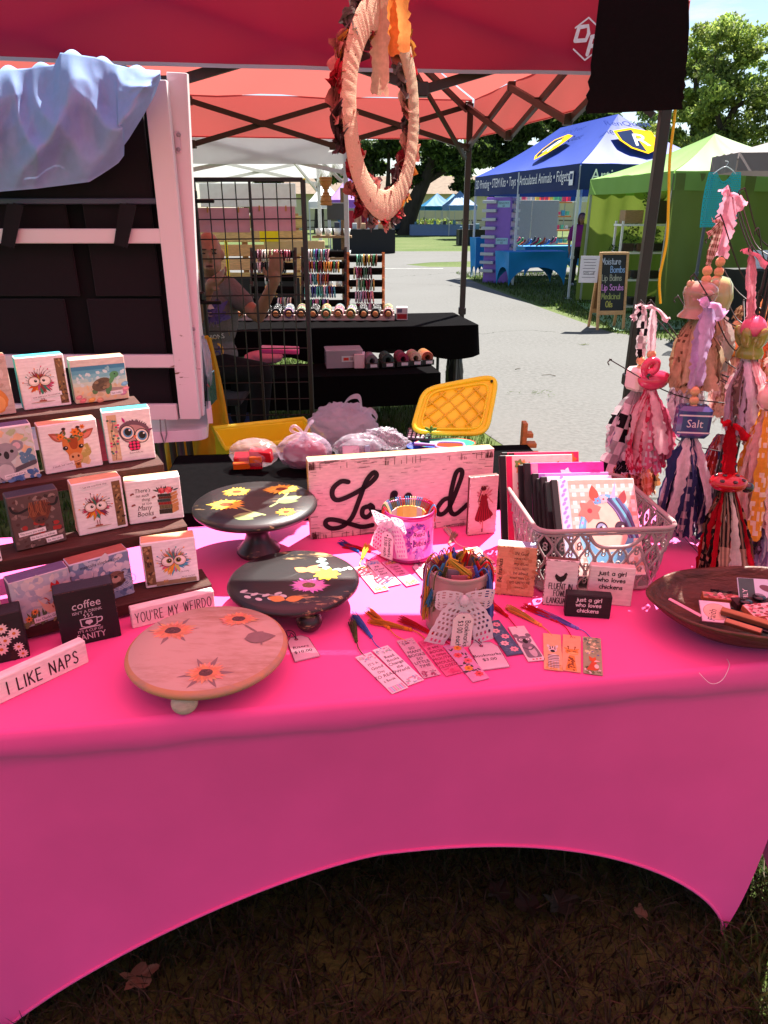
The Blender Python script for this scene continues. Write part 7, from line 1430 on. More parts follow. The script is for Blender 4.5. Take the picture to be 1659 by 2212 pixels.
m = M(rgb(226, 220, 224)); m.box((.03, -.073, .032), (.026, .002, .034), .0005, rot3('X', -.12)); s_ = m.build('price_sticker', PLAIN, b2); pm = M(); pm.hand('10', -.005, 0, .010, .0012, INK, a=R(90)); pm.hand('1-', .006, 0, .008, .0012, INK, a=R(90)); pm.build('writing', PRINT, s_, Matrix.Translation((.03, -.0745, .034)) @ FRONT)
b3 = bagged('carrier_bag', 'crumpled white carrier bag with open handles behind the knotted bag', 742, 962, (.125, .07, .082), rgb(214, 200, 212), WFILM, 4, amp=.26)
m = M(rgb(220, 206, 216));
for (P, w2) in (([(-.02, -.02, .13), (.02, -.03, .19), (.06, -.03, .20), (.07, -.03, .16), (.06, -.02, .12)], .02), ([(.06, -.02, .12), (.10, -.03, .15), (.13, -.03, .12), (.12, -.03, .08), (.10, -.02, .05)], .018)):
  pts = smooth3(P, 5); n_ = len(pts); vs = [];
  for p in pts: vs += [p+Vector((0, -.006, -w2*.25)), p+Vector((w2*.3, .01, w2*.5))]
  m.add(vs, [(2*i, 2*i+1, 2*i+3, 2*i+2) for i in range(n_-1)], None, True)
m.build('handle', WFILM, b3)
b4 = bagged('clear_bag', 'clear bag of grey wrapped goods with a pale tag', 778, 1000, (.095, .06, .055), rgb(200, 190, 200), CLEAR, 6, amp=.12, inner=rgb(110, 100, 110), items=[((-.03, -.062, .06), rgb(214, 190, 200), (.06, .002, .05), .1, -.3, 'paper_tag'), ((.03, -.06, .062), rgb(150, 170, 190), (.02, .004, .05), .5, -.2, 'blue_strip')])
m = M(rgb(214, 206, 216)); crumple(m, (.10, -.005, .095), (.07, .03, .035), rgb(210, 204, 214), .45, 8, R3=rot3('Y', .3)); m.build('bag_neck', CLEAR, b4)
# yellow tote and its leaning lid
ty = onZ(572, 905, .745); tote = thing('storage_tote', 'open yellow plastic storage tote behind the bags', 'tote', (ty.x-.02, ty.y+.16, .09), R(22)); tote.scale = (.66, .8, 1); YE = rgb(252, 234, 44)
for (c, d) in (((0, -.2, .27), (.64, .006, .54)), ((0, .2, .27), (.64, .006, .54)), ((-.32, 0, .27), (.006, .40, .54)), ((.32, 0, .27), (.006, .40, .54))): m = M(YE); m.box(c, d, .002); m.build('side', PLASTIC, tote)
m = M(YE); m.box((0, 0, .004), (.63, .39, .006)); m.build('base', PLASTIC, tote)
m = M(YE); P = [(-.34, -.22), (.34, -.22), (.34, .22), (-.34, .22)]; m.tube([(x, y, .545) for x, y in [(-.33, -.21), (0, -.21), (.33, -.21), (.33, 0), (.33, .21), (0, .21), (-.33, .21), (-.33, 0)]], .013, 8, closed=True); m.build('rim', PLASTIC, tote)
m = M((.03, .03, .03)); m.box((0, 0, .1), (.66, .42, .2), .004); o = m.build('tote_stand', METAL); o.location = (ty.x+.02, ty.y+.14, 0); o.rotation_euler = (0, 0, R(16)); tag(o, 'dark low stand under the yellow tote', 'stand')
la, lb, lc, ld = onY(888, 935, 2.62), onY(1050, 940, 2.70), onY(1074, 812, 2.86), onY(916, 842, 2.80); lid = thing('yellow_cover', 'yellow plastic tote lid with diamond ribs, leaning upright', 'tote lid', (la+lb)/2)
lo = [q-(la+lb)/2 for q in (la, lb, lc, ld)]; nl = (lo[1]-lo[0]).cross(lo[3]-lo[0]).normalized()
def lp(u, v, off=0.0): return lo[0].lerp(lo[1], u).lerp(lo[3].lerp(lo[2], u), v) + nl*off
m = M(YE); RN = []
for k in range(40):
  a = 6.283*k/40; ca, sa = math.cos(a), math.sin(a); RN.append((.5+.5*math.copysign(abs(ca)**.35, ca), .5+.5*math.copysign(abs(sa)**.35, sa)))
vs = [lp(u, v, .0) for u, v in RN]+[lp(u, v, -.006) for u, v in RN]; n_ = 40
m.add(vs, [tuple(range(n_)), tuple(range(n_, 2*n_))[::-1]]+[(i, (i+1) % n_, n_+(i+1) % n_, n_+i) for i in range(n_)]); m.build('plate', PLASTIC, lid)
m = M(YE); m.tube([lp(u, v, .004) for u, v in RN], .010, 8, closed=True); m.tube([lp(.5+(u-.5)*.82, .5+(v-.5)*.82, .003) for u, v in RN], .005, 6, closed=True); m.build('rim', PLASTIC, lid)
m = M(rgb(236, 196, 28))
for k in range(-2, 5):
  for s_ in (1, -1):
    P = [(t, .5+s_*((t-.5)*1.3)+(k-1)*.3) for t in np.linspace(.1, .9, 20)]; P = [q for q in P if .1 < q[1] < .9]
    if len(P) > 1: m.tube([lp(u, v, .0045) for u, v in P], .0045, 4)
m.build('diamond_rib', PLASTIC, lid)
m = M((.03, .02, .005)); m.ell(lp(.93, .9, .008), (.006, .006, .006), 8, 6); m.build('hole', PLAIN, lid)
# blue basket with calculator and hand mirror
p = onZ(950, 985, ZB); bb = thing('plastic_tray', 'blue woven plastic tray with red and blue dish', 'tray', p, R(3)); m = M(rgb(46, 84, 190)); m.mat4 = Matrix.Diagonal((1.32, .78, 1, 1)); m.lathe([(0, .002), (.075, .002), (.086, .012), (.094, .040), (.097, .042), (.092, .036), (.08, .014), (0, .010)], 40); m.build('tray_body', mat('blue_woven_plastic', .5, .25, 160, bump=.6, bscale=220), bb)
m = M(rgb(190, 20, 30)); m.mat4 = Matrix.Translation((.02, .01, .036)) @ Matrix.Diagonal((1.25, .7, 1, 1)); m.lathe([(0, .0), (.06, .0), (.09, .012), (.093, .013), (.09, .01)], 36, cols=[rgb(30, 90, 180), rgb(40, 150, 120), rgb(190, 20, 30), rgb(190, 20, 30)]); m.build('dish', PLASTIC, bb)
p2 = onZ(905, 940, ZB+.06); cal = thing('calculator', 'black desk calculator with pale keys lying on the blue tray', 'calculator', p2); cal.rotation_euler = (R(20), 0, R(-12)); m = M((.02, .02, .022)); m.box((0, 0, 0), (.095, .070, .014), .004); m.build('body', PLASTIC, cal); m = M(rgb(90, 80, 76)); m.box((-.028, 0.026, .0085), (.035, .012, .004), .001); m.build('display', GLOSS, cal)
for i in range(5):
  for j in range(4): m = M(rgb(206, 196, 200) if i < 4 else rgb(110, 150, 130)); m.box((-.034+.017*i, -.026+.0135*j, .0085), (.011, .009, .005), .0015); m.build('key', PLASTIC, cal)
p3 = onZ(945, 962, ZB+.065); mi = thing('hand_mirror', 'lavender framed hand mirror, glass tinted for a yellow reflection, on the blue tray', 'mirror', p3); mi.rotation_euler = (R(14), 0, R(-4)); m = M(rgb(150, 120, 190))
P = [(.045+.052*math.copysign(abs(math.cos(a))**.6, math.cos(a)), .021*math.copysign(abs(math.sin(a))**.6, math.sin(a))) for a in np.linspace(0, 6.283, 36, endpoint=False)]; m.tube([(x, y, 0) for x, y in P], .0055, 7, closed=True); m.tube([(-.008, 0, 0), (-.04, .003, 0), (-.085, .006, 0)], [.0055, .006, .0075], 8); m.build('frame', PLASTIC, mi); m = M((.7, .6, .3)); m.prism(P, -.001, .002); m.build('glass', mat('yellow_tinted_mirror', .05, .01, 5, metal=1.0, col=(.85, .7, .35)), mi)  # yellow reflection is put into the glass colour
m = M(rgb(110, 150, 60)); pp = onZ(930, 932, ZB+.08);
for a in (.3, 1.4, 2.6): m.ell((.012*math.cos(a), .004*math.sin(a), .008), (.014, .005, .006), 10, 6, Matrix.Rotation(-a, 3, 'Y'))
m.tube([(0, 0, .008), (.004, 0, -.022)], .0015, 5); o = m.build('leaf_sprig', LEAFM); o.location = pp; tag(o, 'small green leaf sprig by the hand mirror', 'sprig')
p4 = onY(1130, 960, 2.95); rk = thing('wooden_peg_rack', 'notched pale wooden rack end showing beyond the black table', 'peg rack', p4); m = M(rgb(196, 130, 70)); m.box((.0, 0, -.20), (.02, .05, .6), .002); m.build('post', RAWWOOD, rk)
for k in range(3): m = M(rgb(196, 130, 70)); m.box((.022+.012*k, 0, .045-.045*k), (.03+.012*k, .045, .02), .002); m.build('notch', RAWWOOD, rk)
# ================================================================== the bracelet stall: grid wall, seller, tables, stands
YG = 3.8; ga, gb = onY(417, 388, YG), onY(654, 388, YG); grid = thing('grid_wall', 'black wire grid wall panel standing at the front of the bracelet stall', 'grid wall', ((ga.x+gb.x)/2, YG, 0)); gw = gb.x-ga.x; gz = ga.z; KB = (.012, .011, .011)
m = M(KB)
for x in (-gw/2, gw/2): m.box((x, 0, gz/2), (.024 if x > 0 else .018, .022, gz), .003)
m.box((0, 0, gz), (gw, .02, .02), .003); m.box((.005, .004, gz/2), (.012, .014, gz), .002); m.box((0, 0, .06), (gw, .02, .02), .003); m.build('frame', METAL, grid)
for k in range(1, 8):
  if k != 4: m = M(KB); x = -gw/2+gw*k/8; m.tube([(x, -.004, .06), (x+.004, -.004, gz)], .0032, 5); m.build('vertical_wire', METAL, grid)
for k in range(1, 19): m = M(KB); z = gz-.0905*k; m.tube([(-gw/2, .004, z+.002*math.sin(k)), (gw/2, .004, z+.006)], .0032, 5); m.build('cross_wire', METAL, grid)
for x in (-.05, .05): m = M(KB); m.box((gw/2*(1 if x > 0 else -1), 0, .01), (.03, .34, .018), .003); m.build('foot', METAL, grid)
for (px_, py_) in ((414, 420), (432, 640)): m = M(KB); q = onY(px_, py_, YG-.02); m.box((q.x-(ga.x+gb.x)/2, -.02, q.z), (.05, .04, .05), .01); m.box((q.x-(ga.x+gb.x)/2+.05, -.03, q.z-.03), (.12, .012, .018), .004); m.build('clamp', PLASTIC, grid)
for (x0, y0, x1, y1, lab) in ((426, 449, 541, 502, 'pink board hung behind the grid wall nearer the white frame'), (541, 446, 639, 499, 'pink board hung behind the grid wall nearer the grid post')):
  a, b = onY(x0, y0, YG+.03), onY(x1, y1, YG+.03); m = M(rgb(222, 172, 182)); m.box((0, 0, 0), (b.x-a.x, .008, a.z-b.z), .001); o = m.build('hanging_board', PLAIN); o.location = ((a.x+b.x)/2, YG+.034, (a.z+b.z)/2); tag(o, lab, 'board')
  for t in (-.3, .3): m = M(rgb(196, 150, 70)); m.tube([(t*(b.x-a.x), -.006, .06), (t*(b.x-a.x), -.012, .035)], .004, 5); m.build('hook', METAL, o)
# ---- people: joined limbs fused into one skin by a voxel remesh
def body(name, parts, voxel, mt, parent, smooth=6):
  m = M()
  for q in parts:
    if q[0] == 'e': m.ell(q[1], q[2], 16, 10, q[3] if len(q) > 3 else None)
    else:
      _, a, ra, b, rb = q; a, b = Vector(a), Vector(b); m.tube([a, a.lerp(b, .5), b], [ra, (ra+rb)/2, rb], 12); m.ell(a, ra, 12, 8); m.ell(b, rb, 12, 8)
  o = m.build(name, mt, parent); r = o.modifiers.new('fuse', 'REMESH'); r.mode = 'VOXEL'; r.voxel_size = voxel; r.use_smooth_shade = True; s2 = o.modifiers.new('soften', 'SMOOTH'); s2.factor = .5; s2.iterations = smooth; return o
YM = 4.7; mo = onY(462, 778, YM); man = thing('person', 'bald seated man in grey printed T-shirt with both hands raised behind the grid', 'person', (mo.x, YM, 0)); mo = Vector(man.location)
P_ = lambda x, y, dy=0.0: onY(x, y, YM+dy)-mo
def hand_caps(w, d, side, s=1.0, curl=.3):
  """palm and five fingers from wrist w pointing along d"""
  d = Vector(d).normalized(); x = Vector(side).normalized(); n = d.cross(x).normalized(); L = []
  pc = w + d*.045*s; L.append(('c', w, .024*s, w+d*.03*s, .026*s));
  for k, (o_, ln) in enumerate(((-.030, .062), (-.010, .075), (.010, .070), (.030, .055))):
    b = pc + x*o_*s + d*.03*s; L.append(('c', w+x*o_*.5*s, .016*s, b, .011*s)); k1 = b + d*ln*.5*s + n*curl*.012*s; L.append(('c', b, .0098*s, k1, .009*s)); L.append(('c', k1, .009*s, k1+(d*.8+n*curl)*ln*.5*s, .0075*s))
  t0 = w + d*.02*s - x*.026*s; t1 = t0 - x*.032*s + d*.026*s; L += [('c', t0, .013*s, t1, .0105*s), ('c', t1, .0105*s, t1+d*.03*s-x*.006*s, .008*s)]
  return L
mm_ = mpp(onY(462, 600, YM)); hd = P_(452, 550)
skin_parts = [('e', hd+Vector((0, 0, .015)), (.078, .098, .118)), ('e', hd+Vector((.012, -.02, -.06)), (.062, .075, .065)), ('c', hd+Vector((-.02, .02, -.06)), .056, P_(452, 618, .03), .064), ('e', hd+Vector((.03, -.098, -.012)), (.016, .022, .026)), ('e', hd+Vector((.02, -.085, .03)), (.055, .016, .014)), ('e', hd+Vector((.012, -.09, -.075)), (.03, .014, .014)), ('e', hd+Vector((.082, .01, -.005)), (.010, .02, .032)), ('e', hd+Vector((-.08, .01, -.005)), (.010, .02, .032))]
sR, eR, wR = P_(492, 622), P_(558, 682, -.12), P_(594, 606, -.26)
skin_parts += [('c', sR+Vector((.02, 0, -.03)), .05, eR, .045), ('c', eR, .044, wR, .030)] + hand_caps(wR, P_(597, 560, -.3)-wR, (1, .2, .1), 1.12, .5)
sL, eL, wL = P_(425, 628, -.02), P_(424, 690, -.2), P_(456, 612, -.34)
skin_parts += [('c', sL, .05, eL, .045), ('c', eL, .044, wL, .030)] + hand_caps(wL, P_(492, 590, -.38)-wL, (.3, .1, 1), 1.05, .7)
MSKIN = mat('warm_skin', .5, .10, 40, col=(.30, .155, .105), spec=.35); bod = body('body', skin_parts, .0075, MSKIN, man, 4)
for k, (dx, dz) in enumerate(((-.008, .012), (.052, .012))): m = M((.015, .01, .01)); m.ell(hd+Vector((dx, -.088, dz)), (.016, .010, .007), 10, 6); m.build('eye', GLOSS, bod)
m = M((.10, .03, .03)); m.ell(hd+Vector((.016, -.097, -.062)), (.024, .008, .007), 12, 6); m.build('mouth', SKIN, bod)
for dx in (-.008, .052): m = M((.05, .03, .022)); m.ell(hd+Vector((dx, -.096, .034)), (.02, .006, .005), 10, 6); m.build('eyebrow', SKIN, bod)
GREY = (.14, .13, .13); tor = P_(462, 700); SH = mat('grey_jersey', .9, .15, 90, bump=.2, bscale=500, col=GREY, spec=.1)
shirt = body('t_shirt', [('c', P_(440, 632, .02), .092, P_(484, 634, .02), .088), ('e', tor+Vector((0, 0, .06)), (.165, .125, .24)), ('e', P_(464, 765), (.155, .125, .13)), ('c', sR, .075, sR.lerp(eR, .52), .066), ('c', sL, .075, sL.lerp(eL, .5), .066), ('c', P_(452, 622, .03), .072, P_(452, 632, .03), .085)], .010, SH, man, 6)
hip = P_(458, 790); kn, ft = P_(566, 806, -.30), P_(562, 905, -.28); kn2, ft2 = P_(520, 800, .10), P_(515, 900, .1)
body('trousers', [('e', hip, (.165, .15, .12)), ('c', hip+Vector((.05, -.06, 0)), .10, kn, .072), ('c', kn, .070, ft, .055), ('c', hip+Vector((.05, .06, 0)), .10, kn2, .072), ('c', kn2, .07, ft2, .055)], .012, mat('black_trousers', .9, .2, 40, col=(.012, .011, .012), spec=.1), man, 5)
for q in (ft, ft2): m = M((.03, .03, .03)); m.ell((q.x+.04, q.y, .05), (.13, .05, .05), 16, 8); m.build('shoe', PLASTIC, man)
pm = M(); c1 = rgb(70, 60, 130)
for k in range(26): pm.leaf(random.uniform(-.1, .07), random.uniform(-.05, .05), random.uniform(.3, 1.2), .09, .03, random.choice([c1, rgb(90, 80, 150), rgb(60, 60, 120)]))
pm.text('WE', -.03, .0, .045, rgb(170, 160, 170), wx=.9, a=.1); pm.text('BOWL', -.02, -.07, .04, rgb(120, 112, 140), wx=.9, a=.1); pm.poly([(-.15, -.155), (.10, -.125), (.10, -.085), (-.15, -.115)], rgb(196, 156, 50)); pm.text('CHAMPIONS', -.025, -.146, .03, WHITE, wx=.78, a=.12)
pm.text('LA', -.0, -.235, .05, rgb(40, 50, 110), wx=1.0, slant=.3); pm.stroke(arc(.0, -.215, .055, .05, -150, 60, 14), .012, rgb(206, 160, 60)); pm.poly([(-.07, .07), (-.05, .11), (-.02, .08), (.01, .09), (.03, .05), (-.06, .05)], rgb(190, 184, 190))
pr = pm.build('shirt_print', PRINT, shirt, Matrix.Translation(tor+Vector((.01, -.20, .06))) @ FRONT); sw = pr.modifiers.new('wrap', 'SHRINKWRAP'); sw.target = shirt; sw.wrap_method = 'PROJECT'; sw.use_project_z = True; sw.use_negative_direction = True; sw.use_positive_direction = False; sw.offset = .0025; sw.project_limit = .3
m = M((.02, .02, .02)); m.box((hip.x-.02, .02, .42), (.46, .44, .04), .01)
chair = thing('camp_chair', 'dark folding chair under the seated man', 'chair', man.location); m.build('seat', CLOTH, chair); m = M((.02, .02, .02)); m.box((hip.x-.21, .05, .72), (.03, .44, .40), .01); m.build('backrest', CLOTH, chair)
for x in (-.2, .18):
  for y in (-.18, .2): m = M((.02, .02, .02)); m.tube([(hip.x+x, y, .42), (hip.x+x*1.1, y*1.1, .01)], .012, 7); m.build('leg', METAL, chair)
# ---- two black-clothed tables
tF, tB = onZ(1034, 702, .74), onZ(978, 669, .74); dep = (tB-tF).length; ux = Vector((.985, .17, 0)); ux.normalize(); uy = Vector((-ux.y, ux.x, 0)); dd = .78; c0 = tF - ux*1.25 + uy*dd/2
bt1 = thing('bracelet_table', 'long black clothed table carrying the bracelet stands', 'table', (c0.x, c0.y, 0), math.atan2(ux.y, ux.x)); draped(bt1, 2.5, dd, .74, lambda u: .21+.05*math.sin(u*40)+(.10 if .40 < (u*6.56) % 6.56/6.56*1 < .46 else 0), wav=.010)
for x in (-1.1, 1.1):
  for y in (-.3, .3): m = M((.03, .03, .03)); m.tube([(x, y, .72), (x, y, .01)], .014, 8); m.build('leg', METAL, bt1)
m = M((.02, .02, .02)); m.tube([(1.1, -.3, .6), (.6, -.1, .62), (.2, -.1, .7)], .012, 6); m.tube([(.75, -.36, .50), (.75, -.37, .47), (.88, -.37, .47), (.88, -.36, .50)], .006, 6); m.build('brace', METAL, bt1)
t2 = onZ(952, 806, .5); c2 = t2 - ux*1.0 + uy*.26; bt2 = thing('low_table', 'lower black clothed table with craft boxes under the bracelet table', 'table', (c2.x, c2.y, 0), math.atan2(ux.y, ux.x)); draped(bt2, 2.0, .5, .5, .22, wav=.008)
for x in (-.9, .92):
  for y in (-.2, .2): m = M((.03, .03, .03)); m.tube([(x, y, .49), (x, y, .01)], .013, 8); m.build('leg', METAL, bt2)
m = M((.012, .012, .013)); q = onZ(968, 820, .25); crumple(m, (0, 0, .27), (.07, .07, .27), (.02, .02, .022), .2, 12); o = m.build('black_bag', mat('black_bin_liner', .3, .1, 20, col=(.012, .012, .013))); o.location = (q.x+.05, q.y, 0); tag(o, 'black bin bag hanging at the end of the low table', 'bag')
# boxes and craft rolls on the low table
Z2 = .503
def boxthing(name, label, px, py, z, size, col, rz=.15, lid=None, mt=PLASTIC, inner=None, sticker=None, cat='box', b=.006):
  p = onZ(px, py, z); o = thing(name, label, cat, p, rz); m = M(col); w2, d2, h2 = size
  for (cx, cy2, sx2, sy2) in ((0, -d2/2, w2, .004), (0, d2/2, w2, .004), (-w2/2, 0, .004, d2), (w2/2, 0, .004, d2)): m.box((cx, cy2, h2/2), (sx2, sy2, h2), .001)
  m.box((0, 0, .003), (w2, d2, .004)); m.build('tub', mt, o)
  if lid: m = M(lid); m.box((0, 0, h2+.006), (w2+.012, d2+.012, .014), .004); m.build('lid', mt, o)
  if inner: m = M(inner); crumple(m, (0, 0, h2*.5), (w2*.46, d2*.45, h2*.48), inner, .12, int(px), 18, 10); m.build('contents', CLOTH, o)
  if sticker: m = M(sticker); m.box((w2*.12, -d2/2-.003, h2*.55), (w2*.4, .001, h2*.35)); st = m.build('sticker', PLAIN, o); pm = M(); pm.rect(-w2*.15, -h2*.1, 0, h2*.08, rgb(200, 60, 50)); [pm.rect(w2*(.03+.02*k), -h2*.1, w2*(.04+.02*k), h2*.1, INK) for k in range(5)]; pm.build('print', PRINT, st, Matrix.Translation((w2*.12, -d2/2-.0032, h2*.55)) @ FRONT)
  return o
TUB = mat('tinted_tub', .2, .05, 15, alpha=.6, spec=.5)
boxthing('craft_tub', 'purple tinted tub with pink lid on the low table', 602, 768, Z2, (.38, .22, .16), rgb(80, 80, 170), inner=rgb(110, 60, 140), mt=TUB, sticker=rgb(190, 190, 206)); boxthing('craft_tub', 'clear tub of red yarn with white rim and label sticker', 742, 790, Z2, (.26, .17, .12), rgb(190, 180, 190), inner=rgb(90, 30, 40), mt=TUB, lid=rgb(206, 196, 206), sticker=rgb(206, 214, 216))
p = onZ(605, 762, Z2+.17); m = M(rgb(214, 70, 140)); m.box((0, 0, .02), (.26, .16, .03), .006); o = m.build('pink_folder', PLASTIC); o.location = p; o.rotation_euler = (0, .05, .1); tag(o, 'bright pink folder lying on the purple tub', 'folder')
for (px_, py_, r_, c_, lab) in ((570, 786, (.14, .10, .05), rgb(206, 120, 140), 'pink patterned cloth bundle hanging on the low table'), (680, 770, (.13, .1, .09), rgb(96, 60, 70), 'dull mauve cloth heap beside the purple tub'), (530, 770, (.14, .1, .10), rgb(40, 60, 90), 'dark blue cloth heap behind the seated man'), (835, 762, (.2, .08, .05), rgb(50, 40, 44), 'dark yarn pile at the back of the low table')):
  p = onZ(px_, py_, Z2); m = M(); crumple(m, (0, 0, r_[2]), r_, c_, .22, px_, 26, 16, flat=.0); o = m.build('cloth_bundle', CLOTH); o.location = p; tag(o, lab, 'cloth bundle')
p = onZ(777, 792, Z2); m = M(rgb(226, 200, 206)); m.box((0, 0, .05), (.075, .13, .10), .002); o = m.build('white_box', PLAIN); o.location = p; tag(o, 'small white carton between clear tub and ribbon spools', 'box')
for k, (px_, c_) in enumerate(((800, rgb(120, 100, 120)), (834, rgb(50, 70, 60)), (866, rgb(120, 60, 80)), (893, rgb(206, 150, 130)), (918, rgb(150, 90, 50)))):
  p = onZ(px_, 792-k*2, Z2); o = thing('ribbon_tray', f'black tray of {("mauve", "dark green", "wine red", "peach", "brown")[k]} ribbon spools on the low table', 'tray', p, .2); m = M((.02, .02, .02)); m.box((0, 0, .02), (.10, .17, .04), .003); m.build('tray', PLASTIC, o)
  for j in range(5): m = M(tuple(v*random.uniform(.6, 1.4) for v in c_)); m.lathe([(.02, -.012), (.044, -.012), (.044, .012), (.02, .012)], 20, (0, -.062+.03*j, .055), rot3('X', R(90))); m.build('spool', CLOTH, o)
  m = M(rgb(214, 206, 210)); m.box((.01, -.087, .022), (.05, .001, .022)); m.build('label', PLAIN, o)
gq = onZ(742, 893, 0); gt = thing('storage_tub', 'pale green storage tub with black lid on the grass', 'tote', (gq.x, gq.y+.15, 0), .12); m = M(rgb(150, 160, 120)); w2, h2 = .58, .30
m.box((0, 0, h2/2), (w2, .36, h2), .015); m.build('tub', PLASTIC, gt)
for k in range(7): m = M(rgb(140, 150, 112)); m.box((-.26+.087*k, -.183, h2/2-.02), (.03, .006, h2*.7), .002); m.build('rib', PLASTIC, gt)
m = M((.02, .02, .02)); m.box((0, 0, h2+.012), (w2+.03, .40, .025), .006); l_ = m.build('lid', PLASTIC, gt)
for k in range(6): m = M((.02, .02, .02)); m.box((-.24+.096*k, -.203, h2), (.05, .012, .03), .003); m.build('tab', PLASTIC, l_)
p = onZ(512, 925, 0); m = M(rgb(60, 60, 110)); m.box((0, 0, .16), (.28, .2, .32), .004); o = m.build('reusable_bag', mat('printed_bag', .5, .4, 25)); o.location = p; tag(o, 'blue edged printed shopping bag on the grass by the man', 'bag')
# ---- bracelet stands
BRC = mat('bracelet_beads', .22, .1, 60, objcol=True, coat=.5); VELV = mat('black_velvet', .95, .1, 60, col=(.006, .006, .006), spec=.03)
def torus_mesh(beaded):
  m = M((1, 1, 1)); n = 22; r, t = .037, .0072
  if beaded:
    for k in range(n): a = 6.283*k/n; m.ell((0, r*math.cos(a), r*1.15*math.sin(a)), .0078, 6, 4)
  else: m.tube([(0, r*math.cos(6.283*k/n), r*1.15*math.sin(6.283*k/n)) for k in range(n)], t, 5, closed=True)
  o = m.build('bracelet', BRC); me = o.data; bpy.data.objects.remove(o); return me
TOR = [torus_mesh(True), torus_mesh(False)]; CN = {'white': (.75, .73, .72), 'silver': (.45, .45, .48), 'black': (.02, .02, .022), 'wine red': (.22, .02, .04), 'blue': (.03, .07, .35), 'green': (.03, .22, .09), 'purple': (.18, .06, .30), 'gold': (.55, .38, .06), 'pink': (.60, .25, .35), 'brown': (.20, .08, .04), 'jade': (.20, .42, .28), 'cream': (.62, .52, .36), 'orange': (.6, .18, .03), 'turquoise': (.08, .40, .42)}
ORD = ['first', 'second', 'third', 'fourth', 'fifth', 'sixth', 'seventh', 'eighth', 'ninth', 'tenth', 'eleventh', 'twelfth', 'thirteenth', 'fourteenth']; BAR = ['top', 'second', 'third', 'fourth', 'fifth', 'lowest']
def stand(label, which, x0, x1, ys, post, wood, fills, Y0, seed):
  random.seed(seed); a, b = onY(x0, ys[0], Y0), onY(x1, ys[0], Y0); o = thing('bracelet_stand', label, 'bracelet stand', ((a.x+b.x)/2, Y0-.1, .74)); org = Vector(o.location); w2 = b.x-a.x
  for i, y in enumerate(ys):
    Yi = Y0-.045*i; z = zat(Yi, y); m = M((.006, .006, .006)); q = Vector((0, Yi-org.y, z-.74)); m.tube([q-Vector((w2/2, 0, 0)), q+Vector((w2/2, 0, 0))], .029, 14); br = m.build('velvet_bar', VELV, o)
    for s_ in (-1, 1):
      m = M(post); m.tube([q+Vector((s_*(w2/2+.008), 0, -.045)), q+Vector((s_*(w2/2+.008), 0, .045))], [.013, .010], 8); m.build('peg', wood, o)
    f0, f1, names = fills[i]; n = max(1, int((f1-f0)*w2/.0205))
    for k in range(n):
      c_ = random.choice(names); me = TOR[random.random() < .35]; ob = bpy.data.objects.new('bracelet', me); scene.collection.objects.link(ob); ob.location = org+q+Vector((-w2/2+w2*f0+.0205*(k+.5), 0, -.012)); ob.rotation_euler = (0, random.uniform(-.1, .1), random.uniform(-.12, .12)); cc = CN[c_]; ob.color = (*[v*random.uniform(.7, 1.25) for v in cc], 1)
      tag(ob, f'{c_} bracelet, {ORD[min(k, 13)]} along the {BAR[i] if i < len(ys)-1 else "lowest"} bar of the {which} stand', 'bracelet', 'bracelets on the display stands')
  for s_ in (-1, 1):
    m = M(post); zb, zt_ = 0.0, zat(Y0, ys[0])-.74; m.bar((s_*(w2/2+.008), -.045*(len(ys)-1)-.02+Y0-org.y, zb), (s_*(w2/2+.008), Y0-org.y+.012, zt_+.05), .018, .026, up=(1, 0, 0)); m.build('post', wood, o)
  return o
WHs = ['white', 'silver', 'cream', 'black', 'pink']; MIX = ['blue', 'green', 'purple', 'gold', 'white', 'silver', 'turquoise', 'wine red', 'orange']; ERT = ['brown', 'jade', 'pink', 'wine red', 'green', 'cream', 'black', 'gold']
stand('black stand of pearly bracelets behind the man raised hand', 'pearly', 546, 636, [549, 575, 600, 626, 652], (.03, .02, .018), METAL, [(.1, .95, ['pink', 'white', 'wine red', 'cream']), (.1, .85, ['white', 'silver', 'black']), (.3, .75, WHs), (.3, .6, ['white', 'silver', 'gold']), (.6, .95, WHs)], 6.42, 201)
stand('black stand of many coloured bracelets in the middle', 'coloured', 656, 744, [548, 573, 600, 627, 655], (.02, .02, .022), METAL, [(.05, .65, ['turquoise', 'purple', 'silver', 'white', 'cream']), (.12, .92, MIX), (.1, .65, MIX), (.02, .8, ['blue', 'green', 'white', 'wine red', 'turquoise']), (.1, .65, ['blue', 'gold', 'pink', 'purple', 'green'])], 6.42, 202)
stand('pale wooden stand of earth toned bracelets nearest the lane', 'wooden', 754, 826, [559, 586, 612, 638, 664], rgb(196, 130, 76), RAWWOOD, [(.2, .85, ERT), (.12, .75, ERT), (.2, .8, ['gold', 'cream', 'wine red', 'jade', 'green']), (.18, .8, ['brown', 'pink', 'silver', 'jade']), (.2, .8, ['brown', 'pink', 'wine red', 'silver'])], 6.42, 203)
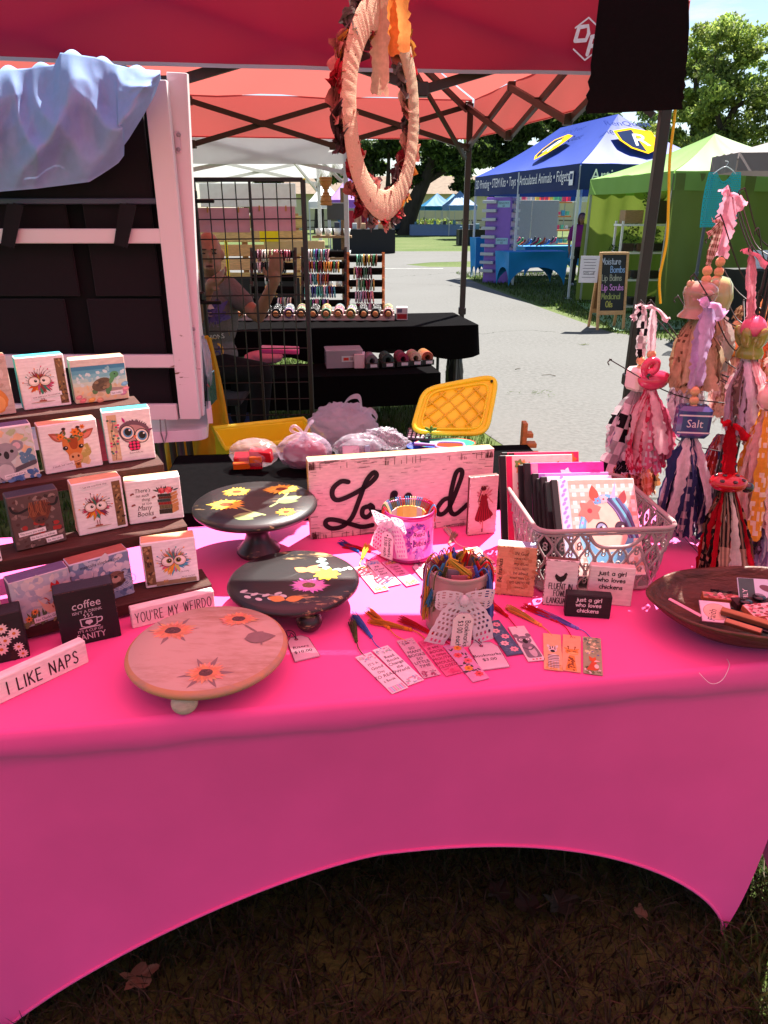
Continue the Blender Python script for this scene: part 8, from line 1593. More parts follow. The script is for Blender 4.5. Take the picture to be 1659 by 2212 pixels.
# front row of velvet rolls on a white notched rail
ra, rb = onZ(505, 691, .745), onZ(852, 691, .745); rail = thing('notched_rail', 'whitewashed notched wooden rail holding velvet bracelet rolls', 'rail', ((ra.x+rb.x)/2, ra.y, .742), math.atan2(rb.y-ra.y, rb.x-ra.x)); RL = (rb-ra).length; m = M(rgb(214, 190, 186)); m.box((0, 0, .022), (RL, .03, .044), .002); m.build('front_board', WOOD, rail); m = M(rgb(214, 190, 186)); m.box((0, .15, .03), (RL, .03, .06), .002); m.build('rear_board', WOOD, rail)
for k in range(13):
  t = (k+.5)/13; p = ra.lerp(rb, t); cn = random.choice(['black', 'silver', 'brown', 'black', 'cream']); o = thing('bracelet_roll', f'velvet roll with cork end and {cn} bracelets, {ORD[k]} along the notched rail', 'bracelet roll', (p.x, p.y, .80), random.uniform(-.06, .06), 'velvet rolls on the notched rail'); m = M((.006, .006, .006)); m.tube([(0, -.05, 0), (0, .19, .03)], .026, 16); m.build('velvet_roll', VELV, o); m = M(rgb(190, 130, 80)); m.lathe([(0, .0), (.021, 0), (.023, .004), (.021, .008), (0, .008)], 18, (0, -.053, -.001), rot3('X', R(90))); e_ = m.build('cork_end', RAWWOOD, o)
  for j in range(6):
    ob = bpy.data.objects.new('beaded_band', TOR[0]); scene.collection.objects.link(ob); ob.parent = o; ob.location = (0, -.02+.028*j, .004*j); ob.rotation_euler = (0, 0, R(90)); ob.scale = (1.5, .95, .85); cc = CN[cn]; ob.color = (*[v*random.uniform(.25, .9)+.01 for v in cc], 1)
p = onZ(868, 690, .742); m = M(rgb(200, 190, 196)); m.box((0, 0, .05), (.09, .10, .10), .003); o = m.build('card_box', PLAIN); o.location = p; tag(o, 'small white and red card box at the end of the rail', 'box'); pm = M(); pm.rect(-.04, .01, .04, .05, rgb(150, 30, 40)); pm.rect(-.04, .06, .0, .09, rgb(90, 90, 120)); pm.build('print', PRINT, o, Matrix.Translation((0, -.05, 0)) @ FRONT)
# ================================================================== wreath, black panel and cord hung from the canopies
YW = 2.2; wc = onY(830, 246, YW); wr = thing('fabric_wreath', 'peach cloth wrapped wreath with rag flowers, hung by an orange ribbon', 'wreath', wc, R(66)); Rw = .215; PEA = rgb(206, 174, 144)
WRAP = mat('wrapped_muslin', .9, .10, 40, bump=.7, bscale=60, spec=.1, stretch=(6, 1, 6)); m = M(PEA)
def ring(u, v):
  a, b = u*6.2832, v*6.2832; k = 1+.012*math.sin(a*46+math.sin(a*5)*3)+.012*math.sin(a*131+b+2*math.sin(a*9))+.03*math.sin(a*7+b); return Vector(((Rw+.040*k*math.cos(b))*math.cos(a), .006*k*math.sin(b)*(1+.10*math.sin(a*57+2*math.sin(a*11))), (Rw*1.06+.040*k*math.cos(b))*math.sin(a)))
m.grid(ring, 220, 18); m.build('wrapped_ring', WRAP, wr); random.seed(301)
for k in range(90):
  a = 6.283*k/45+random.uniform(-.05, .05); rr = random.choice((random.uniform(-.052, -.02), random.uniform(.0, .05), random.uniform(.02, .05))); c = Vector(((Rw+rr)*math.cos(a), .004+random.uniform(0, .008), (Rw*1.06+rr)*math.sin(a))); cc = random.choice([rgb(120, 30, 40), rgb(190, 120, 110), rgb(150, 90, 80), rgb(206, 150, 130), rgb(70, 50, 50), rgb(170, 40, 50), rgb(196, 130, 60), rgb(110, 100, 96)]); m = M(cc)
  for j in range(4):
    q = a+1.57+random.uniform(-.9, .9); L = random.uniform(.04, .075); d = Vector((math.cos(q), random.uniform(-.1, .5), math.sin(q))).normalized(); rag(m, c-d*L*.5, c+d*L*.5, random.uniform(.018, .034), (speck(cc, tuple(v*.5 for v in cc)) if k % 3 == 0 else solid(cc)), Vector((math.cos(a)*.6, .8, math.sin(a)*.6)), random.uniform(-1.5, 1.5), 3, 6, ph=j)
  m.build('rag_flower', RAG, wr)
OR = rgb(226, 140, 70); rb_ = thing('hanging_ribbon', 'frayed orange cloth ribbon holding up the wreath', 'ribbon', onY(830, 60, YW)); o0 = Vector(rb_.location)
for (x0, x1, yb, c_, dy) in ((800, 842, 205, PEA, -.02), (826, 862, 120, OR, .012), (846, 886, 112, rgb(230, 160, 90), .02)):
  m = M(c_); rag(m, onY((x0+x1)/2, -70, YW+dy)-o0, onY((x0+x1)/2, yb, YW+dy)-o0, (x1-x0)*mpp(o0)*.95, solid(c_), Vector((0, -1, 0)), .1); m.build('ribbon_tail', RAG, rb_)
YP = 2.93; pts = [(1310, -60), (1470, -60), (1487, 0), (1488, 60), (1484, 130), (1480, 148), (1483, 158), (1477, 172), (1481, 186), (1474, 198), (1478, 210), (1472, 222), (1474, 236), (1400, 240), (1268, 246), (1265, 234), (1271, 218), (1266, 206), (1274, 192), (1270, 176), (1277, 160), (1276, 140), (1287, 60), (1294, 0)]
c0 = onY(1380, 100, YP); P = [onY(x, y, YP)-c0 for x, y in pts]; n_ = len(P); m = M((.010, .008, .009)); m.add([p+Vector((0, -.004, 0)) for p in P]+[p+Vector((0, .004, 0)) for p in P], [tuple(range(n_))[::-1], tuple(range(n_, 2*n_))]+[(i, (i+1) % n_, n_+(i+1) % n_, n_+i) for i in range(n_)]); o = m.build('black_banner', mat('black_felt', .95, .15, 80, col=(.010, .007, .008), spec=.05)); o.location = c0; tag(o, 'black fabric panel with ragged sides at the pole top', 'banner')
m = M(rgb(240, 200, 20)); P = [onY(x+3*math.sin(y*.05), y, 3.02) for x, y in ((1468, 90), (1460, 240), (1450, 340), (1443, 430), (1438, 520), (1428, 600), (1424, 656))]; c0 = P[0].copy(); m.tube(smooth3([p-c0 for p in P], 6), .0055, 7); o = m.build('yellow_rope', PLASTIC); o.location = c0; tag(o, 'bright yellow cord hanging beside the dark pole', 'rope')
# ================================================================== tents across the lane
WHF = (.55, .60, .64); BLUE = rgb(34, 66, 170); NAV = rgb(24, 44, 96); TFAR = mat('far_tent_fabric', .6, .05, 3, spec=.3, trans=.3)
blue, bL = canopy('canopy_tent', 'blue canopy tent lettered 3D Printing with shield emblems', 'canopy', [(3.62, 14.5), (6.53, 15.2), (5.24, 20.65), (2.33, 19.95)], 1.96, .44, 1.0, BLUE, TFAR, frame_col=WHF, leg=.05, ridge=.27, vcol=NAV, sag=.10, mid=((3, 0, .5),), truss=False)
zt = blue['zt']; WT = (.78, .80, .84); m = M(); m.text('3D Printing • STEM Kits • Toys • Articulated Animals • Fidgets', 0, -.06, .19, WT, wx=.72); m.build('lettering', PRINT, blue, on_valance(blue, bL, 3, .48, .22, zt)); m = M(); m.text('Articulated Toys', 0, -.07, .20, WT, wx=.95, align='l'); m.build('lettering', PRINT, blue, on_valance(blue, bL, 0, .07, .22, zt)); m = M(); m.rect(-.08, -.12, .08, .12, WT); m.rect(-.055, -.02, .055, .08, NAV); m.v = [(a_, b_, c_*40) for a_, b_, c_ in m.v]; m.build('logo_patch', PRINT, blue, on_valance(blue, bL, 3, .955, .24, zt))
m = M(); m.text('Sensory Fidgets', 0, -.05, .17, WT); m.build('lettering', PRINT, blue, on_valance(blue, bL, 1, .45, .24, zt, -.03))
def roof_print(root, a, b, ta, tb, u, v, lift, fn):
  a, b = Vector((a.x, a.y, zt)), Vector((b.x, b.y, zt)); lo, hi = a.lerp(b, u), ta.lerp(tb, u); x = (b-a).normalized(); y = hi-lo; y = (y-x*y.dot(x)).normalized(); n = x.cross(y); o3 = lo.lerp(hi, v)+n*lift; m = M(); fn(m); m.v = [(a_, b_, c_*90) for a_, b_, c_ in m.v]; m.build('shield_emblem', mat('matte_print', 1, .08, 3, spec=0), root, Matrix(((x.x, y.x, n.x, o3.x), (x.y, y.y, n.y, o3.y), (x.z, y.z, n.z, o3.z), (0, 0, 0, 1))))
def shield(m):
  sh = [(-.42, .34), (0, .46), (.42, .34), (.42, .0), (.28, -.28), (0, -.46), (-.28, -.28), (-.42, 0)]; m.poly(sh, rgb(236, 176, 30)); m.poly([(x*.86, y*.86) for x, y in sh], rgb(40, 50, 80)); m.poly([(0, -.4), (.24, -.24), (.36, 0), (.36, .29), (0, .4)], rgb(230, 170, 40)); m.text('R', .0, -.18, .42, rgb(200, 206, 220), slant=.2); m.text('RenQuest', 0, .53, .17, rgb(44, 56, 120))
m1 = (bL[0]+bL[1])/2; m2 = (bL[3]+bL[2])/2; pk = [Vector((*m1.lerp(m2, .27).xy, zt+1.0)), Vector((*m1.lerp(m2, .73).xy, zt+1.0))]
roof_print(blue, bL[0], bL[1], pk[0], pk[0], .5, .42, .0, shield); roof_print(blue, bL[3], bL[0], pk[1], pk[0], .52, .45, .0, shield)
def covered(name, label, x, y, w2, d2, h, rz, col, arch=.4, inset=.05):
  o = thing(name, label, 'table', (x, y, 0), rz); m = M(col); m.grid(lambda u, v: Vector(((u-.5)*w2, (v-.5)*d2, h)), 2, 2)
  for (A, ln) in ((0, w2), (1, d2), (2, w2), (3, d2)):
    Rm = Matrix.Rotation(A*math.pi/2, 3, 'Z'); off = (d2 if A % 2 == 0 else w2)/2
    def f(u, v): s_ = u*2-1; zb = .02+arch*max(0, 1-abs(s_)**2.6)**.7; z = h+(zb-h)*v; return Rm @ Vector((s_*(ln/2-inset*v), -off+inset*v+.05*math.sin(math.pi*v)*(1-abs(s_)), z))
    m.grid(f, 24, 10)
  m.build('stretch_cover', mat('blue_spandex', .6, .06, 5, spec=.25), o); return o
SKY = rgb(24, 128, 190); q = onZ(1130, 622, 0); covered('covered_table', 'sky blue stretch covered table of toys under the blue tent', q.x+.25, q.y+.55, 1.5, .75, .76, R(16), SKY); q = onZ(1033, 604, 0); covered('covered_table', 'narrow sky blue covered stand left of the purple display', q.x, q.y+.2, .35, .35, 1.0, R(20), SKY, .3); q = onZ(1180, 600, 0); covered('covered_table', 'sky blue covered table at the back of the blue tent', q.x+.2, q.y+.6, 1.8, .75, .76, R(12), SKY)
random.seed(311)
for k in range(18):
  px_ = 1082+6.6*k; nm = ('dragon', 'lizard', 'snake')[k//6]; cn, c_ = (('green', rgb(60, 150, 80)), ('orange', rgb(206, 90, 50)), ('silver', rgb(150, 150, 170)), ('blue', rgb(60, 120, 180)), ('black', (.02, .02, .02)), ('red', rgb(190, 60, 90)))[k % 6]; p = onZ(px_, 530+random.uniform(-2, 3), .765); m = M(c_); s_ = random.uniform(.06, .11); m.tube(smooth3([(-s_, 0, .02), (-s_*.3, .02, .03+s_*.3), (s_*.5, -.02, .03+s_*.8), (s_*.8, 0, .03+s_*1.4)], 4), [.02]*4+[.03]*8+[.02]*1, 7); m.ell((s_*.8, -.01, .03+s_*1.5), .03, 8, 6); o = m.build('toy_'+nm, PLASTIC); o.location = p; tag(o, f'small {cn} printed toy {nm} standing on the blue covered table', 'toy', 'printed toys on the blue table')
q = onZ(1085, 612, 0); tw = thing('display_tower', 'tall purple display tower with clear bins under the blue tent', 'display tower', (q.x-.05, q.y+.3, 0), R(-28)); PUR = rgb(126, 84, 180); m = M(PUR); m.box((0, 0, .95), (.62, .55, 1.9), .01); m.build('tower', PLASTIC, tw)
for k in range(9):
  m = M(rgb(170, 176, 184)); m.box((-.2, -.33, .28+.19*k), (.34, .10, .07), .008); m.build('clear_bin', PLASTIC, tw); m = M(rgb(170, 176, 184)); m.box((.35, 0, .28+.19*k), (.08, .3, .07), .008); m.build('clear_bin', PLASTIC, tw)
for z in (1.75, .95): m = M(rgb(150, 190, 206)); m.box((.12, -.279, z), (.30, .006, .14), .002); s_ = m.build('price_sign', PLAIN, tw); pm = M(); pm.text('SENSORY', .12, z, .04, INK); pm.text('$3', .12, z-.055, .04, INK); pm.build('lettering', PRINT, s_, Matrix.Translation((0, -.2825, 0)) @ FRONT)
q = onZ(1140, 585, 0); pg = thing('pegboard_screen', 'grey folding pegboard screen at the back of the blue tent', 'screen', (q.x, q.y, 0), R(10))
for k in (0, 1): m = M(rgb(150, 150, 150)); m.box((-.42+.85*k, .1*k, 1.15), (.8, .03, 1.5), .005); m.build('panel', PLAIN, pg)
q = onZ(1190, 585, 0); sh = thing('wooden_shelf', 'orange wooden shelf unit of coloured goods beyond the blue tent', 'shelf', (q.x+.3, q.y+3, 0), R(8))
for k in range(5): m = M(rgb(196, 120, 60)); m.box((0, 0, .2+.42*k), (1.7, .3, .04)); m.build('shelf', RAWWOOD, sh); m = M(); [m.box((-.75+.15*j, -.05, .30+.42*k), (.1, .12, random.uniform(.08, .2)), 0, None, random.choice([rgb(214, 60, 110), rgb(60, 150, 190), rgb(230, 200, 90), rgb(190, 190, 200), rgb(90, 180, 150)])) for j in range(11)]; g_ = m.build('goods', PLAIN, sh); g_['kind'] = 'stuff'
# woman at the tent corner
q = onZ(1243, 618, 0); wo_ = thing('person', 'woman in purple T-shirt and black trousers standing by the green tent', 'person', (q.x, q.y, 0), R(-10)); wo_.scale = (.98, .98, .98)
bd_ = body('body', [('e', (0, -.01, 1.47), (.075, .09, .105)), ('e', (0, -.095, 1.455), (.012, .016, .018)), ('c', (0, .02, 1.4), .045, (0, .02, 1.32), .05), ('c', (-.19, .02, 1.22), .045, (-.24, .0, .98), .038), ('c', (-.24, 0, .98), .036, (-.22, -.08, .76), .028), ('c', (.19, .02, 1.22), .045, (.24, .0, .98), .038), ('c', (.24, 0, .98), .036, (.22, -.04, .76), .028)] + hand_caps(Vector((-.22, -.08, .76)), (0, -.1, -1), (0, -1, 0), .9) + hand_caps(Vector((.22, -.04, .76)), (0, -.1, -1), (0, -1, 0), .9), .011, MSKIN, wo_, 3)
body('t_shirt', [('c', (-.14, .02, 1.28), .08, (.14, .02, 1.28), .08), ('e', (0, .01, 1.1), (.2, .13, .26)), ('e', (0, .01, .9), (.19, .14, .14)), ('c', (-.19, .02, 1.24), .065, (-.23, .01, 1.05), .06), ('c', (.19, .02, 1.24), .065, (.23, .01, 1.05), .06)], .014, mat('purple_jersey', .9, .12, 60, col=rgb(140, 40, 120)), wo_)
body('trousers', [('e', (0, .01, .86), (.18, .14, .12)), ('c', (-.09, 0, .8), .095, (-.09, 0, .45), .07), ('c', (-.09, 0, .45), .07, (-.09, 0, .09), .055), ('c', (.09, 0, .8), .095, (.09, 0, .45), .07), ('c', (.09, 0, .45), .07, (.09, 0, .09), .055)], .014, mat('black_leggings', .9, .1, 40, col=(.012, .012, .014)), wo_)
body('hair', [('e', (0, .03, 1.52), (.09, .09, .085)), ('e', (-.07, .0, 1.44), (.03, .06, .10)), ('e', (.07, .0, 1.44), (.03, .06, .10)), ('e', (0, .06, 1.42), (.08, .05, .10))], .012, mat('brown_hair', .6, .3, 60, col=(.10, .04, .02)), wo_)
for x in (-.09, .09): m = M((.25, .25, .26)); m.ell((x, -.05, .04), (.045, .12, .04), 12, 6); m.build('shoe', PLASTIC, wo_)
for x in (-.03, .03): m = M((.01, .01, .01)); m.ell((x, -.095, 1.485), (.012, .006, .006), 8, 6); m.build('eye', GLOSS, bd_)
# green tent with curtain walls
GRN_ = rgb(128, 170, 84); gc = [(4.14, 11.2), (6.9, 11.65), (6.45, 14.45), (3.7, 14.0)]; green, gL = canopy('canopy_tent', 'lime green canopy tent with green curtain walls', 'canopy', gc, 1.86, .25, .62, GRN_, TFAR, frame_col=(.3, .32, .3), leg=.04, sag=.08, truss=False)
for (i, j) in ((0, 1), (1, 2), (2, 3)):
  a, b = gL[i], gL[j]; m = M(rgb(124, 140, 62) if i else rgb(104, 122, 58))  # inner walls a lighter green: their lit look is put into the colour
  m.grid(lambda u, v: Vector((*(a.lerp(b, u)*(1+.03*math.sin(u*19+2*v)*(.3+v)+.012*math.sin(u*47-3*v))).xy, 2.08-v*2.05)), 70, 12); m.build('curtain_wall', TFAR, green)
tag(sheet('groundsheet', [(3.3, 10.3), (4.4, 10.5), (5.0, 12.5), (3.6, 13.8)], .012, mat('green_tarp', .6, .12, 6, bump=.5, bscale=6, col=rgb(110, 140, 110)), 'x'), 'pale green groundsheet at the mouth of the green tent', None, kind='structure')
q = onZ(1345, 660, 0); su = thing('shelf_unit', 'white shelf unit of plants and soaps inside the green tent', 'shelf unit', (q.x+.05, q.y+.1, 0), R(4)); su.location = (4.30, 12.4, 0)
for x in (-.5, .5):
  for y in (-.15, .15): m = M((.7, .72, .7)); m.box((x, y, .72), (.03, .03, 1.44)); m.build('post', PLASTIC, su)
for k in range(4): m = M((.7, .72, .7)); m.box((0, 0, .12+.42*k), (1.06, .34, .03)); m.build('shelf', PLASTIC, su)
random.seed(321)
for k in range(3):
  for j in range(4): m = M(random.choice([rgb(60, 44, 34), rgb(40, 36, 30), rgb(90, 66, 46)])); m.box((-.36+.24*j, -.04, .135+.42*k+.07), (.18, .2, .12), .006); m.build('soap_crate', RAWWOOD, su)
m = M(rgb(150, 120, 80)); m.box((-.32, 0, 1.5), (.30, .24, .20), .006); m.box((.2, 0, 1.57), (.5, .24, .34), .006, None, rgb(60, 50, 40)); m.ell((.1, 0, 1.84), .12, 14, 10, None, rgb(150, 160, 90)); m.build('wooden_crate', RAWWOOD, su)
def leaves(name, cs, n, size, cols, parent=None, mt=LEAFM, seed=1, squash=1.0, shell=.35):
  """leaf quads through ellipsoids cs = [(centre, (rx,ry,rz))]"""
  g = np.random.default_rng(seed); w_ = np.array([c[1][0]*c[1][2] for c in cs]); idx = g.choice(len(cs), n, p=w_/w_.sum()); C_ = np.array([tuple(c[0]) for c in cs])[idx]; R_ = np.array([c[1] for c in cs])[idx]
  d = g.normal(size=(n, 3)); d /= np.linalg.norm(d, axis=1)[:, None]; rad = g.uniform(shell, 1, n)**.6; clump = 1+.22*np.sin(d[:, 0]*7+idx)*np.sin(d[:, 2]*9+idx*2); P = C_+d*R_*(rad*clump)[:, None]
  a = g.normal(size=(n, 3)); a /= np.linalg.norm(a, axis=1)[:, None]; b = np.cross(a, g.normal(size=(n, 3))); b /= np.linalg.norm(b, axis=1)[:, None]; s_ = size*g.uniform(.5, 1.3, (n, 1))
  V = np.stack([P-a*s_, P+b*s_*.45, P+a*s_, P-b*s_*.45], 1).reshape(-1, 3); F = np.arange(n*4).reshape(n, 4); C = np.array(cols)[g.integers(0, len(cols), n)]*g.uniform(.6, 1.4, (n, 1))*(1+.35*np.sin(idx*1.7))[:, None]; return link(name, fast_mesh(name, V, F, np.clip(C, 0, 1), mt), parent)
leaves('trailing_plant', [(Vector((x, -.05, z)), (.14, .1, .2)) for x, z in ((-.3, 1.22), (.05, 1.2), (.35, 1.2), (.5, .9), (.55, 1.6), (-.05, 1.8), (.5, .4), (-.55, .9))], 1500, .03, [(.10, .16, .03), (.14, .2, .05), (.06, .10, .03)], su)
# chalkboard sandwich sign
q0, q1 = onZ(1289, 713, 0), onZ(1347, 713, 0); ab = thing('sandwich_board', 'wooden A-frame chalkboard sign listing bath goods', 'signboard', ((q0.x+q1.x)/2, q0.y, 0), R(6)); bw_ = q1.x-q0.x; WDC = rgb(196, 150, 100)
def tilt(m, s_): m.mat4 = Matrix.Rotation(s_*R(-9), 4, 'X')
for s_, dy in ((1, 0), (-1, .34)):
  for x in (-bw_/2, bw_/2): m = M(WDC); m.mat4 = Matrix.Translation((0, dy, 0)) @ Matrix.Rotation(-s_*R(9), 4, 'X'); m.box((x, 0, .53), (.035, .03, 1.06), .003); m.build('leg', RAWWOOD, ab)
  m = M(WDC); m.mat4 = Matrix.Translation((0, dy, 0)) @ Matrix.Rotation(-s_*R(9), 4, 'X'); m.box((0, 0, 1.045), (bw_-.035, .03, .035), .003); m.build('cross_rail', RAWWOOD, ab); m = M(WDC); m.mat4 = Matrix.Translation((0, dy, 0)) @ Matrix.Rotation(-s_*R(9), 4, 'X'); m.box((0, 0, .24), (bw_-.035, .03, .06), .003); m.build('cross_rail', RAWWOOD, ab); m = M((.012, .013, .012) if s_ > 0 else rgb(150, 110, 70)); m.mat4 = Matrix.Translation((0, dy, 0)) @ Matrix.Rotation(-s_*R(9), 4, 'X'); m.box((0, .006, .65), (bw_-.03, .012, .78)); pb = m.build('chalk_panel', PLAIN, ab)
  if s_ > 0:
    pm = M()
    for t, x, z, h, c_ in (('Moisture', -.04, .90, .085, rgb(170, 176, 186)), ('Bombs', .06, .79, .085, rgb(130, 160, 196)), ('Lip Balms', -.02, .68, .08, rgb(150, 150, 130)), ('Lip Scrubs', 0, .55, .08, rgb(200, 130, 190)), ('Medicinal', -.02, .43, .08, rgb(140, 146, 80)), ('Oils', -.04, .32, .08, rgb(176, 170, 80))): pm.hand(t, x, z, h, .011, c_, wx=.78, gap=.12)
    pm.build('chalk_writing', PRINT, pb, m.mat4 @ FRONT)
m = M(rgb(214, 206, 210)); m.box((-.34, .18, .82), (.26, .004, .36), .001, rot3('Z', -.25)); nt_ = m.build('paper_notice', PLAIN, ab); pm = M(); [pm.rect(-.09+.01*(k % 3), .13-.04*k, .09-.012*(k % 2), .137-.04*k, rgb(90, 90, 96)) for k in range(7)]; pm.text('50% off', 0, -.07, .035, INK); pm.build('writing', PRINT, nt_, Matrix.Translation((-.34, .18, .82)) @ Matrix.Rotation(-.25, 4, 'Z') @ Matrix.Translation((0, -.0022, 0)) @ FRONT)
# grey canopy edge and crochet top
gy, gyL = canopy('canopy_tent', 'grey canopy corner at the right picture edge', 'canopy', [(4.3, 9.6), (7.3, 9.0), (7.9, 12.0), (4.32, 10.4)], 2.03, .20, .5, rgb(126, 116, 116), TFAR, frame_col=(.06, .07, .09), leg=.035, truss=False, legs=(3,))
ct = onY(1567, 366, 9.5); cr_ = thing('crochet_top', 'turquoise crocheted sleeveless top hanging from the grey canopy', 'top', ct); m = M(rgb(40, 170, 176)); nu, nv = 34, 50; vs = []; fs = []
for j in range(nv+1):
  for i in range(nu+1): u, v = i/nu*2-1, j/nv; hw = .19+.03*v+.02*math.sin(v*3); vs.append(Vector((u*hw+.02*v, .01*math.sin(u*5+v*4), -.03-.62*v-(.10*max(0, 1-(u/.5)**2) if v < .05 else .10*max(0, 1-(u/.5)**2)*(1-v)**6))))
for j in range(nv):
  for i in range(nu):
    if i % 2 == (j//2) % 2 and j % 2 and 0 < i < nu-1: continue
    a = j*(nu+1)+i; fs.append((a, a+1, a+nu+2, a+nu+1))
m.add(vs, fs, None, True); m.build('crochet_body', CLOTH, cr_); m = M((.6, .65, .65)); m.tube(smooth3([(-.14, 0, -.05), (0, 0, .03), (.14, 0, -.05)], 5), .006, 6); m.tube(smooth3([(0, 0, .03), (.02, 0, .08), (-.02, 0, .09)], 4), .004, 5); m.build('hanger', PLASTIC, cr_)
q = onZ(1545, 700, 0); covered('covered_table', 'black covered table with pale papers inside the green tent', 5.2, 10.2, .9, .6, .85, R(8), (.012, .012, .013), 0); p = Vector((5.15, 10.1, .86)); m = M((.6, .65, .7)); m.box((0, 0, .12), (.5, .02, .26), .004, rot3('X', -.5)); o = m.build('display_card', PLAIN); o.location = p; tag(o, 'white display card propped on the black table', 'card')
# white canopy behind the bracelet stall with its goods
whc, wL = canopy('canopy_tent', 'white canopy tent directly behind the bracelet stall', 'canopy', [(-3.3, 6.95), (-.34, 7.45), (-.85, 10.4), (-3.8, 9.9)], 1.98, .27, .7, (.72, .72, .72), mat('white_canopy_fabric', .7, .04, 5, trans=.45, spec=.2), frame_col=(.55, .55, .55), leg=.045)
def slab(name, label, x0, y0, x1, y1, Y, t, col, cat, mt=PLAIN, wood=None): a, b = onY(x0, y0, Y), onY(x1, y1, Y); m = M(col); m.box((0, 0, 0), (b.x-a.x, t, a.z-b.z), .004); o = m.build(name, mt); o.location = ((a.x+b.x)/2, Y, (a.z+b.z)/2); return tag(o, label, cat)
pal = thing('slat_wall', 'tan wooden slat wall behind the seated man', 'slat wall', (onY(530, 560, 8.0).x, 8.0, 0))
for k in range(9): m = M(tuple(v*random.uniform(.85, 1.15) for v in rgb(206, 168, 118))); m.box((0, 0, .35+.14*k), (1.25, .02, .115), .003); m.build('slat', RAWWOOD, pal)
for x in (-.55, 0, .55): m = M(rgb(176, 136, 90)); m.box((x, .03, .8), (.06, .03, 1.5), .003); m.build('post', RAWWOOD, pal)
for k, (x0, y0, x1, y1, nm, lab, c_) in enumerate(((655, 385, 664, 505, 'yellow_banner', 'narrow yellow banner beside the grid wall post', rgb(250, 226, 20)), (560, 492, 602, 522, 'yellow_sign', 'yellow sheet hanging on the slat wall', rgb(250, 226, 20)), (485, 520, 497, 600, 'yellow_tape_measure', 'yellow and black striped tool on the slat wall', rgb(240, 210, 20)), (570, 520, 702, 548, 'beige_pegboard', 'beige perforated pegboard behind the bracelet stands', rgb(206, 180, 136)), (706, 438, 746, 475, 'grey_board', 'dark grey board on a wooden post behind the stands', rgb(70, 72, 76)), (430, 396, 640, 447, 'white_banner', 'plain white sheet hanging behind the grid wall', rgb(214, 216, 226)), (450, 600, 650, 680, 'dark_crate_stack', 'dark storage stack behind the bracelet table', rgb(30, 32, 36)))): slab(nm, lab, x0, y0, x1, y1, 7.6+.05*k, .03, c_, nm.split('_')[-1])
cs_ = thing('cup_shelf', 'brown wooden shelf post with white cups behind the stands', 'shelf', (onY(730, 520, 8.2).x, 8.2, 0)); m = M(rgb(110, 84, 60)); m.box((.07, 0, .9), (.07, .04, 1.8), .004); m.build('post', RAWWOOD, cs_)
for z in (.8, 1.1, 1.32):
  m = M(rgb(140, 110, 80)); m.box((-.06, -.02, z), (.42, .14, .025), .003); m.build('shelf', RAWWOOD, cs_)
  for k in range(4): m = M((.75, .75, .75)); m.lathe([(0, 0), (.03, 0), (.04, .07), (.036, .07)], 12, (-.2+.1*k, -.04, z+.014)); m.build('cup', PLASTIC, cs_)
wk = onY(704, 412, 7.5); m = M(rgb(190, 130, 70)); m.lathe([(.055, .12), (.06, .11), (.055, .06), (.02, .01), (.02, -.01), (.05, -.06), (.055, -.11), (.05, -.13)], 20); [m.tube([(r_*math.cos(a), r_*math.sin(a), z) for a in np.linspace(0, 6.28, 16, endpoint=False)], .006, 4, closed=True) for r_, z in ((.06, .11), (.058, .085), (.05, .05), (.03, .02), (.03, -.02), (.048, -.05), (.056, -.09), (.054, -.12))]; o = m.build('wicker_hourglass', RAWWOOD); o.location = wk; tag(o, 'hourglass shaped wicker ornament hanging under the white canopy', 'wicker ornament')
# ================================================================== far stalls, building, fence
def far_tent(label, px, py, wpx, Y, col, hz=2.1, depth=3.0, yaw=.1): a = onY(px, py, Y); w2 = wpx*mpp((0, Y, 1)); c_, s_ = math.cos(yaw), math.sin(yaw); f = lambda u, v: (a.x+u*c_-v*s_, Y+u*s_+v*c_); return canopy('canopy_tent', label, 'canopy', [f(-w2/2, 0), f(w2/2, 0), f(w2/2, depth), f(-w2/2, depth)], hz-.3, .3, 1.0, col, TFAR, frame_col=(.5, .5, .5), leg=.06, truss=False, feet=False)
far_tent('purple canopy tent across the far lawn', 757, 440, 90, 34, rgb(150, 100, 190)); far_tent('white canopy tent beside the purple far tent', 705, 440, 74, 38, (.7, .7, .72)); far_tent('teal canopy tent by the cream building, nearer the tree', 950, 470, 66, 62, rgb(20, 120, 170)); far_tent('teal canopy tent by the cream building, beside the dark pole', 985, 470, 66, 64, rgb(24, 130, 180)); far_tent('pale blue canopy tent half behind the dark pole', 1000, 470, 60, 56, rgb(110, 150, 200))
for k, (x, w2, c_, n_) in enumerate(((1118, 50, (.6, .68, .75), 'pale'), (1150, 56, rgb(30, 120, 70), 'dark green'), (1185, 44, rgb(130, 190, 130), 'light green'), (1210, 60, rgb(30, 80, 190), 'royal blue'), (1250, 66, (.6, .65, .72), 'grey white'))): far_tent(f'{n_} canopy tent in the far row seen under the blue tent', x, 470, w2, 44+2*k, c_, 2.6)
def far_table(label, px, py, Y, w2, col, stuffc, h=.78):
  p = onY(px, py, Y); covered('far_table', label, p.x, Y, w2, .8, h, .1, col, 0, .0)
  for k in range(7): m = M(random.choice(stuffc)); s_ = random.uniform(.12, .3); m.box((0, 0, s_/2), (s_*.8, s_*.7, s_), .02); o = m.build('far_goods', PLAIN); o.location = (p.x-w2*.42+w2*.14*k, Y-.1, h+.002); tag(o, f'small parcel, {ORD[k]} along the {label}', 'goods', 'goods on far tables')
random.seed(331); GD = [rgb(190, 190, 190), rgb(150, 100, 60), rgb(60, 60, 70), rgb(206, 160, 120), rgb(90, 130, 150)]
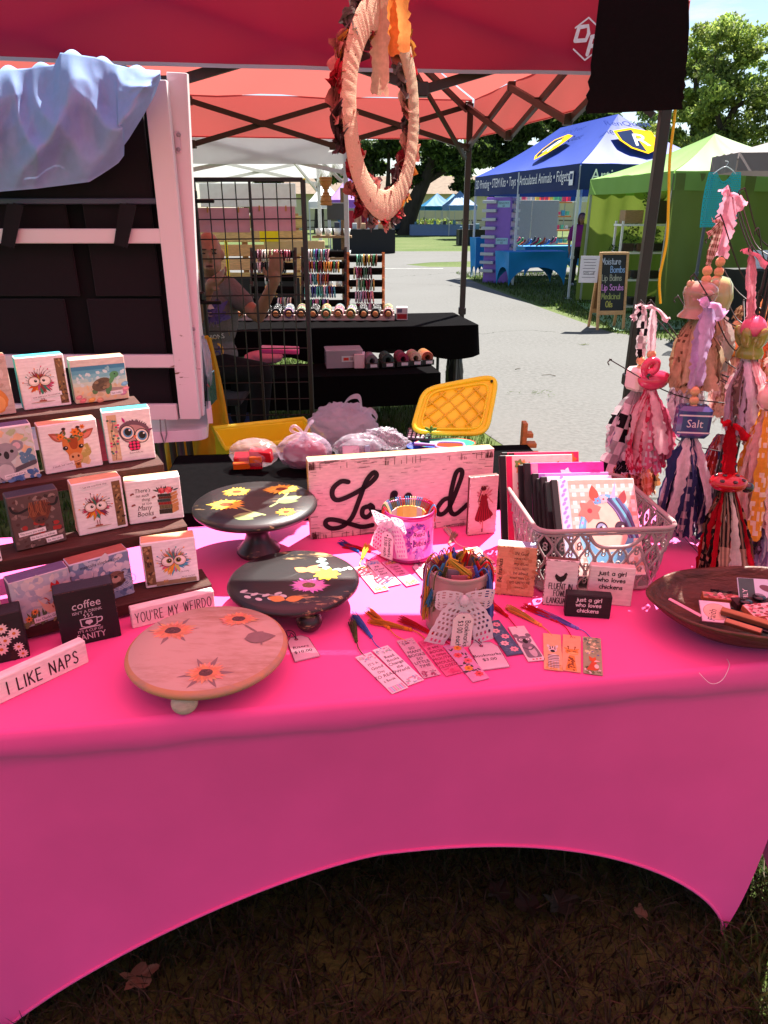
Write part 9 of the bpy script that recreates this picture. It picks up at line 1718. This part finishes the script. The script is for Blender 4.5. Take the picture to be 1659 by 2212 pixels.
far_table('black table at the purple tent', 785, 500, 32, 2.6, (.012, .012, .013), GD, .95); far_table('grey blue draped table at the teal tents', 960, 485, 58, 5.2, rgb(110, 130, 170), GD); far_table('black table at the lane end', 1030, 495, 40, 2.0, (.012, .012, .013), GD)
for k, (px_, c_) in enumerate(((738, rgb(60, 120, 160)), (756, rgb(190, 60, 70)), (772, rgb(206, 150, 120)), (784, rgb(120, 30, 50)), (797, rgb(180, 190, 206)))): p = onY(px_, 455, 34.5); m = M(c_); m.grid(lambda u, v: Vector(((u-.5)*.45*(.7+.3*v), .03*math.sin(u*12), -v*1.2)), 10, 8); o = m.build('hanging_garment', CLOTH); o.location = p; tag(o, f'{("blue", "red", "peach", "maroon", "pale grey")[k]} garment hanging under the purple tent', 'garment')
for (px_, py_, Y, c_, lab) in ((812, 505, 33, rgb(206, 206, 210), 'far shopper in a white top near the purple tent'), (1118, 500, 42, rgb(60, 60, 80), 'far shopper in dark clothes seen under the blue tent')):
  p = onY(px_, py_, Y); o = thing('person', lab, 'person', (p.x, Y, 0)); body('body', [('e', (0, 0, 1.58), (.09, .1, .12)), ('c', (0, 0, 1.45), .06, (0, 0, 1.35), .08), ('c', (-.2, 0, 1.32), .055, (-.25, -.05, .85), .04), ('c', (.2, 0, 1.32), .055, (.25, -.05, .85), .04)], .03, MSKIN, o, 2); body('clothing', [('e', (0, 0, 1.12), (.22, .15, .3)), ('c', (-.1, 0, .85), .11, (-.1, 0, .08), .07), ('c', (.1, 0, .85), .11, (.1, 0, .08), .07)], .03, mat('far_cloth_'+str(px_), .9, .1, 30, col=c_), o, 2)
p = onY(945, 452, 80); bd = thing('low_building', 'long cream sided building with grey roof beyond the lawn', 'building', (p.x, 80, 0)); m = M(rgb(214, 204, 170)); m.box((4, 3, 1.7), (40, 6, 3.4)); m.build('wall', mat('cream_siding', .7, .05, 1, bump=.3, bscale=3), bd); m = M(rgb(130, 112, 96)); m.add([(-17, -.6, 3.4), (25, -.6, 3.4), (25, 3, 5.2), (-17, 3, 5.2), (25, 6.6, 3.4), (-17, 6.6, 3.4)], [(0, 1, 2, 3), (3, 2, 4, 5)]); m.build('roof', mat('brown_shingle', .9, .2, 3), bd)
for k, x in enumerate((-9, -5, 7)): m = M((.25, .26, .27)); m.box((x, -.03, 1.5), (1.2, .06, 1.4)); m.build('window', GLOSS, bd)
m = M(rgb(150, 130, 110)); m.box((-3.2, -.2, .9), (1.1, .5, 1.5), .03); m.build('utility_box', PLAIN, bd)
fe = thing('rail_fence', 'low dark rail fence in front of the cream building', 'fence', (p.x, 72, 0))
for k in range(18): m = M((.15, .12, .10)); m.box((-18+2.2*k, 0, .55), (.12, .12, 1.1)); m.build('post', RAWWOOD, fe)
for z in (.35, .95): m = M((.15, .12, .10)); m.box((.7, -.07, z), (38, .05, .12)); m.build('rail', RAWWOOD, fe)
p = onY(860, 492, 60); car = thing('parked_car', 'dark parked car beside the tree trunk', 'car', (p.x-1, 60, 0), .3); m = M((.03, .04, .05)); m.box((0, 0, .65), (4.2, 1.7, .7), .15); m.box((-.2, 0, 1.2), (2.3, 1.5, .55), .2); m.build('body', GLOSS, car)
for x in (-1.3, 1.3): m = M((.01, .01, .01)); m.lathe([(0, -.1), (.33, -.1), (.33, .1), (0, .1)], 18, (x, -.8, .33), rot3('X', R(90))); m.build('wheel', PLASTIC, car)
# ================================================================== trees
DKG = [(.035, .065, .016), (.05, .085, .02), (.022, .042, .014)]; BRG = [(.27, .34, .07), (.34, .40, .09), (.20, .28, .06), (.13, .20, .05)]; MDG = [(.10, .16, .035), (.14, .21, .045), (.07, .11, .03)]
def tree_px(label, Y, blobs, trunk, tr, n, size, cols, seed, limbs=(), shell=.3, name='tree'):
  base = onY(*trunk[0], Y); base.z = 0; o = thing(name, label, 'tree', base); L_ = lambda x, y: onY(x, y, Y)-base; k = mpp((0, Y, 2)); m = M((.035, .026, .02)); P = [L_(*q) for q in trunk]; P[0].z = -.1; Q = smooth3(P, 5); m.tube(Q, [tr*(1-.65*i/(len(Q)-1)) for i in range(len(Q))], 9)
  for lb in limbs: Q = smooth3([L_(*q) for q in lb], 5); m.tube(Q, [tr*.42*(1-.8*i/(len(Q)-1)) for i in range(len(Q))], 7)
  m.build('trunk', BARK, o); random.seed(seed); cs = []
  for (x, y, r_) in blobs:
    for j in range(9): dx, dz = random.gauss(0, .55)*r_, random.gauss(0, .5)*r_; s_ = random.uniform(.28, .55)*r_*k; cs.append((L_(x+dx, y+dz)+Vector((0, random.uniform(-1, 1)*r_*k, 0)), (s_*1.25, s_*1.2, s_*.7)))
  leaves('crown', cs, n, size, cols, o, seed=seed, shell=shell); return o
tree_px('big dark oak with leaning trunk seen through the wreath', 60, [(850, 320, 52), (790, 330, 40), (930, 330, 55), (985, 345, 45), (900, 380, 26), (960, 285, 50), (1000, 400, 24)], [(872, 500), (888, 455), (915, 395), (950, 320), (975, 280)], .75, 26000, .22, DKG+MDG[:1], 401, [[(888, 455), (905, 400), (870, 340), (850, 290)], [(915, 395), (960, 370), (1000, 350)], [(830, 500), (838, 400), (840, 300)], [(812, 470), (806, 380), (790, 320)]])
tree_px('dark evergreen tree behind the blue tent peak', 52, [(1100, 300, 60), (1180, 285, 60), (1060, 350, 50), (1130, 370, 45), (1240, 270, 50), (1290, 250, 40)], [(1120, 505), (1120, 400), (1130, 260)], .5, 28000, .20, DKG+MDG[:2], 402, [[(1120, 400), (1180, 330), (1230, 280)], [(1120, 400), (1060, 340)]])
tree_px('tall bright maple at the right picture edge', 40, [(1590, 120, 60), (1630, 210, 70), (1545, 200, 50), (1600, 300, 70), (1520, 330, 50), (1560, 75, 35), (1660, 330, 70), (1500, 390, 45), (1640, 110, 40)], [(1500, 520), (1520, 400), (1560, 290), (1620, 170)], .35, 24000, .13, BRG, 403, [[(1520, 400), (1580, 340), (1650, 300)], [(1560, 290), (1540, 200), (1545, 120)], [(1590, 230), (1650, 200)]])
tree_px('sunlit feathery tree beside the black panel', 44, [(1510, 130, 42), (1500, 200, 46), (1495, 270, 45), (1440, 300, 45), (1520, 80, 26), (1470, 340, 50)], [(1490, 520), (1492, 400), (1500, 250), (1510, 100)], .3, 17000, .13, BRG[:3]+MDG[1:2], 404, [[(1492, 400), (1450, 320)]])
tree_px('mid green tree behind the green tent', 56, [(1370, 280, 55), (1420, 310, 50), (1330, 300, 40), (1440, 350, 50), (1560, 400, 50), (1640, 410, 50)], [(1390, 510), (1390, 400), (1400, 280)], .4, 18000, .18, MDG+BRG[3:], 405)
for k, (x, y, r_) in enumerate(((910, 418, 28), (970, 412, 30), (1040, 420, 36), (690, 420, 40), (770, 400, 36), (860, 420, 30), (600, 420, 60), (1180, 430, 40), (1270, 430, 40))): tree_px(f'{("pale", "bright", "rounded", "broad", "dense", "yellowish", "wide", "deep green", "thick")[k]} far tree behind the stalls, {ORD[k]} of the distant row', 110, [(x, y, r_), (x+r_*.7, y+8, r_*.7)], [(x, 485), (x, 440)], .4, 2600, .55, BRG if k in (0, 1, 5) else MDG, 410+k)
tree_px('dark tree filling the gap left of the oak', 66, [(700, 350, 50), (640, 360, 60), (560, 370, 60), (760, 360, 40)], [(690, 500), (690, 350)], .5, 7000, .32, DKG+MDG, 420)
for k, (x, y, r_) in enumerate(((930, 492, 10), (955, 494, 9), (905, 494, 8))): p = onY(x, y, 70); o = thing('shrub', f'low leafy shrub by the rail fence, {ORD[k]} from the tree trunk', 'shrub', (p.x, 70, 0)); leaves('foliage', [(Vector((0, 0, .5)), (1.6, .8, .6))], 500, .16, BRG+MDG, o, seed=430+k)
